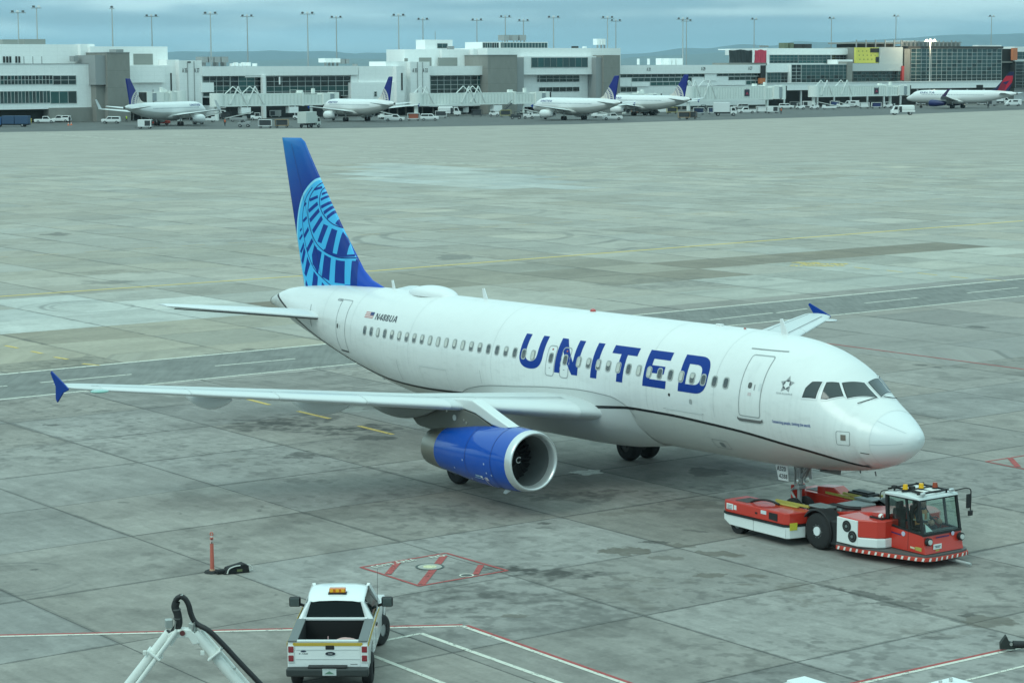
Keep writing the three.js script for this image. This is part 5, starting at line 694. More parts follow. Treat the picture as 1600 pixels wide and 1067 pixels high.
const finTex = canvasTex(1024, 800, (c, W, H) => {
  const X = (x) => (37.2 - x) / (37.2 - 28.4) * W, Y = (y) => (11.8 - y) / (11.8 - 5.3) * H, Z5 = (px, py) => [X(38.6068 - 0.0128651 * px + 0.00029213 * py), Y(12.27309 + 0.00055784 * px - 0.00674542 * py)];
  const g = c.createLinearGradient(X(36.7), Y(11.75), X(33.5), Y(5.6)); g.addColorStop(0, '#0f7cc0'); g.addColorStop(0.2, '#0a57a8'); g.addColorStop(0.45, '#063088'); g.addColorStop(0.8, '#083c9c'); g.addColorStop(1, '#0a48b2'); c.fillStyle = g; c.fillRect(0, 0, W, H);
  const curve = (pts, w, col) => { c.strokeStyle = col; c.lineWidth = w; c.lineCap = 'butt'; c.lineJoin = 'round'; c.beginPath(); const q = new THREE.CatmullRomCurve3(pts.map((p) => new THREE.Vector3(...Z5(...p), 0))).getPoints(60); q.forEach((p, i) => i ? c.lineTo(p.x, p.y) : c.moveTo(p.x, p.y)); c.stroke(); return q; };
  const sky = '#46b4e6', pale = '#8fd4ee', dark = '#081d6e';
  // the globe's own field is darker at its left edge
  const FP = (p) => [217.4 + p[0] * 0.8166, 316.2 + p[1] * 0.8166], shape = (pts, col) => { c.fillStyle = col; c.beginPath(); pts.forEach((p, i) => { const q = Z5(...FP(p)); i ? c.lineTo(...q) : c.moveTo(...q); }); c.closePath(); c.fill(); }, navy = '#083488';
  const stroke = (x0, y0, x1, y1, w) => { c.strokeStyle = navy; c.lineWidth = w * 1.25; c.beginPath(); c.moveTo(...Z5(...FP([x0, y0]))); c.lineTo(...Z5(...FP([x1, y1]))); c.stroke(); };
  const O = [[250, 40], [225, 50], [195, 65], [140, 120], [100, 180], [70, 270], [52, 370], [45, 480], [55, 600], [75, 720], [108, 880]], A = [[180, 112], [130, 190], [105, 270], [95, 350], [100, 450], [115, 540], [145, 640], [190, 730], [250, 790], [310, 840], [385, 880]], Bc = [[240, 80], [195, 130], [160, 190], [145, 260], [144, 340], [155, 410], [180, 480], [215, 540], [270, 590], [340, 625], [400, 640], [500, 640]], Dc = [[275, 95], [245, 140], [235, 200], [240, 260], [260, 310], [290, 350], [330, 388], [402, 424]];
  shape([...O, [385, 880], [432, 838], [474, 838], [500, 645], [480, 608], [400, 425], [350, 320], [290, 180], [240, 50]], sky);
  for (const q of [[248, 168, 278, 150, 9], [243, 208, 296, 178, 10], [247, 264, 312, 226, 13], [268, 308, 330, 256, 14], [292, 343, 346, 290, 14], [195, 130, 244, 116, 10], [158, 209, 222, 184, 12], [150, 292, 222, 234, 15], [158, 364, 234, 284, 17], [182, 448, 256, 340, 19], [105, 252, 130, 230, 10], [100, 368, 132, 337, 12], [106, 484, 148, 418, 16], [128, 592, 184, 496, 18], [70, 442, 86, 422, 8], [64, 506, 94, 466, 10], [72, 604, 106, 532, 13]]) stroke(...q);
  for (const P of [[[348, 388], [364, 350], [396, 418], [370, 404]], [[218, 520], [250, 534], [302, 404], [268, 388]], [[274, 594], [336, 614], [366, 438], [328, 422]], [[368, 624], [398, 446], [430, 500], [448, 540], [438, 624]], [[174, 694], [184, 702], [214, 570], [192, 545], [170, 620]], [[180, 696], [218, 766], [252, 600], [212, 576]], [[248, 786], [308, 812], [326, 636], [274, 612]], [[350, 826], [428, 832], [428, 648], [362, 648]], [[470, 842], [520, 850], [512, 648], [474, 648]], [[76, 668], [102, 560], [116, 600], [90, 700]], [[100, 764], [130, 634], [154, 690], [116, 790]], [[160, 876], [182, 744], [216, 786], [206, 876]], [[104, 860], [114, 812], [138, 878]], [[240, 880], [248, 824], [300, 880]]]) shape(P, navy);
  const bandF = (P, dx, dy, w, col) => curve(P.map(([x, y]) => FP([x + dx, y + dy])), w, col);
  bandF(A, -5, 6, 13, sky); bandF(Bc.slice(4), -4, 10, 15, sky); bandF(Dc.slice(3), -6, 8, 15, sky); bandF(A, 0, 0, 5, dark); bandF(Bc, 0, 0, 5.5, dark); bandF(Dc, 0, 0, 5.5, dark); bandF([[270, 582], [340, 614], [400, 626], [486, 622]], 0, 0, 12, navy);
  const arcs = { o: O.map(FP) };
  curve(arcs.o, 13, pale);
});
{
  const yy = [5.35, 5.6, 5.87, 6.12, 6.5, 7.1, 8, 9.2, 10.3, 11.3, 11.58, 11.7, 11.745], th = (y) => y > 11.6 ? (11.75 - y) * 2.2 : 0.42 - (y - 5.4) * 0.032;
  const rings = yy.map((y) => { const l = finLE(y), e = finTE(y), c = e - l; return foil(14).map(([t, h]) => [l + t * c, y, (h - 0.025 * Math.sin(Math.PI * Math.pow(t, 1.3))) / 0.0575 * th(y) * 0.5]); });
  const g = loft(rings, true, true, true), P = g.attributes.position, U = g.attributes.uv; for (let i = 0; i < P.count; i++) U.setXY(i, (37.2 - P.getX(i)) / 8.8, (P.getY(i) - 5.3) / 6.5);
  const f = ap('tail_fin', g, new THREE.MeshPhysicalMaterial({ map: finTex, roughness: 0.45, specularIntensity: 0.3, clearcoat: 0.5, clearcoatRoughness: 0.06, side: THREE.DoubleSide }));
  const hinge = (y) => finTE(y) - 0.3 * (finTE(y) - finLE(y)) - (y < 6.6 ? -1.3 * (6.6 - y) * 0.6 : 0); for (const s of [-1, 1]) { const a = [], b = []; for (let k = 0; k <= 10; k++) { const y = 6.0 + 5.5 * k / 10, x = finTE(y) - 1.75 + (y - 6) * 0.16, t = (x - finLE(y)) / (finTE(y) - finLE(y)), h = 5 * (0.2969 * Math.sqrt(t) - 0.126 * t - 0.3516 * t * t + 0.2843 * t ** 3 - 0.1036 * t ** 4) * 0.115 / 0.0575 * th(y) * 0.5 + 0.008; a.push([x, y, s * h]); b.push([x + 0.02, y, s * h]); } ap('rudder_seam', loft([a, b], false, false), mt(0.01, 0.03, 0.16, 0.5), f); }
}
// ---- aerials, dome, lamps
{
  const g = []; for (let k = 0; k <= 16; k++) { const t = k / 16, q = Math.pow(Math.sin(Math.PI * (0.02 + 0.96 * t)), 0.55), a = []; for (let i = 0; i <= 16; i++) { const an = Math.PI * i / 16; a.push([23.95 + 2.95 * t, 5.8 + 0.38 * q * Math.pow(Math.sin(an), 0.8), 0.62 * q * Math.cos(an)]); } g.push(a); }
  ap('antenna_dome', loft(g, false, false), WHITEP);
  for (const [x, h, l] of [[5.72, 0.44, 0.34], [21.9, 0.4, 0.3], [28.15, 0.34, 0.2]]) ap('blade_antenna', prism([[x - l / 2, 5.78], [x + l / 2, 5.78], [x + l / 2 + 0.08, 5.86 + h], [x + l / 2 - 0.04, 5.88 + h]], 0.05, 'xy', 0.015), WHITEP);
  ap('beacon', (() => { const s = new THREE.SphereGeometry(0.1, 14, 8); s.scale(1.3, 0.8, 1); s.translate(15.48, 5.9, 0); return s; })(), mt(0.45, 0.05, 0.04, 0.2, 0, { clearcoat: 1 })); ap('roof_antenna', rb(0.3, 0.07, 0.12, 0.02, 8.82, 5.9, 0), WHITEP); ap('roof_antenna', rb(0.09, 0.05, 0.06, 0.02, 7.5, 5.89, -0.1), mt(0.4, 0.1, 0.08, 0.4));
  ap('belly_antenna', prism([[28.9, 2.5], [29.15, 2.54], [29.1, 2.22], [28.98, 2.2]], 0.05), WHITEP);
  for (const x of [2.2, 1.55]) ap('probe', rod([x, 2.06, -0.25], [x - 0.06, 1.94, -0.27], 0.02), DARKG);
}
// ---- landing gear
function wheelAt(x, y, z, r, w, parent, name = 'wheel', hub = METAL) {
  const prof = [[r * 0.45, -w / 2], [r * 0.8, -w / 2], [r * 0.93, -w * 0.42], [r, -w * 0.25], [r, w * 0.25], [r * 0.93, w * 0.42], [r * 0.8, w / 2], [r * 0.45, w / 2]].map((p) => new THREE.Vector2(...p)), g = new THREE.LatheGeometry(prof, 28); g.rotateX(Math.PI / 2); g.translate(x, y, z);
  const m = ap(name, g, TYRE, parent), h = [disc(r * 0.47, w * 0.8, [x, y, z], 'z', 20), disc(r * 0.16, w * 1.02, [x, y, z], 'z', 12)]; ap('hub', h, hub, m); return m;
}
for (const s of [-1, 1]) {
  const st = ap('main_gear_strut', [rod([17.71, 0.6, s * 3.8], [17.65, 2.7, s * 3.75], 0.13, 0.16, 14), rod([17.71, 0.58, s * 3.3], [17.71, 0.58, s * 4.3], 0.09), rod([17.65, 1.6, s * 3.8], [17.6, 2.5, s * 2.4], 0.07), rod([17.95, 0.7, s * 3.8], [18.05, 1.2, s * 3.8], 0.05), rod([18.05, 1.2, s * 3.8], [17.75, 1.7, s * 3.8], 0.05)], mt(0.55, 0.56, 0.56, 0.4, 0.3));
  for (const d of [-0.43, 0.43]) wheelAt(17.71, 0.57, s * (3.8 + d), 0.575, 0.42, st, 'main_wheel', mt(0.06, 0.06, 0.06, 0.6, 0.2));
  ap('gear_door', prism([[17.1, 0.95], [18.2, 0.95], [18.35, 2.6], [17.0, 2.6]], 0.04).translate(0, 0, s * 4.15), BELLY, st);
}
{
  const x = 5.07, nz = 0.13, st = ap('nose_gear_strut', [rod([x, 0.42, 0], [x + 0.02, 1.25, 0], 0.075, 0.075, 14), rod([x + 0.02, 1.2, 0], [x + 0.06, 2.3, 0], 0.12, 0.13, 14), rod([x, 0.42, -0.3], [x, 0.42, 0.3], 0.05), rod([x - 0.05, 1.4, 0], [x - 0.75, 2.15, 0.0], 0.06, 0.06), rod([x + 0.05, 1.15, 0], [x + 0.42, 0.92, 0], 0.035), rod([x + 0.42, 0.92, 0], [x + 0.08, 0.55, 0], 0.035), rod([x - 0.05, 1.3, 0.16], [x - 0.5, 2.1, 0.16], 0.025), disc(0.16, 0.2, [x + 0.04, 1.75, 0], 'y'), rod([x - 0.1, 0.9, -0.12], [x - 0.02, 1.6, -0.14], 0.02), rod([x + 0.12, 1.0, -0.1], [x + 0.1, 1.75, -0.12], 0.018), rb(0.2, 0.14, 0.3, 0.03, x - 0.02, 1.1, 0)], mt(0.34, 0.35, 0.345, 0.45, 0.3));
  for (const d of [-0.25, 0.25]) wheelAt(x, 0.39, d, 0.385, 0.22, st, 'nose_wheel', mt(0.5, 0.5, 0.5, 0.5, 0.3));
  for (const [dx, dz] of [[-0.14, -0.16], [-0.14, 0.16]]) ap('taxi_lamp', disc(0.085, 0.08, [x + dx, 1.32, dz], 'x', 16), mt(0.85, 0.86, 0.84, 0.1, 0.6), st);
  ap('gear_well', bx(1.9, 0.06, 0.62, 4.6, 1.86, 0), BLACK);
  const dm = mt(0.74, 0.75, 0.74, 0.4);
  const d1 = ap('nose_gear_door', prism([[5.16, 1.3], [5.6, 1.3], [5.76, 1.84], [5.2, 1.84]], 0.03, 'xy', 0.008).translate(0, 0, -0.4), dm), txt = (str, x0, x1, y0, h) => { const g = new THREE.ShapeGeometry(textShapes(str, 1)); g.computeBoundingBox(); const b = g.boundingBox, P = g.attributes.position; for (let i = 0; i < P.count; i++) P.setXYZ(i, x0 + (P.getX(i) - b.min.x) / (b.max.x - b.min.x) * (x1 - x0), y0 + (P.getY(i) - b.min.y) / (b.max.y - b.min.y) * h, -0.422); g.computeVertexNormals(); return g; };
  ap('door_number', [txt('A320', 5.66, 5.26, 1.6, 0.14), txt('4288', 5.57, 5.19, 1.37, 0.14)], mt(0.04, 0.04, 0.045, 0.6), d1);
  ap('nose_gear_door', prism([[5.0, 1.3], [5.68, 1.3], [5.9, 1.92], [5.05, 1.92]], 0.03, 'xy', 0.008).translate(0, 0, 0.46), dm); ap('nose_gear_door', prism([[3.7, 1.6], [4.6, 1.6], [4.65, 1.95], [3.65, 1.95]], 0.03, 'xy', 0.008).translate(0, 0, 0.42), mt(0.2, 0.2, 0.19, 0.6));
}

// ================================================================ parked jets along the concourse
const globeOld = canvasTex(256, 256, (c, W, H) => {
  c.fillStyle = '#0c1f78'; c.fillRect(0, 0, W, H); c.fillStyle = '#c9c2bd'; c.beginPath(); c.arc(W * 0.10, H * 1.02, W * 0.66, 0, 7); c.fill(); c.fillStyle = '#23306e'; c.beginPath(); c.arc(W * 0.10, H * 1.02, W * 0.59, 0, 7); c.fill();
  c.strokeStyle = '#d8cfc6'; c.lineWidth = 15; for (const r of [0.16, 0.3, 0.44]) { c.beginPath(); c.ellipse(W * 0.1, H * 1.02, W * r, H * (r + 0.12), 0, 0, 7); c.stroke(); }
  c.lineWidth = 8; for (let k = 0; k < 15; k++) { const a = -k / 14 * Math.PI * 0.62 + 0.1; c.beginPath(); c.moveTo(W * 0.1, H * 1.02); c.lineTo(W * (0.1 + 0.58 * Math.cos(a)), H * (1.02 + 0.58 * Math.sin(a))); c.stroke(); }
});
const widget = canvasTex(256, 256, (c, W, H) => { c.fillStyle = '#0b1440'; c.fillRect(0, 0, W, H); c.fillStyle = '#b3122e'; c.beginPath(); c.moveTo(W * 0.3, H * 0.98); c.lineTo(W * 0.62, H * 0.22); c.lineTo(W * 0.92, H * 0.2); c.lineTo(W * 0.92, H * 0.5); c.lineTo(W * 0.62, H * 0.98); c.fill(); c.fillStyle = '#7d0f2b'; c.beginPath(); c.moveTo(W * 0.3, H); c.lineTo(W * 0.5, H * 0.56); c.lineTo(W * 0.66, H * 0.66); c.lineTo(W * 0.6, H); c.fill(); c.fillStyle = '#101a4c'; c.beginPath(); c.moveTo(W * 0.5, H * 0.56); c.lineTo(W * 0.8, H * 0.44); c.lineTo(W * 0.66, H * 0.66); c.fill(); });
function farJet(name, label, px, heading, len, o) {
  const [gx, gz] = gp(...px), t = thing(name, label, 'airplane', [gx, 0, gz], 0, 'jets parked along the concourse');
  const k = len / 37.57; t.rotation.y = Math.atan2(heading[1], -heading[0]);      // local +x points aft
  const P = (n, g, m, par = t) => { g = Array.isArray(g) ? merge(g) : g; g.translate(-AX, 0, 0); if (par === t || true) g.scale(k, 1, 1); return part(n, g, m, par); };
  const xs = [0.01, 0.06, 0.2, 0.45, 0.8, 1.25, 1.8, 2.4, 3, 4, 5.5, 7.5, 12, 17, 22.5, 24.5, 27, 29.5, 32, 34, 35.6, 36.8, 37.55], cut = 0.2;
  const arc = (a, b, n) => xs.map((x) => { const r = []; for (let i = 0; i <= n; i++) r.push(hullPt(x, a + (b - a) * i / n)); return r; });
  P('fuselage', loft(arc(-cut, Math.PI + cut, 26), false, false), WHITEP); P('belly', loft(arc(Math.PI + cut, 2 * Math.PI - cut, 14), false, false), o.belly || BELLY);
  P('belly_fairing', (() => { const g = new THREE.SphereGeometry(1, 20, 12); g.scale(5.2, 1.1, 2.2); g.translate(16.2, 2.35, 0); return g; })(), o.belly || BELLY);
  P('tail_cone', (() => { const g = new THREE.SphereGeometry(0.3, 10, 8); g.translate(37.55, 4.82, 0); return g; })(), DARKG);
  for (const s of [-1, 1]) {
    const w = P('wing', loft([1.2, 4, 6.4, 10, 14, 16.6, 17.1].map((y) => wingSection(y, LE(y) + (y > 17 ? 0.4 : 0), TEx(y), WZ(y), 0.12, 0.05 - 0.06 * y / 17, s)), true, true, s > 0), WINGG);
    P('slat', loft([2.4, 8, 12, 16.4].map((y) => { const L = LE(y); return [[L - 0.05, WZ(y), s * y], [L + 0.4, WZ(y) + 0.2, s * y], [L + 0.5, WZ(y) + 0.12, s * y], [L + 0.2, WZ(y) - 0.1, s * y]]; }), true, true), SLAT, w);
    if (o.winglet) { const g = prism([[21.2, 4.05], [22.7, 4.1], [24.2, 6.5], [23.5, 6.5]], 0.1); g.translate(0, 0, s * 17.15); P('winglet', g, o.winglet, w); } else { const g = prism([[21.35, 4.1], [22.6, 4.56], [22.3, 4.08], [22.2, 3.56]], 0.08); g.translate(0, 0, s * 17.1); P('wingtip_fence', g, NAVY, w); }
    const ring = (x, r) => { const a = []; for (let i = 0; i < 20; i++) { const q = i / 20 * 6.2832; a.push([x, 1.7 + r * Math.sin(q), s * 5.75 + r * Math.cos(q)]); } return a; };
    const e = P('engine_cowl', loft([[11.4, 0.86], [11.25, 0.98], [11.4, 1.05], [12.4, 1.12], [13.6, 1.06], [15.4, 0.82], [16.6, 0.6], [16.5, 0.4]].map(([x, r]) => ring(x, r)), true, false), o.engine || WHITEP); P('fan', (() => { const g = new THREE.CircleGeometry(0.88, 20); g.rotateY(-Math.PI / 2); g.translate(11.7, 1.7, s * 5.75); return g; })(), BLACK, e); P('intake_lip', loft([[11.42, 0.85], [11.22, 0.97], [11.44, 1.06]].map(([x, r]) => ring(x, r)), true, false), METAL, e);
    { const g = prism([[12.3, 2.7], [14.4, 3.4], [17.4, 3.0], [16.6, 2.2], [13, 2.6]], 0.4); g.translate(0, 0, s * 5.75); P('pylon', g, BELLY, e); }
    P('stabilizer', loft([[0.6, 31.8, 35.75, 4.5], [6.1, 35.1, 36.5, 5.1]].map(([y, l, en, z]) => foil(8).map(([q, h]) => [l + q * (en - l), z + h * (en - l) * 0.9, s * y])), true, true, s > 0), SLAT);
    const st = P('main_gear_strut', [rod([17.71, 0.5, s * 3.4], [17.71, 2.6, s * 3.4], 0.15, 0.17, 8), rod([17.71, 0.55, s * 2.9], [17.71, 0.55, s * 3.9], 0.08, 0.08, 8)], steelGrey); for (const d of [-0.42, 0.42]) P('main_wheel', disc(0.56, 0.4, [17.71, 0.56, s * (3.4 + d)], 'z', 18), TYRE, st);
    P('cabin_windows', (() => { const L = []; for (let i = 0; i < 40; i++) { const x = 6.4 + i * 0.533; if (x > 27.6) break; L.push(quads([[[x - 0.11, 4.24, s * (hullZ(x, 4.24) + 0.01)], [x + 0.11, 4.24, s * (hullZ(x, 4.24) + 0.01)], [x + 0.11, 4.55, s * (hullZ(x, 4.55) + 0.01)], [x - 0.11, 4.55, s * (hullZ(x, 4.55) + 0.01)]]])); } return L; })(), mt(0.2, 0.23, 0.26, 0.3)).userData.kind = 'stuff';
    P('cockpit_window', quads([[[2.15, 4.3, s * (hullZ(2.15, 4.3) + 0.015)], [3.2, 4.24, s * (hullZ(3.2, 4.24) + 0.015)], [3.15, 4.68, s * (hullZ(3.15, 4.68) + 0.015)], [2.5, 4.7, s * (hullZ(2.5, 4.7) + 0.015)]], [[1.62, 4.24, s * 0.03], [2.05, 4.28, s * (hullZ(2.05, 4.28) + 0.015)], [2.45, 4.72, s * (hullZ(2.45, 4.7) + 0.02)], [2.2, 4.7, s * 0.03]]]), BLACK);
  }
  P('nose_gear', [rod([5.07, 0.4, 0], [5.07, 2, 0], 0.1, 0.1, 8), disc(0.38, 0.5, [5.07, 0.38, 0], 'z', 14)], TYRE);
  const fl = [5.6, 5.87, 6.5, 7.4, 9, 10.4, 11.5, 11.75], fin = [...fl.map((y) => [finLE(y), y]), [finTE(11.75), 11.75], [finTE(5.6), 5.6]], g = prism(fin, 0.34, 'xy', 0.1), A = g.attributes.position, U = g.attributes.uv;
  for (let i = 0; i < A.count; i++) U.setXY(i, (A.getX(i) - 28.6) / 8.2 * (o.widget ? 1 : 1), (A.getY(i) - 5.6) / 6.2); P('tail_fin', g, new THREE.MeshStandardMaterial({ map: o.tex, roughness: 0.35 }));
  const side = o.side, shp = textShapes(o.word, 1), gg = new THREE.ShapeGeometry(shp); gg.computeBoundingBox(); const B = gg.boundingBox, [xa, xb, ya, hh] = o.at;
  P('lettering', shp.map((sh) => { const T = (p) => { const f = (p.x - B.min.x) / (B.max.x - B.min.x); return new THREE.Vector2(side > 0 ? xa + f * (xb - xa) : xb - f * (xb - xa), ya + (p.y - B.min.y) / (B.max.y - B.min.y) * hh); }, q = sh.extractPoints(4), n = new THREE.Shape(q.shape.map(T)); q.holes.forEach((h) => n.holes.push(new THREE.Path(h.map(T)))); return onHull(n, sidePt(side), 0.03, 0.5); }), o.ink || mt(0.02, 0.04, 0.2, 0.5));
  return t;
}
const UA = { tex: globeOld, word: 'UNITED', at: [5.2, 10.2, 4.72, 0.5], engine: mt(0.7, 0.71, 0.7, 0.35) };
farJet('parked_jet', 'white parked jet with blue globe tail, leftmost, pointing away to the right', [263, 196.5], [0.4, -0.917], 37.0, { ...UA, side: -1, winglet: mt(0.6, 0.62, 0.63, 0.4) });
farJet('parked_jet', 'white parked jet with blue globe tail left of the second gate tower', [557, 189.5], [-0.593, -0.805], 34.5, { ...UA, side: 1 });
farJet('parked_jet', 'white parked jet with globe tail in front of the third grey tower', [897, 187.5], [-0.593, -0.805], 37.57, { ...UA, side: 1 });
farJet('parked_jet', 'white parked jet half hidden behind its neighbour, globe tail over the low wing', [1005, 180.5], [-0.593, -0.805], 39.5, { ...UA, side: 1 });
farJet('parked_jet', 'white parked jet with red and navy tail and dark blue engines', [1497, 169], [-0.757, -0.653], 40.5, { tex: widget, word: 'DELTA', at: [5.6, 10.6, 4.75, 0.55], ink: mt(0.03, 0.05, 0.16, 0.5), side: 1, winglet: mt(0.04, 0.02, 0.08, 0.4), engine: mt(0.012, 0.02, 0.11, 0.35), belly: mt(0.72, 0.72, 0.7, 0.4) });

// ================================================================ jet bridges
const bridgeW = mt(0.78, 0.8, 0.76, 0.5), bridgeR = mt(0.66, 0.69, 0.65, 0.5), cabG = mt(0.3, 0.34, 0.36, 0.5);
function jetBridge(label, u0, u1, v0, v1, q, o = {}) {           // from the rotunda u0 to the cab u1 along the picture
  const a = onFace(u0, v1, q), b = onFace(u1, v1, q), t = thing('jet_bridge', label, 'jet bridge', [-E2[0] * a[0] + E1[0] * q, 0, -E2[1] * a[0] + E1[1] * q], CT, 'jet bridges along the concourse');
  const L = b[0] - a[0], s = Math.sign(L), y0 = (a[1] + b[1]) / 2, H = Math.max(2.4, onFace((u0 + u1) / 2, v0, q)[1] - y0), W = 2.8, tele = L * (o.tele ?? 0.55);
  part('tunnel', [bx(Math.abs(tele), H, W, tele / 2, y0 + H / 2, 0), bx(Math.abs(L - tele), H * 0.88, W * 0.86, tele + (L - tele) / 2, y0 + H * 0.46, 0)], bridgeW, t);
  const ribs = []; for (let x = 0.4; x < Math.abs(L) - 0.3; x += 1.15) ribs.push(bx(0.3, (x < Math.abs(tele) ? H : H * 0.88) * 0.86, 0.1, s * x, y0 + H * (x < Math.abs(tele) ? 0.5 : 0.46), (x < Math.abs(tele) ? W : W * 0.86) / 2 + 0.05)); part('tunnel_ribs', ribs, bridgeR, t).userData.kind = 'stuff';
  part('edge_rail', [bx(Math.abs(L), 0.25, 0.12, L / 2, y0 + H + 0.05, W / 2), bx(Math.abs(L), 0.3, 0.16, L / 2, y0 - 0.1, W / 2 - 0.05)], bridgeW, t); part('tunnel_collar', bx(0.7, H + 0.7, W + 0.5, tele, y0 + H / 2, 0), bridgeW, t);
  if (!o.noCab) { const cab = part('cab', [bx(2.6, H * 1.05, 3.4, L + s * 1.2, y0 + H * 0.5, 0.2), bx(1.6, H * 1.15, 3.6, L + s * 4.2, y0 + H * 0.5, 0.2)], bridgeW, t); part('cab_window', bx(1.5, H * 0.9, 3.5, L + s * 2.9, y0 + H * 0.5, 0.25), cabG, cab); part('cab_canopy', [bx(0.8, H * 1.05, 3.2, L + s * 5.3, y0 + H * 0.5, 0.2)], dim, cab); }
  const lx = tele + (L - tele) * 0.55; part('support_leg', [beam([lx - 0.7, 0.6, 0.9], [lx - 0.7, y0, 0.9], 0.45), beam([lx + 0.7, 0.6, -0.9], [lx + 0.7, y0, -0.9], 0.45), bx(2.4, 0.5, 2.6, lx, 0.7, 0)], bridgeR, t); for (const z of [-1.1, 1.1]) part('support_wheel', disc(0.55, 0.4, [lx, 0.55, z], 'z', 16), TYRE, t);
  part('rotunda_column', [rod([0, 0, 0], [0, y0, 0], 0.6, 0.6, 12), rod([0, y0 - 0.2, 0], [0, y0 + H + 0.3, 0], 1.9, 1.9, 16)], bridgeW, t);
  for (const f of o.truss || []) { const x = L * f; part('truss', [beam([x - 2.6, y0 + H * 0.1, W / 2 + 0.15], [x, y0 + H + 2.1, W / 2 + 0.1], 0.26), beam([x, y0 + H + 2.1, W / 2 + 0.1], [x + 2.6, y0 + H * 0.1, W / 2 + 0.15], 0.26), beam([x - 2.6, y0 + H, -W / 2], [x, y0 + H + 2.1, -W / 2], 0.2), beam([x, y0 + H + 2.1, -W / 2], [x + 2.6, y0 + H, -W / 2], 0.2)], mt(0.7, 0.72, 0.7, 0.4), t); }
  for (const f of o.units || []) part('air_unit', [bx(3.0, 1.7, 1.8, L * f, y0 - 1.4, 0.6), bx(0.3, 0.8, 0.3, L * f - 1, y0 - 0.4, 0.6), bx(0.3, 0.8, 0.3, L * f + 1, y0 - 0.4, 0.6)], panel, t);
  if (o.stair) { const x = L * o.stair; part('stair', [beam([x, y0, 1.9], [x - s * 4.6, 0.1, 1.9], 0.9, 0.3), beam([x, y0 + 1, 2.4], [x - s * 4.6, 1.1, 2.4], 0.08)], mt(0.09, 0.1, 0.1, 0.7), t); }
  if (o.poster) { const x = L * o.poster, p = part('poster', bx(2.1, 2.1, 0.12, x, y0 + H * 0.5, W / 2 + 0.14), mt(0.035, 0.03, 0.05, 0.5), t); part('poster_mark', prism([[-0.7, -0.5], [0, 0.5], [0.7, -0.5], [0, -0.15]], 0.04).translate(x, y0 + H * 0.45, W / 2 + 0.22), mt(0.45, 0.03, 0.08, 0.5), p); part('poster_mark', bx(1.3, 0.3, 0.04, x, y0 + H * 0.78, W / 2 + 0.22), mt(0.3, 0.3, 0.34, 0.5), p); }
  part('roof_gear', [bx(1.4, 1.0, 1, L * 0.8, y0 + H + 0.4, 0), bx(0.8, 1.5, 0.8, L * 0.93, y0 + H + 0.6, 0), ...(o.rail ? [bx(2.2, 0.08, 0.08, L * 0.72, y0 + H + 1, 0.8), bx(0.08, 1, 0.08, L * 0.72 - 1, y0 + H + 0.5, 0.8), bx(0.08, 1, 0.08, L * 0.72 + 1, y0 + H + 0.5, 0.8)] : [])], bridgeW, t);
  return t;
}
jetBridge('short white jet bridge reaching the nose of the leftmost parked jet', 279, 250, 147, 158, Q + 10, { tele: 0.5 });
jetBridge('white jet bridge between the low window wing and the middle parked jet', 338, 500, 146.5, 164, Q + 16, { truss: [0.18, 0.34], units: [0.25, 0.71], rail: 1, tele: 0.8 });
jetBridge('white jet bridge with three roof trusses left of the third parked jet', 650, 832, 145.5, 162, Q + 16, { truss: [0.06, 0.42, 0.5], stair: 0.78, tele: 0.82, units: [0.67] });
jetBridge('white jet bridge with a dark poster in front of the stepped windows', 1076, 1204, 135.5, 155, Q + 14, { truss: [0.04, 0.22], poster: 0.67, tele: 0.9 });
jetBridge('white jet bridge with a dark poster leading to the red tailed jet', 1272, 1400, 134.5, 149.5, Q + 9, { truss: [0.12, 0.36], poster: 0.72, tele: 0.85 });
jetBridge('short white jet bridge end over the back of the half hidden jet', 975, 1006, 148, 159.5, Q + 30, { tele: 0.6 });

// ================================================================ people
function bodyGeo(bones, cell) {                    // one continuous skin round tapered bones [a, b, ra, rb]
  const lo = [1e9, 1e9, 1e9], hi = [-1e9, -1e9, -1e9]; for (const [a, b, ra, rb] of bones) for (let i = 0; i < 3; i++) { lo[i] = Math.min(lo[i], a[i] - ra - 0.08, b[i] - rb - 0.08); hi[i] = Math.max(hi[i], a[i] + ra + 0.08, b[i] + rb + 0.08); }
  const size = Math.max(...hi.map((v, i) => v - lo[i])), n = Math.ceil(size / cell), mc = new MarchingCubes(n, new THREE.MeshStandardMaterial(), false, false, 60000), c = lo.map((v, i) => (v + hi[i]) / 2); mc.isolation = 0;
  for (let z = 0; z < n; z++) for (let y = 0; y < n; y++) for (let x = 0; x < n; x++) {
    const p = [x, y, z].map((q, i) => c[i] + ((q - n / 2) / (n / 2)) * size / 2); let f = 0;
    for (const [a, b, ra, rb] of bones) { const ab = b.map((q, i) => q - a[i]), ap_ = p.map((q, i) => q - a[i]), l2 = ab[0] ** 2 + ab[1] ** 2 + ab[2] ** 2 || 1e-6, t = Math.max(0, Math.min(1, (ab[0] * ap_[0] + ab[1] * ap_[1] + ab[2] * ap_[2]) / l2)), d = Math.hypot(ap_[0] - ab[0] * t, ap_[1] - ab[1] * t, ap_[2] - ab[2] * t) - (ra + (rb - ra) * t); f += Math.exp(-d * 38); }
    mc.field[z * n * n + y * n + x] = Math.log(f) / 38;
  }
  mc.update(); const k = mc.count, P = mc.positionArray.slice(0, k * 3), N = mc.normalArray.slice(0, k * 3); for (let i = 0; i < P.length; i++) P[i] = c[i % 3] + P[i] * size / 2;
  const g = new THREE.BufferGeometry(); g.setAttribute('position', new THREE.BufferAttribute(P, 3)); g.setAttribute('normal', new THREE.BufferAttribute(N, 3)); g.setAttribute('uv', new THREE.BufferAttribute(new Float32Array(k * 2), 2)); return g;
}
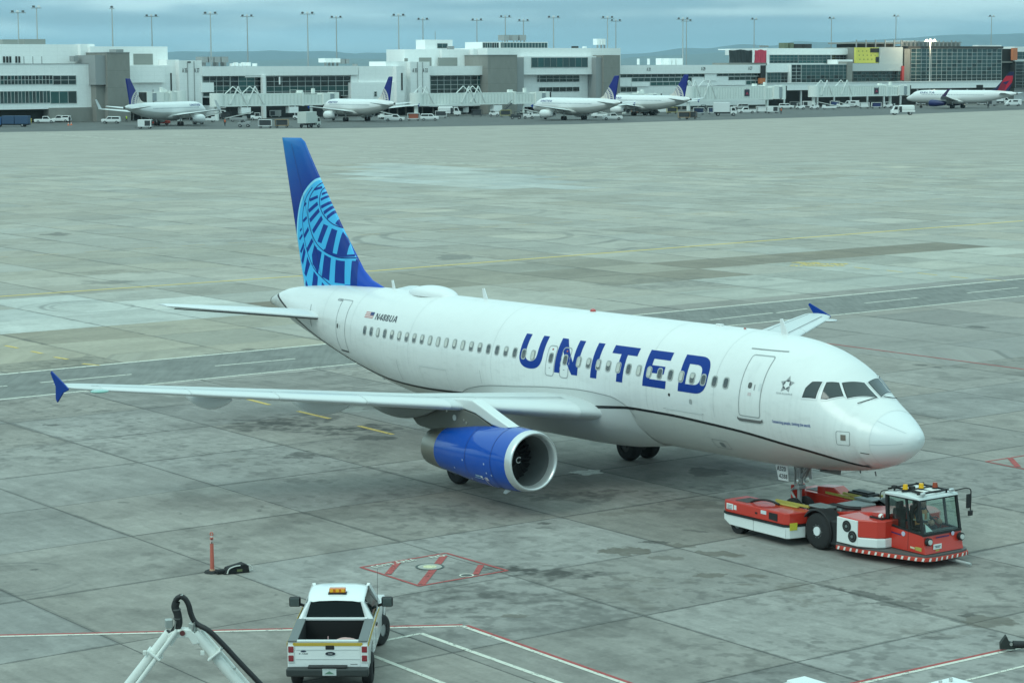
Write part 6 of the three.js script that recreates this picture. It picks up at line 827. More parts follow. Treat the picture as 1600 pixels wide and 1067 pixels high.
const SKIN = mt(0.36, 0.2, 0.14, 0.6), HIVIS = mt(0.55, 0.75, 0.06, 0.7), ORANGE = mt(0.75, 0.16, 0.06, 0.7), CLOTH = mt(0.03, 0.035, 0.045, 0.85);
function walker(label, px, turn, vest, step = 0.2) {
  const [x, z] = gp(...px), t = thing('person', label, 'person', [x, 0, z], turn, 'ramp workers far off'); const B = [[[0, 0.95, 0], [0, 1.38, 0], 0.15, 0.18], [[0, 1.38, 0], [0, 1.52, 0], 0.07, 0.06], [[0, 1.58, 0.02], [0, 1.66, 0.02], 0.095, 0.09]];
  for (const s of [-1, 1]) B.push([[s * 0.1, 0.92, 0], [s * 0.11, 0.5, s * step * 0.5], 0.095, 0.07], [[s * 0.11, 0.5, s * step * 0.5], [s * 0.11, 0.09, s * step], 0.065, 0.045], [[s * 0.11, 0.05, s * step], [s * 0.12, 0.05, s * step + 0.17], 0.045, 0.04], [[s * 0.2, 1.38, 0], [s * 0.26, 1.1, -s * step * 0.5], 0.06, 0.05], [[s * 0.26, 1.1, -s * step * 0.5], [s * 0.26, 0.86, -s * step * 0.4 + 0.06], 0.045, 0.035]);
  part('body', bodyGeo(B, 0.035), CLOTH, t); part('vest', bodyGeo([[[0, 1.0, 0], [0, 1.36, 0], 0.175, 0.205]], 0.04), vest, t); part('head', (() => { const g = new THREE.SphereGeometry(0.11, 12, 10); g.scale(0.9, 1.15, 1); g.translate(0, 1.64, 0.02); return g; })(), SKIN, t); return t;
}
walker('person in a yellow vest walking under the tail of the leftmost parked jet', [197, 191], 0.6, HIVIS); walker('person in dark clothes standing by the white pickups', [108, 192], -0.4, CLOTH, 0.1); walker('person in an orange vest between the leftmost parked jet and the two carts', [351, 197], 0.2, ORANGE); walker('person in dark clothes under the red tailed jet', [1545, 169], 1.2, CLOTH); walker('person in an orange vest beside the small generator right of the white pickup', [1221, 178], 0.3, ORANGE, 0.1);

// ================================================================ vehicles along the concourse
const VW = mt(0.72, 0.73, 0.72, 0.35), VD = mt(0.04, 0.045, 0.05, 0.5), VG = mt(0.015, 0.02, 0.022, 0.12), VB = mt(0.06, 0.16, 0.36, 0.5), VT = mt(0.38, 0.26, 0.15, 0.7);
const BUILD = {
  pickup(t, m) { part('body', [rb(5.4, 0.62, 1.9, 0.1, 0, 0.78, 0), rb(5.3, 0.3, 1.86, 0.06, 0, 0.5, 0)], m, t); const c = part('cab', prism([[-0.6, 1.05], [-0.45, 1.82], [0.75, 1.85], [1.45, 1.1]], 1.7, 'xy', 0.06), m, t); part('window', [prism([[-0.42, 1.15], [-0.34, 1.7], [0.7, 1.72], [1.2, 1.14]], 1.73)], VG, c); part('bed', bx(1.9, 0.3, 1.5, -1.6, 1.0, 0), VD, t); wheels(t, 1.7, -1.65, 0.38, 0.95); },
  cap_pickup(t, m) { BUILD.pickup(t, m); part('bed_cap', rb(2.0, 0.75, 1.75, 0.12, -1.6, 1.42, 0), m, t); part('window', bx(1.5, 0.36, 1.78, -1.6, 1.5, 0), VG, t); },
  suv(t, m) { part('body', [rb(4.9, 0.75, 1.9, 0.14, 0, 0.8, 0)], m, t); const c = part('cab', prism([[-2.4, 1.1], [-2.25, 1.82], [0.7, 1.85], [1.35, 1.1]], 1.75, 'xy', 0.08), m, t); part('window', [prism([[-2.2, 1.2], [-2.1, 1.66], [-0.3, 1.68], [-0.3, 1.2]], 1.79), prism([[-0.15, 1.2], [-0.15, 1.68], [0.62, 1.68], [1.05, 1.2]], 1.79)], VG, c); wheels(t, 1.5, -1.5, 0.36, 0.95); },
  van(t, m) { part('body', prism([[-2.7, 0.4], [-2.7, 2.25], [1.3, 2.25], [2.1, 1.3], [2.75, 1.1], [2.8, 0.4]], 1.95, 'xy', 0.1), m, t); part('window', [prism([[1.0, 1.35], [1.0, 2.0], [1.32, 2.0], [1.85, 1.35]], 1.99), bx(1.6, 0.5, 1.97, -0.6, 1.7, 0)], VG, t); wheels(t, 1.75, -1.7, 0.38, 0.98); },
  box_truck(t, m) { part('cargo_box', rb(4.6, 2.7, 2.5, 0.06, -1.2, 2.45, 0), m, t); const c = part('cab', prism([[1.3, 0.6], [1.3, 2.5], [2.5, 2.5], [3.1, 1.4], [3.15, 0.6]], 2.2, 'xy', 0.08), m, t); part('window', prism([[1.7, 1.5], [1.7, 2.3], [2.4, 2.3], [2.8, 1.5]], 2.24), VG, c); part('chassis', bx(6.2, 0.35, 1.2, -0.1, 0.85, 0), VD, t); wheels(t, 2.2, -2.2, 0.48, 1.1); },
  cart(t, m, o = {}) { part('deck', [bx(3.2, 0.14, 1.6, 0, 0.55, 0), bx(3.2, 0.1, 1.65, 0, 1.95, 0)], m, t); part('end_panel', [bx(0.1, 1.4, 1.6, -1.55, 1.25, 0), bx(0.1, 1.4, 1.6, 1.55, 1.25, 0)], m, t); part('curtain', bx(2.5, 1.25, 1.3, 0, 1.28, 0), o.c || VD, t); part('tow_hitch', beam([1.6, 0.4, 0], [2.5, 0.3, 0], 0.08), VD, t); wheels(t, 1.15, -1.15, 0.24, 0.72); },
  tractor(t, m) { part('body', [rb(2.9, 0.7, 1.5, 0.08, 0, 0.75, 0), rb(1.0, 0.4, 1.4, 0.06, 0.95, 1.15, 0)], m, t); part('seat', rb(0.5, 0.6, 0.9, 0.06, -0.5, 1.25, 0), VD, t); part('canopy', [bx(1.5, 0.1, 1.45, -0.3, 2.0, 0), beam([0.4, 1.1, 0.65], [0.35, 2, 0.65], 0.08), beam([0.4, 1.1, -0.65], [0.35, 2, -0.65], 0.08), beam([-1, 1.1, 0.65], [-1, 2, 0.65], 0.08), beam([-1, 1.1, -0.65], [-1, 2, -0.65], 0.08)], m, t); wheels(t, 0.95, -0.95, 0.38, 0.75); },
  belt_loader(t, m) { part('chassis', [rb(4.6, 0.6, 1.9, 0.08, 0, 0.75, 0), rb(1.1, 0.6, 0.8, 0.08, 1.6, 1.2, 0.5)], m, t); part('conveyor', [beam([-3.6, 0.9, 0], [3.9, 2.5, 0], 0.9, 0.22)], mt(0.5, 0.52, 0.5, 0.5), t); part('belt', beam([-3.5, 1.06, 0], [3.8, 2.62, 0], 0.66, 0.06), VD, t); wheels(t, 1.5, -1.5, 0.36, 0.9); },
  generator(t, m) { part('housing', rb(3.2, 1.7, 1.8, 0.06, 0, 1.3, 0), m, t); part('grille', [bx(1.3, 1.25, 1.84, -0.7, 1.3, 0), bx(0.06, 1.2, 1.4, -1.6, 1.3, 0)], VD, t); part('tow_hitch', beam([1.6, 0.4, 0], [2.4, 0.3, 0], 0.09), VD, t); wheels(t, 1.1, -1.1, 0.3, 0.75); },
  lift_truck(t, m) { BUILD.box_truck(t, m); part('lift_legs', [beam([-3, 1.1, 1], [0.5, 1.9, 1], 0.14), beam([-3, 1.9, 1.0], [0.5, 1.0, 1.0], 0.14)], VD, t); part('platform', [bx(1.6, 0.15, 2.3, 1.9, 3.1, 0), bx(0.06, 0.9, 2.3, 2.7, 3.6, 0)], m, t); },
  fuel_truck(t, m) { part('tank', [rb(4.4, 1.5, 2.3, 0.4, -0.9, 2.0, 0), bx(4.6, 0.5, 2.2, -0.9, 1.1, 0)], m, t); const c = part('cab', prism([[1.5, 0.5], [1.5, 2.6], [2.6, 2.6], [3.05, 1.5], [3.5, 1.35], [3.55, 0.5]], 2.2, 'xy', 0.08), m, t); part('window', prism([[1.75, 1.55], [1.75, 2.4], [2.5, 2.4], [2.85, 1.55]], 2.24), VG, c); part('pump_bay', bx(0.7, 1.7, 2.32, 0.9, 1.6, 0), VD, t); wheels(t, 2.5, -1.9, 0.52, 1.05); },
  container_truck(t, m) { part('container', [rb(3.4, 2.0, 2.2, 0.08, -3.4, 1.7, 0), rb(3.2, 2.0, 2.2, 0.08, -0.0, 1.7, 0)], mt(0.03, 0.07, 0.14, 0.6), t); const c = part('cab', prism([[1.9, 0.5], [1.9, 2.4], [2.9, 2.4], [3.5, 1.3], [3.55, 0.5]], 2, 'xy', 0.08), m, t); part('window', prism([[2.1, 1.4], [2.1, 2.2], [2.8, 2.2], [3.2, 1.4]], 2.04), VG, c); part('chassis', bx(8.6, 0.3, 1.2, -0.9, 0.55, 0), VD, t); wheels(t, 2.7, -3.6, 0.42, 0.95); },
  low_tug(t, m) { part('body', [rb(5.2, 0.7, 2.4, 0.1, 0, 0.7, 0), rb(1.4, 0.5, 2.0, 0.08, 1.6, 1.2, 0)], m, t); part('seat', rb(0.7, 0.5, 1.6, 0.06, 0.4, 1.2, 0), VD, t); wheels(t, 1.7, -1.7, 0.45, 1.1); },
};
function wheels(t, xf, xr, r, z) { for (const x of [xf, xr]) for (const s of [-1, 1]) { const w = part('wheel', disc(r, 0.24, [x, r, s * (z - 0.1)], 'z', 16), TYRE, t); part('hub', disc(r * 0.55, 0.26, [x, r, s * (z - 0.1)], 'z', 12), steelGrey, w); } }
const GROUPS = { pickup: 'small vehicles along the concourse' };
function far(kind, u, v, deg, label, cat, m = VW, o) { const [x, z] = gp(u, v), t = thing(kind, label, cat, [x, 0, z], deg * Math.PI / 180, 'vehicles and carts along the concourse'); BUILD[kind](t, m, o); return t; }
for (const a of [
  ['container_truck', 14, 198, 172, 'blue truck with dark containers at the far left edge', 'truck', VB], ['pickup', 69, 192.5, 8, 'white pickup parked by the left wing, the foremost of the row', 'pickup'], ['cap_pickup', 94, 191, 172, 'white pickup with a covered bed beside the foremost pickup', 'pickup'], ['van', 118, 188.5, -60, 'white van nose on behind the covered pickup', 'van'], ['suv', 132, 189, -30, 'white car between the nose on van and the wing of the leftmost jet', 'car'], ['suv', 147, 188.5, 160, 'white car right behind the left wingtip of the leftmost jet', 'car'], ['suv', 173, 193, 180, 'white utility wagon left of the leftmost parked jet', 'car'],
  ['generator', 226, 201, 180, 'white generator box with a dark grille below the leftmost parked jet', 'generator'], ['low_tug', 249, 195, 12, 'low red tug under the belly of the leftmost parked jet', 'tug', mt(0.5, 0.07, 0.05, 0.5)], ['tractor', 309, 194, 0, 'white tractor beside the engine of the leftmost parked jet', 'tractor'], ['belt_loader', 323, 191, 15, 'white belt loader behind the engine of the leftmost parked jet', 'belt loader'], ['lift_truck', 337, 186, 0, 'white lift truck behind the right wing of the leftmost parked jet', 'truck'], ['tractor', 381, 198.5, 0, 'grey tractor left of the white curtained cart', 'tractor', steelGrey],
  ['cart', 414, 200, 0, 'white cart with a dark curtain on the open stand', 'cart'], ['cart', 440, 199.5, 0, 'brown cart next to the white curtained cart', 'cart', VT], ['box_truck', 484, 199.5, 62, 'grey white box truck seen from behind on the open stand', 'truck', mt(0.5, 0.53, 0.5, 0.5)], ['cart', 386, 187, 5, 'dark cart under the long jet bridge', 'cart', VD], ['tractor', 466, 187, 0, 'white tractor behind the box truck under the jet bridge', 'tractor'],
  ['belt_loader', 604, 186, 160, 'white belt loader at the tail of the middle parked jet', 'belt loader'], ['pickup', 616, 189.5, 0, 'small white pickup below the tail of the middle parked jet', 'pickup'], ['cart', 646, 188.5, 0, 'white cart with an orange load right of the middle parked jet', 'cart', VW, { c: mt(0.35, 0.1, 0.06, 0.7) }], ['suv', 671, 188.5, 0, 'small white car right of the cart with the orange load', 'car'], ['cart', 689, 184.5, 0, 'white cart with a dark curtain below the truss bridge', 'cart'], ['fuel_truck', 701, 181.5, 0, 'white tank truck under the left end of the truss bridge', 'truck'], ['generator', 724, 178, 0, 'white generator behind the tank truck', 'generator'],
  ['tractor', 806, 186, 180, 'dark tractor at the foot of the dark stairs', 'tractor', VD], ['tractor', 826, 185.5, 180, 'white tractor left of the engine of the third parked jet', 'tractor'], ['belt_loader', 838, 184, 170, 'belt loader against the third parked jet', 'belt loader'], ['pickup', 957, 187.5, 0, 'white pickup with a yellow rack under the tail of the third parked jet', 'pickup'], ['belt_loader', 938, 184, 160, 'white belt loader behind the pickup with the yellow rack', 'belt loader'], ['cart', 995, 178, 0, 'brown cart under the half hidden jet', 'cart', mt(0.3, 0.12, 0.06, 0.7)], ['belt_loader', 1016, 180, 20, 'dark belt loader under the half hidden jet', 'belt loader', VD], ['van', 1038, 177, 180, 'white van behind the tail of the half hidden jet', 'van'], ['cart', 1069, 186.5, 0, 'tan cart standing out on the stand behind the half hidden jet', 'cart', VT], ['cart', 1080, 186.2, 0, 'dark brown cart right of the tan cart', 'cart', mt(0.12, 0.08, 0.05, 0.7)],
  ['cart', 1092, 179, 0, 'white cart with a navy curtain, left of the pair under the poster bridge', 'cart', VW, { c: mt(0.03, 0.05, 0.11, 0.6) }], ['cart', 1115, 178.5, 0, 'white cart with a navy curtain, right of the pair under the poster bridge', 'cart', VW, { c: mt(0.03, 0.05, 0.11, 0.6) }], ['box_truck', 1134, 181, 0, 'white box truck in front of the poster bridge', 'truck'], ['pickup', 1167, 177, 180, 'white pickup right of the box truck', 'pickup'], ['suv', 1158, 171, 180, 'white car behind the white pickup', 'car'], ['cart', 1191, 176.5, 0, 'small white cart right of the white pickup', 'cart', VW, { c: VW }], ['generator', 1208, 177, 180, 'white generator with a dark grille at the poster bridge cab', 'generator'],
  ['suv', 1229, 170.5, 0, 'white car right of the poster bridge cab', 'car'], ['tractor', 1251, 171, 0, 'white canopied tractor, left of two in front of the glass hall', 'tractor'], ['tractor', 1273, 171, 0, 'white canopied tractor, right of two in front of the glass hall', 'tractor'], ['belt_loader', 1296, 171, 175, 'low white belt loader right of the canopied tractors', 'belt loader'], ['cart', 1305, 167, 0, 'white cart with a blue curtain behind the low belt loader', 'cart', VW, { c: mt(0.04, 0.07, 0.2, 0.6) }], ['van', 1330, 167.5, 180, 'white van under the bridge to the red tailed jet', 'van'], ['cart', 1351, 169.5, 0, 'all white cart right of the van', 'cart', VW, { c: VW }], ['cart', 1370, 169.5, 0, 'white cart with a dark blue curtain near the fuel truck', 'cart', VW, { c: mt(0.02, 0.03, 0.12, 0.6) }], ['tractor', 1388, 169, 0, 'white tractor with navy seat beside the fuel truck', 'tractor'], ['fuel_truck', 1412, 179.5, 180, 'white fuel truck driving out on the stand at the right', 'truck'],
  ['box_truck', 1563, 163, 0, 'white box truck behind the tail of the red tailed jet', 'truck'], ['van', 1584, 165.5, 180, 'white van at the right edge below the dark glazed building', 'van'], ['cart', 1440, 164.5, 0, 'small white cart under the nose of the red tailed jet', 'cart'], ['cart', 1535, 164, 0, 'white cart under the back of the red tailed jet', 'cart']]) far(...a);
for (const a of [
  ['cart', 352, 186, 4, 'dark cart behind the lift truck at the long jet bridge', 'cart', VD], ['tractor', 400, 188, 180, 'white tractor under the left half of the long jet bridge', 'tractor'], ['generator', 430, 184, 0, 'grey generator under the middle of the long jet bridge', 'generator', steelGrey], ['belt_loader', 372, 190, 10, 'grey belt loader left of the two open stand carts', 'belt loader', steelGrey], ['cart', 512, 186, 0, 'dark cart under the cab of the long jet bridge', 'cart', VD],
  ['container_truck', 660, 178, 0, 'dark container truck in the shade under the truss bridge', 'truck', VD], ['cart', 745, 182, 0, 'dark cart under the middle of the truss bridge', 'cart', VD], ['tractor', 772, 182, 0, 'white tractor left of the dark stairs', 'tractor'], ['cart', 790, 183, 0, 'yellowish cart just left of the dark stairs', 'cart', mt(0.4, 0.36, 0.14, 0.7)], ['cart', 852, 182, 0, 'dark cart behind the engine of the third parked jet', 'cart', VD], ['generator', 976, 177, 0, 'dark generator between the third parked jet and the half hidden jet', 'generator', VD],
  ['cart', 1050, 178, 0, 'yellow cart below the tail cone of the half hidden jet', 'cart', mt(0.45, 0.38, 0.1, 0.7)], ['tractor', 1098, 174, 180, 'dark tractor behind the navy curtain carts', 'tractor', VD], ['cart', 1242, 168, 0, 'grey cart left of the canopied tractors', 'cart', steelGrey], ['generator', 1262, 168, 0, 'white generator between the canopied tractors', 'generator'], ['belt_loader', 1318, 169, 170, 'white belt loader left of the van under the bridge', 'belt loader'], ['tractor', 1360, 167, 0, 'dark tractor between the two box carts', 'tractor', VD], ['cart', 1455, 165.5, 0, 'dark cart behind the engine of the red tailed jet', 'cart', VD], ['suv', 1470, 164, 0, 'white car behind the wheels of the red tailed jet', 'car'], ['generator', 1550, 165.5, 0, 'grey generator behind the tail wheels of the red tailed jet', 'generator', steelGrey]]) far(...a);
{ const [x, z] = gp(41, 192.5), t = thing('barrier', 'yellow barrier beside the foremost white pickup', 'barrier', [x, 0, z], 0.3); part('rail', [bx(2.6, 0.25, 0.1, 0, 1.1, 0), bx(2.6, 0.2, 0.1, 0, 0.6, 0)], mt(0.6, 0.5, 0.12, 0.6), t); for (const s of [-1, 1]) part('post', bx(0.15, 1.2, 0.15, s * 1.1, 0.6, 0), mt(0.6, 0.5, 0.12, 0.6), t); }
for (const [u, v, l] of [[110.5, 195.5, 'orange traffic cone below the person in dark clothes'], [106, 196, 'orange traffic cone left of the other cone by the pickups']]) { const [x, z] = gp(u, v), t = thing('traffic_cone', l, 'cone', [x, 0, z]); part('cone', new THREE.ConeGeometry(0.24, 0.85, 14).translate(0, 0.45, 0), ORANGE, t); part('base', bx(0.55, 0.06, 0.55, 0, 0.03, 0), ORANGE, t); part('band', new THREE.CylinderGeometry(0.1, 0.15, 0.16, 14).translate(0, 0.5, 0), mt(0.7, 0.7, 0.68, 0.6), t); }

// ================================================================ the towbarless tug
const REDP = mt(0.56, 0.035, 0.02, 0.4, 0, { clearcoat: 0.5, clearcoatRoughness: 0.15 }), WHT = mt(0.74, 0.75, 0.73, 0.4), BLK = mt(0.014, 0.014, 0.015, 0.55), YEL = mt(0.42, 0.36, 0.08, 0.6), GREYM = mt(0.22, 0.25, 0.245, 0.45, 0.3), WGLASS = new THREE.MeshPhysicalMaterial({ color: 0xffffff, roughness: 0.02, transmission: 1, thickness: 0, ior: 1.5, side: THREE.DoubleSide });
WGLASS.color.setRGB(0.72, 0.84, 0.8);
const TUGO = [2.3, 0.3];
const tug = thing('aircraft_tug', 'low red and white towbarless tug carrying the nose wheels of the airliner', 'tug', [11.98170 - TUGO[0] * 0.58790 - TUGO[1] * 0.80894, 0, -64.62455 - TUGO[0] * 0.80894 + TUGO[1] * 0.58790], Math.PI - 0.942458);
{
  // x aft of the airliner's nose, h above ground, y to starboard -> local
  const T = (x, h, y) => [x - TUGO[0], h, -(y - TUGO[1])], tp = (n, g, m, par = tug) => part(n, g, m, par);
  const plan = (pts, h0, h1, bev = 0.02) => { const g = prism(pts.map(([x, y]) => [x - TUGO[0], -(y - TUGO[1])]), h1 - h0, 'xz', bev); g.translate(0, (h0 + h1) / 2, 0); return g; };
  const sideG = (pts, y0, y1, bev = 0.01) => { const g = prism(pts.map(([x, h]) => [x - TUGO[0], h]), Math.abs(y1 - y0), 'xy', bev); g.translate(0, 0, -((y0 + y1) / 2 - TUGO[1])); return g; };
  const M = (y) => 2 * TUGO[1] - y;                                    // mirror to the far side
  for (const k of [0, 1]) {
    const f = k ? M : (y) => y, P = (pts) => pts.map(([x, y]) => [x, f(y)]);
    const arm = tp('side_arm', plan(P([[6.1, 2.22], [5.95, 2.3], [3.32, 2.3], [3.2, 2.2], [3.08, 1.6], [3.3, 1.3], [6.1, 1.3]]), 0.66, 1.02, 0.025), REDP);
    tp('rub_strip', plan(P([[6.13, 2.24], [5.96, 2.325], [3.32, 2.325], [3.17, 2.2], [3.06, 1.6], [6.12, 1.3]]), 0.595, 0.655, 0.004), BLK, arm);
    tp('skirt_panel', sideG([[6.05, 0.59], [6.05, 0.42], [5.8, 0.28], [4.72, 0.26], [4.72, 0.59]], f(2.29), f(2.22)), WHT, arm); tp('skirt_panel', sideG([[4.7, 0.59], [4.7, 0.26], [3.28, 0.25], [3.28, 0.59]], f(2.292), f(2.22)), WHT, arm); tp('skirt_panel', plan(P([[3.27, 2.28], [3.19, 2.19], [3.08, 1.66], [3.16, 1.66]]), 0.25, 0.585, 0.004), WHT, arm);
    tp('arm_underframe', plan(P([[5.8, 2.1], [3.3, 2.1], [3.3, 1.4], [5.8, 1.4]]), 0.2, 0.6, 0.01), BLK, arm);
    const rw = tp('rear_wheel', disc(0.3, 0.3, T(5.6, 0.3, f(2.0)), 'z', 22), TYRE); tp('hub', disc(0.13, 0.32, T(5.6, 0.3, f(2.0)), 'z', 14), GREYM, rw);
    tp('arm_step', plan(P([[5.75, 2.1], [5.2, 2.1], [5.2, 1.5], [5.75, 1.5]]), 1.02, 1.035, 0.003), DARKG, arm); tp('vent_grille', sideG([[4.0, 0.95], [4.0, 0.74], [3.62, 0.72], [3.62, 0.95]], f(2.31), f(2.29), 0.002), BLK, arm); tp('side_slot', sideG([[4.62, 0.86], [4.62, 0.8], [4.52, 0.8], [4.52, 0.86]], f(2.31), f(2.29), 0.002), BLK, arm);
    tp('notice', sideG([[5.92, 0.94], [5.92, 0.76], [5.62, 0.76], [5.62, 0.94]], f(2.312), f(2.29), 0.002), WHT, arm); tp('notice', sideG([[5.58, 0.92], [5.58, 0.78], [5.47, 0.78], [5.47, 0.92]], f(2.312), f(2.29), 0.002), WHT, arm); tp('notice', sideG([[4.36, 0.96], [4.36, 0.85], [4.12, 0.85], [4.12, 0.96]], f(2.312), f(2.29), 0.002), mt(0.62, 0.66, 0.68, 0.5), arm);
    tp('notice_print', [0.9, 0.86, 0.82, 0.79].map((h) => sideG([[5.88, h], [5.88, h - 0.018], [5.67, h - 0.018], [5.67, h]], f(2.316), f(2.3), 0.001)), mt(0.2, 0.22, 0.25, 0.6), arm); tp('warning_plate', plan(P([[3.19, 2.2], [3.17, 2.21], [3.12, 1.95], [3.14, 1.94]]), 0.5, 0.72, 0.002), mt(0.62, 0.55, 0.05, 0.5), arm);
    tp('hose', tube([T(5.2, 1.03, f(1.95)), T(5.0, 1.12, f(1.9)), T(4.7, 1.13, f(1.7)), T(4.3, 1.06, f(1.6))], 0.035, 20, 7), BLK, arm);
    tp('yellow_pad', rb(0.95, 0.06, 0.12, 0.025, ...T(4.1, 1.05, f(1.46)), k ? -0.06 : 0.06), YEL, arm); tp('yellow_rail', beam(T(3.3, 1.1, f(1.3)), T(4.7, 1.1, f(1.36)), 0.07), YEL, arm);
    // driving wheel under a black guard
    const w = tp('drive_wheel', (() => { const r = 0.565, W = 0.42, prof = [[0.2, -W / 2], [0.42, -W / 2], [0.53, -W * 0.42], [r, -W * 0.22], [r, W * 0.22], [0.53, W * 0.42], [0.42, W / 2], [0.2, W / 2]].map((p) => new THREE.Vector2(...p)), g = new THREE.LatheGeometry(prof, 36); g.rotateX(Math.PI / 2); g.translate(...T(2.42, 0.565, f(1.6))); return g; })(), TYRE);
    tp('wheel_rim', [disc(0.3, 0.38, T(2.42, 0.565, f(1.6)), 'z', 26)], mt(0.05, 0.05, 0.052, 0.5), w); tp('hub', disc(0.135, 0.46, T(2.42, 0.565, f(1.6)), 'z', 22), mt(0.72, 0.74, 0.74, 0.4), w); for (let i = 0; i < 10; i++) { const a = i * 0.628; tp('wheel_nut', disc(0.016, 0.42, T(2.42 + 0.2 * Math.cos(a), 0.565 + 0.2 * Math.sin(a), f(1.6)), 'z', 8), GREYM, w); }
    tp('wheel_guard', (() => { const a = [], b = [], c = [], d = []; for (let i = 0; i <= 16; i++) { const t = -0.35 + i / 16 * 2.9, q = (r, y) => T(2.42 - r * Math.cos(t), 0.565 + r * Math.sin(t), f(y)); a.push(q(0.62, 1.84)); b.push(q(0.66, 1.84)); c.push(q(0.66, 1.3)); d.push(q(0.62, 1.3)); } return loft([a, b, c, d, a], false, false); })(), BLK);
    tp('guard_plate', rb(0.42, 0.75, 0.5, 0.05, ...T(1.66, 0.62, f(1.55))), BLK); tp('guard_cover', rb(0.75, 0.07, 0.5, 0.03, ...T(2.75, 1.2, f(1.25)), 0), GREYM);
    // engine boxes
    const box = tp('engine_box', plan(P([[1.44, 1.9], [0.62, 1.93], [0.12, 1.62], [-0.02, 1.42], [-0.02, 0.9], [1.44, 0.9]]), 0.7, 1.22, 0.03), REDP); tp('lower_box', plan(P([[1.45, 1.91], [0.62, 1.94], [0.1, 1.64], [-0.03, 1.42], [-0.03, 0.9], [1.45, 0.9]]), 0.42, 0.695, 0.03), WHT, box);
    tp('fan_panel', sideG([[1.44, 1.19], [1.44, 0.44], [0.6, 0.44], [0.6, 1.19]], f(1.955), f(1.88), 0.015), WHT, box); for (const [x, h] of [[1.02, 0.97], [0.78, 0.7]]) { const o = tp('fan_opening', disc(0.17, 0.03, T(x, h, f(1.96)), 'z', 28), BLK, box); tp('fan_hub', disc(0.045, 0.02, T(x, h, f(1.985)), 'z', 14), GREYM, box); tp('fan_guard', new THREE.TorusGeometry(0.11, 0.008, 6, 24).translate(...T(x, h, f(1.98))), mt(0.08, 0.08, 0.08, 0.5), box); }
    if (!k) { tp('extinguisher', [rod(T(0.62, 1.28, 1.25), T(0.2, 1.28, 1.3), 0.075, 0.075, 14)], mt(0.4, 0.03, 0.02, 0.4), box); tp('extinguisher_cap', new THREE.SphereGeometry(0.085, 14, 10).translate(...T(0.28, 1.3, 1.3)), WHT, box); tp('bracket', bx(0.5, 0.06, 0.25, ...T(0.4, 1.24, 1.28)), BLK, box); }
  }
  tp('main_deck', sideG([[3.1, 0.5], [3.1, 0.95], [2.2, 1.1], [0.9, 1.3], [0.16, 1.36], [0.16, 0.5]], 1.1, M(1.1), 0.03), REDP); tp('deck_cover', rb(0.8, 0.1, 1.5, 0.04, ...T(2.6, 1.12, 0.3)), GREYM); tp('deck_hose', tube([T(2.9, 1.15, 0.9), T(2.5, 1.25, 1.0), T(2.1, 1.22, 0.9), T(1.8, 1.2, 0.6)], 0.06, 20, 8), BLK);
  tp('cradle', [plan([[5.6, 0.85], [4.5, 0.85], [4.4, 1.3], [3.1, 1.3], [3.1, -0.7], [4.4, -0.7], [4.5, -0.25], [5.6, -0.25]], 0.14, 0.2, 0.01)], DARKG); tp('cradle_gate', [bx(0.12, 0.5, 1.2, ...T(4.55, 0.42, 0.3))], DARKG); tp('gate_plate', rb(0.14, 0.62, 0.5, 0.03, ...T(5.55, 0.98, -0.35)), REDP); tp('lift_housing', sideG([[5.1, 0.8], [5.1, 1.24], [4.4, 1.3], [3.95, 1.08], [3.95, 0.8]], -0.75, -1.25, 0.03), REDP); tp('lift_ram', rod(T(3.2, 0.8, 0.75), T(4.3, 0.62, 0.72), 0.06, 0.05, 12), mt(0.6, 0.62, 0.5, 0.35, 0.4));
  tp('winch_cover', [rb(0.9, 0.08, 0.5, 0.02, ...T(3.3, 1.24, -1.0)), rb(0.7, 0.05, 0.3, 0.01, ...T(3.3, 1.3, -1.0))], BLK); tp('yellow_rail', [beam(T(2.8, 1.2, -0.7), T(3.9, 1.2, -0.72), 0.07), beam(T(2.8, 1.2, -1.3), T(3.9, 1.2, -1.3), 0.07)], YEL);
  // platform and striped bumper
  const edge = [[1.44, 1.98], [0.4, 1.78], [-0.6, 1.5], [-1.18, 1.3], [-1.4, 1.18], [-1.5, 0.9], [-1.5, -0.3], [-1.4, -0.58], [-1.18, -0.7], [-0.6, -0.9], [0.4, -1.18], [1.44, -1.38]];
  tp('platform', plan([...edge.map(([x, y]) => [x + 0.03, y > 0.3 ? y - 0.03 : y + 0.03])], 0.33, 0.4, 0.008), DARKG); const bump = tp('bumper', plan(edge, 0.22, 0.335, 0.012), mt(0.5, 0.05, 0.03, 0.5));
  const cr = new THREE.CatmullRomCurve3(edge.map(([x, y]) => V(T(x, 0.278, y))), false, 'catmullrom', 0.02), Lc = cr.getLength(), n = Math.floor(Lc / 0.21); for (let i = 0; i < n; i++) { const p = cr.getPointAt((i + 0.25) / n), q = cr.getPointAt((i + 0.7) / n), d = q.clone().sub(p).normalize(), o = new THREE.Vector3(d.z, 0, -d.x).multiplyScalar(-0.012), c0 = new THREE.Vector3(...T(0, 0.278, 0.3)); if (p.clone().add(o).distanceTo(c0) < p.distanceTo(c0)) o.multiplyScalar(-1); const g = quads([[[p.x + o.x, 0.23, p.z + o.z], [q.x + o.x - d.x * 0.03, 0.23, q.z + o.z - d.z * 0.03], [q.x + o.x, 0.326, q.z + o.z], [p.x + o.x + d.x * 0.03, 0.326, p.z + o.z + d.z * 0.03]]]); tp('bumper_stripe', g, i * 0.21 > 3.3 && i * 0.21 < 5.6 && i % 1 === 0 ? mt(0.74, 0.7, 0.66, 0.6) : mt(0.74, 0.7, 0.66, 0.6), bump); }
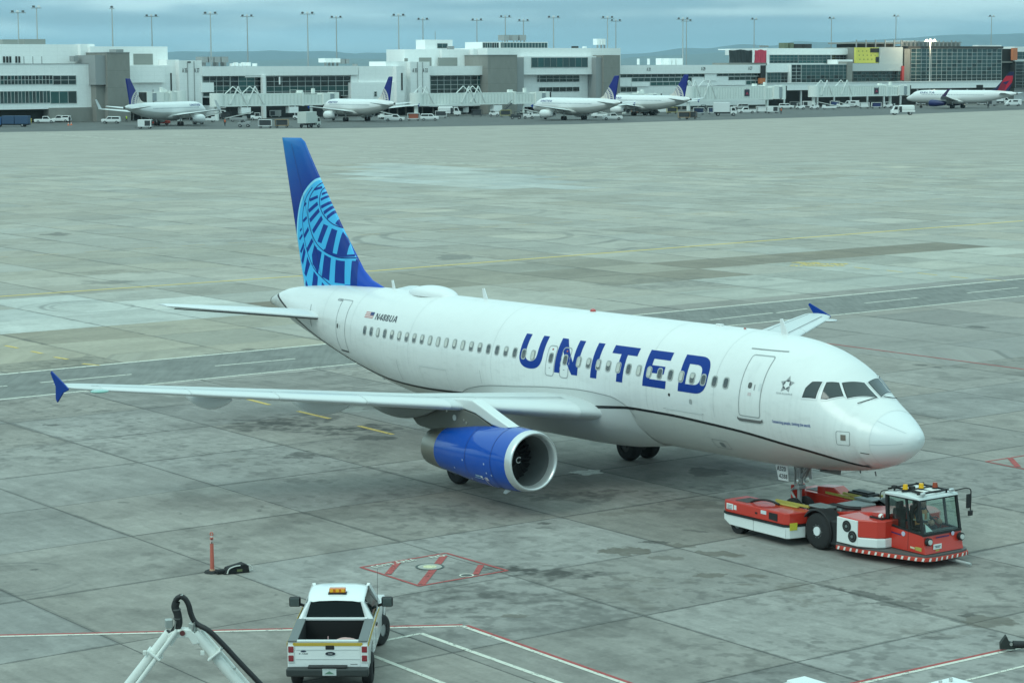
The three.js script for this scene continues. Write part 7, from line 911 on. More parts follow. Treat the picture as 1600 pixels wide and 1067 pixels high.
  // cab
  const y0 = 1.17, y1 = -0.42, cab = tp('cab', [sideG([[0.14, 0.42], [0.08, 1.09], [-1.25, 0.96], [-1.3, 0.42]], y0, y0 - 0.05), sideG([[0.14, 0.42], [0.08, 1.09], [-1.25, 0.96], [-1.3, 0.42]], y1, y1 + 0.05)], REDP);
  tp('front_panel', [sideG([[-1.24, 0.42], [-1.2, 0.965], [-1.25, 0.965], [-1.36, 0.42]], y0 - 0.004, y1 + 0.004)], REDP, cab); tp('rear_panel', sideG([[0.3, 0.42], [0.26, 1.1], [0.16, 1.1], [0.2, 0.42]], y0, y1), WHT, cab); tp('cab_floor', bx(1.4, 0.06, 1.5, ...T(-0.55, 0.5, 0.38)), BLK, cab);
  const roof = tp('cab_roof', sideG([[0.26, 1.95], [0.24, 2.03], [-0.4, 2.07], [-1.08, 2.02], [-1.1, 1.96]], y0 + 0.03, y1 - 0.03, 0.025), mt(0.66, 0.7, 0.69, 0.4), cab);
  const bar = (a, b, w = 0.07) => tp('pillar', beam(T(...a), T(...b), w), BLK, cab);
  for (const y of [y0 - 0.03, y1 + 0.03]) { bar([0.16, 1.05, y], [0.2, 1.97, y], 0.09); bar([-1.24, 0.95, y], [-1.05, 1.98, y]); bar([-0.72, 1.02, y], [-0.55, 1.98, y], 0.06); bar([0.12, 1.08, y], [-1.24, 0.97, y], 0.06); bar([0.2, 1.95, y], [-1.06, 1.95, y], 0.06); }
  bar([-1.25, 0.965, y0], [-1.25, 0.965, y1], 0.07); bar([-1.06, 1.95, y0], [-1.06, 1.95, y1], 0.06); bar([0.2, 1.95, y0], [0.2, 1.95, y1], 0.06); bar([0.16, 1.1, y0], [0.16, 1.1, y1], 0.06);
  const pane = (n, c) => tp(n, quads([c.map((p) => T(...p))]), WGLASS, cab); pane('windscreen', [[-1.24, 1.0, y0 - 0.06], [-1.24, 1.0, y1 + 0.06], [-1.06, 1.93, y1 + 0.06], [-1.06, 1.93, y0 - 0.06]]);
  for (const y of [y0 - 0.03, y1 + 0.03]) { pane('side_window', [[0.12, 1.11, y], [-0.68, 1.04, y], [-0.54, 1.93, y], [0.16, 1.93, y]]); pane('side_window', [[-0.76, 1.03, y], [-1.2, 0.99, y], [-1.04, 1.93, y], [-0.58, 1.93, y]]); }
  pane('rear_window', [[0.16, 1.14, y0 - 0.1], [0.16, 1.14, y1 + 0.1], [0.2, 1.92, y1 + 0.1], [0.2, 1.92, y0 - 0.1]]);
  tp('dashboard', sideG([[-1.2, 0.7], [-1.2, 1.02], [-0.85, 0.98], [-0.8, 0.7]], y0 - 0.1, y1 + 0.1, 0.02), mt(0.05, 0.055, 0.055, 0.7), cab); tp('steering_wheel', (() => { const g = new THREE.TorusGeometry(0.18, 0.018, 8, 28); g.rotateY(Math.PI / 2); g.rotateZ(-0.5); g.translate(...T(-0.72, 1.12, 0.05)); return g; })(), BLK, cab);
  const seat = (y) => { const s = tp('seat', rb(0.5, 0.16, 0.48, 0.05, ...T(-0.15, 0.8, y)), mt(0.03, 0.03, 0.033, 0.8), cab); tp('seat_back', rb(0.14, 0.72, 0.46, 0.05, ...T(0.08, 1.18, y)), mt(0.03, 0.03, 0.033, 0.8), s); tp('head_rest', rb(0.1, 0.2, 0.28, 0.04, ...T(0.08, 1.62, y)), mt(0.03, 0.03, 0.033, 0.8), s); }; seat(0.05); seat(0.75);
  for (const y of [1.03, -0.3]) { const l = tp('headlight', disc(0.115, 0.1, T(-1.36, 0.78, y), 'x', 24), BLK, cab); tp('headlight_lens', disc(0.075, 0.03, T(-1.425, 0.78, y), 'x', 22), mt(0.72, 0.74, 0.72, 0.08, 0.4), l); }
  tp('number_plate', rb(0.02, 0.15, 0.34, 0.006, ...T(-1.345, 0.6, 0.65)), WHT, cab); tp('plate_text', [0.62, 0.585].map((h, i) => bx(0.006, 0.022, 0.24 - i * 0.06, ...T(-1.358, h, 0.65))), mt(0.15, 0.15, 0.17, 0.6), cab); tp('yellow_sticker', bx(0.008, 0.05, 0.15, ...T(-1.35, 0.49, 0.65)), YEL, cab); tp('yellow_sticker', sideG([[-0.98, 0.6], [-0.98, 0.5], [-1.22, 0.49], [-1.22, 0.6]], 1.178, 1.165, 0.001), YEL, cab); tp('yellow_sticker', sideG([[-0.78, 0.58], [-0.78, 0.53], [-0.95, 0.52], [-0.95, 0.57]], 1.178, 1.165, 0.001), mt(0.62, 0.58, 0.4, 0.5), cab);
  tp('round_badge', disc(0.07, 0.012, T(-0.5, 0.9, 1.178), 'z', 20), mt(0.5, 0.5, 0.62, 0.5), cab); tp('round_badge', disc(0.06, 0.012, T(-1.31, 0.9, -0.02), 'x', 20), mt(0.5, 0.5, 0.62, 0.5), cab); tp('name_strip', bx(0.006, 0.04, 0.55, ...T(-1.325, 0.86, 0.42)), mt(0.06, 0.02, 0.1, 0.6), cab); tp('name_strip', sideG([[0.05, 0.9], [0.05, 0.86], [-0.4, 0.83], [-0.4, 0.87]], 1.177, 1.165, 0.001), mt(0.06, 0.02, 0.1, 0.6), cab); tp('door_seam', sideG([[-0.68, 1.0], [-0.68, 0.46], [-0.69, 0.46], [-0.69, 1.0]], 1.176, 1.165, 0.001), BLK, cab); tp('white_sheet', quads([[T(-1.2, 1.03, 0.98), T(-1.2, 1.03, 0.7), T(-1.15, 1.26, 0.96), T(-1.15, 1.27, 0.97)]]), WHT, cab);
  // on the roof
  for (const y of [0.85, -0.1]) tp('roof_rail', [beam(T(0.25, 2.13, y), T(-1.0, 2.12, y), 0.05), beam(T(0.2, 2.0, y), T(0.2, 2.13, y), 0.04), beam(T(-0.95, 2.0, y), T(-0.95, 2.12, y), 0.04)], BLK, roof); for (const x of [0.2, -0.35, -0.95]) tp('roof_bar', beam(T(x, 2.115, 1.1), T(x, 2.115, -0.36), 0.05), BLK, roof); tp('roof_plate', [rb(1.0, 0.03, 0.35, 0.01, ...T(-0.3, 2.09, 0.62)), rb(1.0, 0.03, 0.3, 0.01, ...T(-0.35, 2.09, 0.12))], WHT, roof);
  for (const [x, y, m] of [[-0.3, 0.92, mt(0.8, 0.42, 0.01, 0.25)], [-0.45, 0.42, mt(0.8, 0.42, 0.01, 0.25)], [-0.6, 0.0, mt(0.3, 0.05, 0.02, 0.3)]]) { const b = tp('beacon_base', disc(0.085, 0.04, T(x, 2.13, y), 'y', 18), BLK, roof); tp('beacon', new THREE.CylinderGeometry(0.065, 0.08, 0.14, 18).translate(...T(x, 2.22, y)), m, b); } tp('work_lamp', [rb(0.16, 0.12, 0.16, 0.03, ...T(-0.35, 2.17, 0.7)), rb(0.16, 0.1, 0.14, 0.03, ...T(0.1, 2.16, 0.95))], BLK, roof); for (const y of [0.98, -0.2]) tp('work_lamp', rb(0.1, 0.1, 0.16, 0.03, ...T(-1.05, 2.11, y)), mt(0.6, 0.62, 0.62, 0.2, 0.5), roof);
  const mir = tp('mirror_arm', [tube([T(-1.05, 2.08, -0.35), T(-1.3, 2.16, -0.55), T(-1.4, 2.14, -0.62), T(-1.42, 1.95, -0.63), T(-1.42, 1.5, -0.62)], 0.018, 26, 7)], BLK, cab); tp('mirror', rb(0.06, 0.42, 0.16, 0.025, ...T(-1.4, 1.8, -0.55)), BLK, mir); tp('mirror', rb(0.06, 0.16, 0.18, 0.025, ...T(-1.42, 1.44, -0.62)), BLK, mir); tp('mirror_arm', tube([T(0.2, 2.08, 1.1), T(0.34, 2.02, 1.25), T(0.36, 1.8, 1.27)], 0.015, 16, 6), BLK, cab);
  tp('tow_pin', rod(T(-1.2, 0.12, 0.0), T(-2.0, 0.1, -0.05), 0.05, 0.04, 10), mt(0.45, 0.48, 0.47, 0.4, 0.3));
  // the driver, seated, hands on the wheel
  const w0 = new THREE.Group(); w0.position.copy(tug.position); w0.rotation.copy(tug.rotation);
  const D = thing('person', 'driver in a pale orange safety vest at the wheel of the red tug', 'person', [0, 0, 0]); const origin = V(T(-0.12, 0.86, 0.05)); w0.updateMatrix(); const pos = origin.clone().applyMatrix4(w0.matrix); D.position.copy(pos); D.rotation.y = tug.rotation.y;
  const B = [[[0, 0.08, 0], [0.02, 0.46, 0], 0.16, 0.17], [[0.01, 0.48, -0.14], [0.01, 0.48, 0.14], 0.08, 0.08], [[0.0, 0.52, 0], [-0.03, 0.62, 0], 0.06, 0.055]];
  for (const s of [-1, 1]) B.push([[-0.02, 0.04, s * 0.1], [-0.42, 0.07, s * 0.13], 0.1, 0.075], [[-0.42, 0.07, s * 0.13], [-0.5, -0.3, s * 0.13], 0.07, 0.05], [[-0.5, -0.32, s * 0.13], [-0.66, -0.34, s * 0.14], 0.045, 0.04], [[0.0, 0.47, s * 0.2], [-0.14, 0.27, s * 0.26], 0.06, 0.05], [[-0.14, 0.27, s * 0.26], [-0.46, 0.27, s * 0.16], 0.048, 0.032]);
  part('body', bodyGeo(B, 0.022), mt(0.035, 0.035, 0.045, 0.85), D); part('vest', bodyGeo([[[0, 0.12, 0], [0.02, 0.44, 0], 0.178, 0.188], [[0.01, 0.46, -0.12], [0.01, 0.46, 0.12], 0.092, 0.092]], 0.022), mt(0.72, 0.33, 0.14, 0.8), D); part('vest_band', [rb(0.4, 0.05, 0.4, 0.02, 0.01, 0.26, 0), bx(0.05, 0.34, 0.06, -0.175, 0.3, 0.1), bx(0.05, 0.34, 0.06, -0.175, 0.3, -0.1)], mt(0.7, 0.72, 0.6, 0.4), D);
  part('head', bodyGeo([[[-0.03, 0.72, 0], [-0.04, 0.79, 0], 0.085, 0.092], [[-0.09, 0.67, 0], [-0.1, 0.7, 0], 0.04, 0.05], [[-0.135, 0.735, 0], [-0.14, 0.715, 0], 0.016, 0.02], [[-0.03, 0.73, -0.095], [-0.03, 0.75, -0.095], 0.016, 0.016], [[-0.03, 0.73, 0.095], [-0.03, 0.75, 0.095], 0.016, 0.016]], 0.012), SKIN, D); part('hair', (() => { const g = new THREE.SphereGeometry(0.105, 16, 10, 0, 6.2832, 0, 1.5); g.scale(1.05, 1, 0.98); g.translate(-0.025, 0.79, 0); return g; })(), BLK, D); for (const s of [-1, 1]) part('eye', new THREE.SphereGeometry(0.012, 8, 6).translate(-0.128, 0.76, s * 0.035), BLK, D); part('mouth', rb(0.012, 0.012, 0.05, 0.004, -0.14, 0.675, 0), mt(0.3, 0.12, 0.1, 0.6), D);
  for (const s of [-1, 1]) { const h = [[[-0.46, 0.27, s * 0.16], [-0.53, 0.28, s * 0.16], 0.032, 0.034]]; for (let k = 0; k < 4; k++) h.push([[-0.54, 0.3 - k * 0.022, s * 0.16], [-0.6, 0.305 - k * 0.023, s * (0.165 + 0.01)], 0.01, 0.009], [[-0.6, 0.305 - k * 0.023, s * 0.175], [-0.59, 0.3 - k * 0.023, s * 0.13], 0.009, 0.008]); h.push([[-0.5, 0.3, s * 0.14], [-0.56, 0.33, s * 0.12], 0.011, 0.009]); part('hand', bodyGeo(h, 0.006), SKIN, D); }
}
// ================================================================ the white pickup in front
{
  const t = thing('pickup_truck', 'white pickup truck with amber roof light bar and yellow stripe, seen from behind', 'pickup', [-4.22, 0, -52.8], -0.016);
  // local: z towards the tailgate, x to the right, y up
  const pp = (n, g, m, par = t) => part(n, g, m, par), W2 = 0.93, TW = mt(0.76, 0.77, 0.76, 0.32, 0, { clearcoat: 0.7, clearcoatRoughness: 0.1 }), GL = mt(0.006, 0.01, 0.01, 0.06, 0, { specularIntensity: 0.35 });
  const sideProf = (pts, x0, x1, bev = 0.02) => { const g = prism(pts, Math.abs(x1 - x0), 'zy', bev); g.translate((x0 + x1) / 2, 0, 0); return g; };
  for (const s of [-1, 1]) {
    const q = pp('bed_side', sideProf([[2.78, 0.62], [2.78, 1.3], [0.86, 1.34], [0.86, 0.6], [1.1, 0.6], [1.18, 0.82], [1.4, 0.98], [1.7, 1.0], [1.98, 0.9], [2.14, 0.62]], s * 0.72, s * W2, 0.03), TW);
    pp('rail_cap', sideProf([[2.8, 1.3], [2.8, 1.335], [0.9, 1.372], [0.9, 1.34]], s * 0.7, s * (W2 - 0.01), 0.008), mt(0.14, 0.15, 0.15, 0.6), q); pp('yellow_stripe', sideProf([[2.79, 1.2], [2.79, 1.285], [0.9, 1.325], [-0.6, 1.3], [-0.6, 1.25], [0.9, 1.24]], s * W2, s * (W2 + 0.012), 0.002), mt(0.5, 0.33, 0.04, 0.5), q);
    const l = pp('tail_lamp', rb(0.16, 0.42, 0.1, 0.02, s * 0.845, 1.02, 2.755), mt(0.7, 0.7, 0.68, 0.3), q); for (const y of [1.13, 0.92]) pp('tail_lens', rb(0.125, 0.145, 0.03, 0.015, s * 0.845, y, 2.805), mt(0.26, 0.015, 0.025, 0.15, 0, { clearcoat: 1 }), l);
    pp('front_side', sideProf([[0.84, 0.55], [0.84, 1.3], [-0.7, 1.24], [-2.6, 1.12], [-2.75, 0.9], [-2.7, 0.6], [-2.42, 0.6], [-2.3, 0.85], [-2.05, 0.98], [-1.75, 0.98], [-1.5, 0.84], [-1.38, 0.5]], s * 0.66, s * W2, 0.04), TW); pp('door_seam', sideProf([[0.5, 0.6], [0.5, 1.26], [0.485, 1.26], [0.485, 0.6]], s * W2, s * (W2 + 0.004), 0.001), DARKG); pp('door_handle', rb(0.03, 0.05, 0.2, 0.012, s * (W2 + 0.015), 1.1, 0.32), BLK);
    const mz = pp('mirror', rb(0.28, 0.24, 0.14, 0.04, s * 1.13, 1.42, -0.62), BLK); pp('mirror_stalk', beam([s * 0.9, 1.32, -0.62], [s * 1.08, 1.38, -0.62], 0.06), BLK, mz); pp('mirror_glass', rb(0.23, 0.19, 0.02, 0.02, s * 1.13, 1.42, -0.545), mt(0.12, 0.15, 0.15, 0.1, 0.6), mz);
    for (const [z, st] of [[1.66, 0], [-1.9, -0.42]]) { const g = (() => { const r = 0.39, w = 0.26, prof = [[0.16, -w / 2], [0.3, -w / 2], [0.37, -w * 0.4], [r, -w * 0.2], [r, w * 0.2], [0.37, w * 0.4], [0.3, w / 2], [0.16, w / 2]].map((p) => new THREE.Vector2(...p)), q2 = new THREE.LatheGeometry(prof, 30); q2.rotateZ(Math.PI / 2); q2.rotateY(st); q2.translate(s * 0.83, r, z); return q2; })(), w = pp('wheel', g, TYRE); const h = disc(0.24, 0.2, [0, 0, 0], 'x', 22); h.rotateY(st); h.translate(s * 0.83, 0.39, z); pp('rim', h, mt(0.4, 0.41, 0.41, 0.4, 0.5), w); }
  }
  const tg = pp('tailgate', [rb(1.52, 0.6, 0.1, 0.03, 0, 1.0, 2.74)], TW); pp('tailgate_crease', [bx(1.48, 0.012, 0.02, 0, 1.12, 2.79), bx(1.48, 0.012, 0.02, 0, 0.9, 2.79)], mt(0.5, 0.52, 0.52, 0.5), tg); pp('yellow_stripe', [rb(1.6, 0.075, 0.02, 0.006, 0, 1.245, 2.79)], mt(0.5, 0.33, 0.04, 0.5), tg); pp('rail_cap', rb(1.56, 0.04, 0.12, 0.015, 0, 1.315, 2.74), mt(0.6, 0.62, 0.6, 0.4), tg); pp('handle', rb(0.2, 0.1, 0.03, 0.02, 0.05, 1.175, 2.795), BLK, tg); const bd = pp('badge', (() => { const g = new THREE.CylinderGeometry(0.1, 0.1, 0.02, 28); g.rotateX(Math.PI / 2); g.scale(1.15, 0.42, 1); g.translate(0.06, 1.03, 2.8); return g; })(), mt(0.012, 0.016, 0.03, 0.3), tg);
  const small = (str, x0, x1, y, h, z, m, n, par) => { const g = new THREE.ShapeGeometry(textShapes(str, 1)); g.computeBoundingBox(); const b = g.boundingBox, P = g.attributes.position; for (let i = 0; i < P.count; i++) P.setXYZ(i, x0 + (P.getX(i) - b.min.x) / (b.max.x - b.min.x) * (x1 - x0), y + (P.getY(i) - b.min.y) / (b.max.y - b.min.y) * h, z); return pp(n, g, m, par); };
  small('F-150', -0.66, -0.46, 1.01, 0.03, 2.795, BLK, 'model_letters', tg); small('FORD', 0.01, 0.11, 1.013, 0.03, 2.813, mt(0.5, 0.5, 0.5, 0.4), 'badge_letters', bd); pp('small_badge', (() => { const g = new THREE.CylinderGeometry(0.05, 0.05, 0.01, 18); g.rotateX(Math.PI / 2); g.scale(1.3, 0.4, 1); g.translate(-0.56, 1.085, 2.794); return g; })(), mt(0.02, 0.03, 0.06, 0.4), tg); pp('small_badge', bx(0.16, 0.015, 0.006, 0.6, 0.78, 2.794), mt(0.2, 0.2, 0.2, 0.5), tg);
  const bmp = pp('rear_bumper', [rb(1.9, 0.2, 0.22, 0.05, 0, 0.62, 2.86)], mt(0.03, 0.035, 0.035, 0.5)); pp('bumper_step', rb(0.9, 0.05, 0.2, 0.02, 0, 0.74, 2.85), BLK, bmp); pp('licence_plate', rb(0.32, 0.16, 0.012, 0.006, 0.05, 0.64, 2.975), mt(0.5, 0.54, 0.53, 0.5), bmp); small('COLORADO', -0.09, 0.19, 0.695, 0.02, 2.984, mt(0.1, 0.2, 0.14, 0.6), 'plate_letters', bmp); pp('plate_mark', prism([[-0.06, 0.6], [0.05, 0.67], [0.16, 0.6]], 0.004).translate(0, 0, 2.985), mt(0.1, 0.2, 0.14, 0.6), bmp);
  pp('bed_floor', bx(1.46, 0.05, 1.9, 0, 0.72, 1.78), mt(0.012, 0.012, 0.013, 0.9)); pp('bed_liner', [bx(0.02, 0.6, 1.86, -0.71, 1.02, 1.8), bx(0.02, 0.6, 1.86, 0.71, 1.02, 1.8), bx(1.42, 0.6, 0.02, 0, 1.02, 0.88), bx(1.42, 0.56, 0.02, 0, 1.0, 2.68)], mt(0.012, 0.012, 0.013, 0.9)); pp('bed_front_rail', rb(1.52, 0.07, 0.08, 0.02, 0, 1.36, 0.86), TW);
  // cab
  const sec = (z, y, w, b) => [[-w, b, z], [-w * 0.985, (b + y) / 2, z], [-w * 0.9, y - 0.03, z], [-w * 0.6, y, z], [0, y + 0.012, z], [w * 0.6, y, z], [w * 0.9, y - 0.03, z], [w * 0.985, (b + y) / 2, z], [w, b, z]];
  const roof = pp('roof', loft([[0.72, 1.76, 0.66], [0.62, 1.83, 0.68], [0.3, 1.9, 0.69], [-0.2, 1.93, 0.69], [-0.62, 1.88, 0.67], [-0.76, 1.82, 0.65]].map(([z, y, w]) => sec(z, y, w, y - 0.1)), false, false, true), TW);
  pp('rear_window', quads([[[-0.72, 1.37, 0.84], [0.72, 1.37, 0.84], [0.6, 1.74, 0.72], [-0.6, 1.74, 0.72]]]), GL); for (const s of [-1, 1]) { pp('rear_pillar', loft([[[s * 0.72, 1.33, 0.86], [s * 0.9, 1.33, 0.84], [s * 0.88, 1.33, 0.6], [s * 0.7, 1.33, 0.66]], [[s * 0.59, 1.76, 0.735], [s * 0.675, 1.74, 0.72], [s * 0.675, 1.74, 0.5], [s * 0.58, 1.76, 0.52]]], true, true), TW); pp('front_pillar', beam([s * 0.87, 1.27, -1.15], [s * 0.66, 1.83, -0.72], 0.08), TW); pp('side_window', quads([[[s * 0.885, 1.32, 0.58], [s * 0.68, 1.8, 0.48], [s * 0.67, 1.83, -0.66], [s * 0.88, 1.28, -1.05]]]), GL); }
  pp('windscreen', quads([[[-0.84, 1.26, -1.2], [0.84, 1.26, -1.2], [0.63, 1.83, -0.74], [-0.63, 1.83, -0.74]]]), GL); pp('bonnet', loft([[-1.2, 1.26, 0.86], [-1.8, 1.24, 0.86], [-2.4, 1.18, 0.84], [-2.72, 1.05, 0.8], [-2.76, 0.7, 0.8]].map(([z, y, w]) => sec(z, y, w, y - 0.25)), false, false, true), TW); pp('front_bumper', rb(1.85, 0.25, 0.2, 0.06, 0, 0.6, -2.78), mt(0.1, 0.1, 0.1, 0.4));
  pp('cab_back', [bx(1.6, 0.72, 0.06, 0, 0.98, 0.82)], TW); pp('underbody', bx(1.5, 0.2, 5.0, 0, 0.5, 0), BLK); pp('sun_visor', [bx(0.3, 0.16, 0.02, -0.4, 1.56, 0.74)], mt(0.05, 0.07, 0.07, 0.6)); 
  const lb = pp('light_bar', rb(0.4, 0.12, 0.16, 0.03, 0.02, 1.955, 0.42), mt(0.62, 0.16, 0.005, 0.15, 0, { clearcoat: 1 })); for (const x of [-0.12, 0.02, 0.15]) pp('bar_reflector', rb(0.08, 0.07, 0.02, 0.01, x, 1.955, 0.505), mt(0.85, 0.42, 0.03, 0.2), lb); pp('bar_foot', [bx(0.44, 0.035, 0.18, 0.02, 1.885, 0.42)], BLK, lb); pp('aerial', rod([0.86, 1.25, -0.95], [0.87, 2.15, -1.0], 0.006, 0.004, 6), BLK); pp('bed_tie', rod([0.0, 1.33, 2.66], [0.0, 1.4, 2.66], 0.012), mt(0.5, 0.3, 0.3, 0.5));
  const bag = thing('sack', 'pale pink sack lying in the bed of the white pickup', 'sack', [-3.87, 0.8, -50.42], 0.3); { const g = new THREE.SphereGeometry(0.36, 24, 14), P = g.attributes.position; for (let i = 0; i < P.count; i++) { const k = 1 + 0.22 * (fbm(P.getX(i) * 5 + 7, P.getZ(i) * 5 + P.getY(i) * 3, 3) - 0.5); P.setXYZ(i, P.getX(i) * k * 1.1, Math.max(-0.2, P.getY(i) * k * 0.85), P.getZ(i) * k * 0.7); } g.translate(0, 0.2, 0); g.computeVertexNormals(); part('sack_body', g, mt(0.5, 0.3, 0.28, 0.8), bag); part('sack_neck', rod([0.36, 0.25, 0], [0.5, 0.33, 0.02], 0.07, 0.04, 10), mt(0.5, 0.3, 0.28, 0.8), bag); }
}
// ================================================================ the jointed boom at lower left
{
  const Zb = -45, at = (u, v, d = 0) => { const r = pixelRay(u, v), t = (Zb + d) / r[2]; return [r[0] * t, CAM.H + r[1] * t, Zb + d]; }, o0 = at(285, 987), t = thing('jointed_boom', 'white jointed boom of two tubes with a black hose loop at the knee', 'boom', [o0[0], 0, Zb]);
  const q = (u, v, d = 0) => { const p = at(u, v, d); return [p[0] - o0[0], p[1], p[2] - Zb]; }, BW = mt(0.7, 0.71, 0.67, 0.4, 0, { clearcoat: 0.3 }), bp = (n, g, m, par = t) => part(n, g, m, par);
  const ext = (a, b, y) => { const k = (y - a[1]) / (b[1] - a[1]); return a.map((v, i) => v + (b[i] - v) * k); };
  const lA = q(264, 988), lB = ext(lA, q(194, 1078), 0.12), rA = q(304, 988), rB = ext(rA, q(372, 1068), 0.12);
  const L = bp('boom_tube', rod(lA, lB, 0.1, 0.105, 24), BW), R = bp('boom_tube', rod(rA, rB, 0.105, 0.115, 24), BW);
  bp('end_bore', disc(0.07, 0.02, [0, 0, 0], 'y', 20).applyQuaternion(new THREE.Quaternion().setFromUnitVectors(new THREE.Vector3(0, 1, 0), V(lA).sub(V(lB)).normalize())).translate(lA[0] + 0.003, lA[1] + 0.006, lA[2]), BLK, L);
  const l2a = q(276, 985, 0.14), l2b = ext(l2a, q(213, 1070, 0.14), 0.12), r2a = q(313, 985, -0.12), r2b = ext(r2a, q(386, 1069, -0.12), 0.12); bp('boom_rod', rod(l2a, l2b, 0.05, 0.05, 16), BW, L); bp('boom_rod', rod(r2a, r2b, 0.055, 0.06, 16), BW, R);
  for (const [u, v, n, p, tub] of [[236, 1021, 0, L, [lA, lB]], [326, 1021, 0, R, [rA, rB]]]) { const c = q(u, v), g = rb(0.34, 0.05, 0.36, 0.02); g.applyQuaternion(new THREE.Quaternion().setFromUnitVectors(new THREE.Vector3(0, 1, 0), V(tub[0]).sub(V(tub[1])).normalize())); const k = (c[1] - tub[0][1]) / (tub[1][1] - tub[0][1]); g.translate(tub[0][0] + (tub[1][0] - tub[0][0]) * k + (p === L ? 0.04 : 0.05), c[1], 0.03); bp('collar', g, BW, p); bp('collar_ear', [rb(0.1, 0.12, 0.05, 0.015, c[0] + (p === L ? 0.2 : 0.2), c[1] - 0.02, 0.1), rb(0.08, 0.1, 0.05, 0.015, c[0] - 0.12, c[1] + 0.04, 0.1)], BW, p); }
  const kn = bp('knuckle', prism([[-0.3, -0.02], [-0.16, 0.07], [0.16, 0.07], [0.24, -0.02], [0.33, -0.22], [0.2, -0.26], [0.1, -0.1], [-0.12, -0.1], [-0.24, -0.28], [-0.36, -0.2]], 0.22, 'xy', 0.02).translate(0.02, o0[1], 0), BW); bp('knuckle_pin', disc(0.055, 0.26, [0.01, o0[1], 0], 'z', 20), mt(0.12, 0.03, 0.03, 0.5), kn); bp('pin_cap', disc(0.075, 0.24, [0.01, o0[1], 0], 'z', 20), mt(0.6, 0.6, 0.56, 0.4), kn);
  bp('clamp_plate', [rb(0.15, 0.18, 0.16, 0.02, ...q(263, 974), 0.3), rb(0.14, 0.2, 0.16, 0.02, ...q(301, 980), -0.3)], mt(0.4, 0.42, 0.4, 0.4, 0.4), kn); bp('clamp_bolt', [rod(q(272, 983, 0.1), q(274, 970, 0.1), 0.014), rod(q(300, 985, 0.1), q(303, 972, 0.1), 0.014)], METAL, kn);
  const hose = bp('hose', tube([q(271, 990), q(276, 978), q(276.5, 962), q(273, 948), q(274, 938), q(281, 932), q(288, 935), q(294, 945), q(298, 960), q(305, 973), q(325, 985, 0.06), q(348, 1007, 0.06), q(375, 1036, 0.06), ext(q(375, 1036, 0.06), q(405, 1067, 0.06), 0.2)], 0.058, 90, 12), BLK); bp('hose_wrap', [tube([q(271, 988), q(278, 976), q(277, 960), q(273, 948), q(275, 940)], 0.082, 30, 10)], mt(0.02, 0.021, 0.022, 0.8), hose); bp('hose_band', [disc(0.09, 0.03, q(277, 966), 'y', 16), disc(0.09, 0.03, q(275, 952), 'y', 16)], DARKG, hose); bp('hose_clip', [rb(0.06, 0.06, 0.08, 0.01, ...q(283, 931)), rb(0.05, 0.05, 0.1, 0.01, ...q(346, 1013, 0.1)), rb(0.05, 0.05, 0.1, 0.01, ...q(366, 1044, 0.1))], mt(0.4, 0.42, 0.4, 0.4, 0.4), hose);
  for (const p of [lB, rB]) bp('foot_plate', rb(0.6, 0.12, 0.6, 0.03, p[0], 0.06, 0.05), mt(0.3, 0.31, 0.3, 0.6));
}
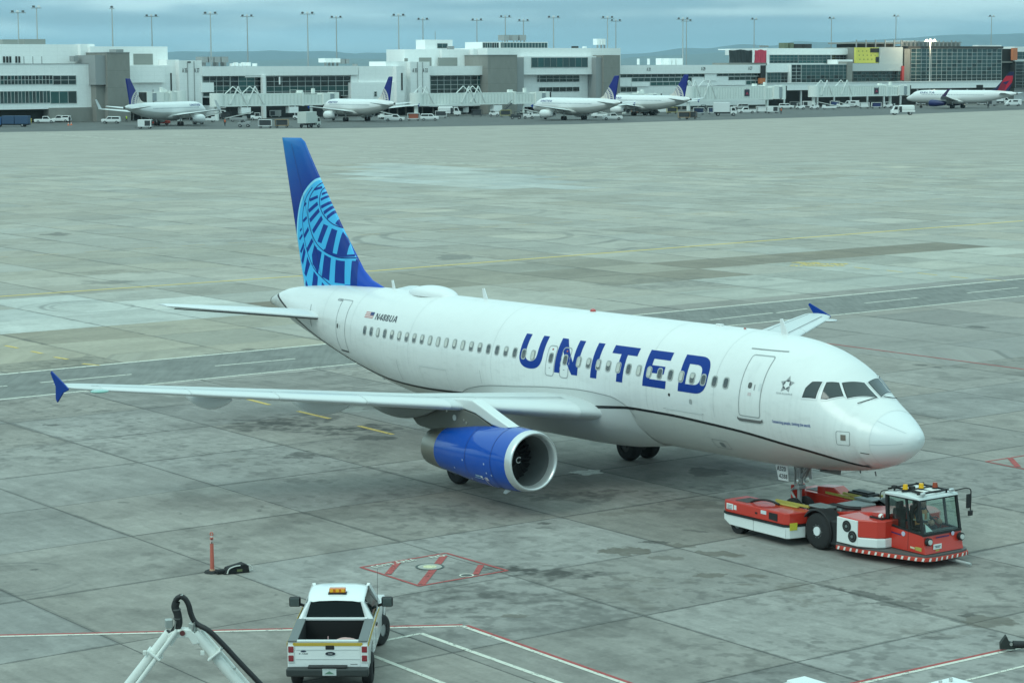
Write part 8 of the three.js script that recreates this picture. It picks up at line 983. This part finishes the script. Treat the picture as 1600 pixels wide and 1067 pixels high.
// ================================================================ post, weight, tow bar, two vehicles at the lower edge
{
  const p = thing('delineator_post', 'faded orange delineator post standing on a black rubber base', 'post', [-8.64, 0, -62.83]); const OR = mt(0.5, 0.12, 0.085, 0.6);
  part('base', (() => { const g = new THREE.CylinderGeometry(0.2, 0.25, 0.06, 8); g.translate(0, 0.034, 0); return g; })(), mt(0.016, 0.016, 0.017, 0.8), p); part('tube', [rod([0, 0.06, 0], [0, 0.86, 0], 0.062, 0.05, 18)], OR, p); part('foot_ring', new THREE.CylinderGeometry(0.07, 0.08, 0.05, 18).translate(0, 0.085, 0), mt(0.55, 0.3, 0.2, 0.6), p); part('worn_band', [rod([0, 0.86, 0], [0, 0.96, 0], 0.045, 0.045, 18)], mt(0.5, 0.42, 0.4, 0.6), p); part('tube', rod([0, 0.96, 0], [0, 1.03, 0], 0.05, 0.05, 18), OR, p); part('worn_band', rod([0, 1.03, 0], [0, 1.08, 0], 0.03, 0.03, 14), mt(0.62, 0.6, 0.57, 0.6), p); part('top_loop', new THREE.TorusGeometry(0.04, 0.016, 8, 18).translate(0, 1.13, 0), OR, p); part('dark_tear', [bx(0.03, 0.04, 0.02, 0.01, 0.985, 0.046), bx(0.025, 0.05, 0.02, 0.01, 0.88, 0.044)], BLK, p);
  const w = thing('wheel_chock', 'black rubber chock with a pale rope handle beside the orange post', 'chock', [-7.98, 0, -62.82], 0.42); part('block', prism([[-0.38, 0.0], [-0.26, 0.17], [0.22, 0.27], [0.36, 0.2], [0.38, 0.0]], 0.34, 'xy', 0.03), mt(0.012, 0.012, 0.013, 0.85), w); part('side_flap', rb(0.3, 0.12, 0.2, 0.05, -0.42, 0.07, -0.02), mt(0.012, 0.012, 0.013, 0.85), w); part('rope', [tube([[-0.3, 0.03, 0.2], [-0.24, 0.16, 0.2], [-0.08, 0.22, 0.19], [0.1, 0.235, 0.185]], 0.018, 24, 7), tube([[0.34, 0.2, 0.02], [0.46, 0.16, 0.04], [0.5, 0.06, 0.06], [0.4, 0.03, 0.08]], 0.016, 20, 7)], mt(0.55, 0.54, 0.5, 0.8), w); part('label_plate', rb(0.16, 0.07, 0.008, 0.003, 0.08, 0.09, 0.172), mt(0.12, 0.14, 0.06, 0.6), w);
  const tb = thing('tow_bar', 'black and yellow tow bar end on the ground at the right edge', 'tow bar', [12.3, 0, -53.8]); part('head_plate', prism([[-0.27, 0.06], [-0.28, 0.22], [-0.14, 0.42], [-0.06, 0.26], [0.06, 0.22], [0.1, 0.06]], 0.16, 'xy', 0.02), mt(0.02, 0.025, 0.022, 0.6), tb); part('bar', [rod([0.05, 0.17, 0], [0.5, 0.17, 0], 0.1, 0.085, 18), rod([0.5, 0.17, 0], [4.6, 0.3, -0.2], 0.075, 0.075, 18)], BLK, tb); part('yellow_sleeve', rod([0.52, 0.17, 0], [1.15, 0.19, -0.03], 0.082, 0.082, 18), YEL, tb); part('bolt', disc(0.04, 0.2, [-0.02, 0.2, 0.0], 'z', 12), METAL, tb); for (const s of [-1, 1]) part('bar_wheel', disc(0.2, 0.12, [3.8, 0.2, s * 0.35 - 0.16], 'z', 20), TYRE, tb);
  const v1 = thing('van', 'white vehicle roof showing at the lower edge, left of two', 'van', [6.5, 0, -40.55], -ANG), v2 = thing('van', 'white vehicle roof showing at the lower edge, right of two', 'van', [9.68, 0, -40.75], -ANG);
  for (const v of [v1, v2]) BUILD.van(v, VW);
  part('roof_box', [rb(0.9, 0.16, 0.5, 0.03, -1.9, 2.36, -0.55)], VW, v1); part('cable_coil', new THREE.TorusGeometry(0.13, 0.025, 8, 24).rotateX(Math.PI / 2).translate(-1.9, 2.3, -0.12), BLK, v1); for (const z of [-0.6, -0.3, 0.0]) part('roof_clip', rb(0.06, 0.08, 0.06, 0.015, -2.5, 2.29, z), METAL, v2);
}

scene.traverse((o) => { if (o.isMesh) { o.castShadow = true; o.receiveShadow = true; } });
renderer.render(scene, camera);
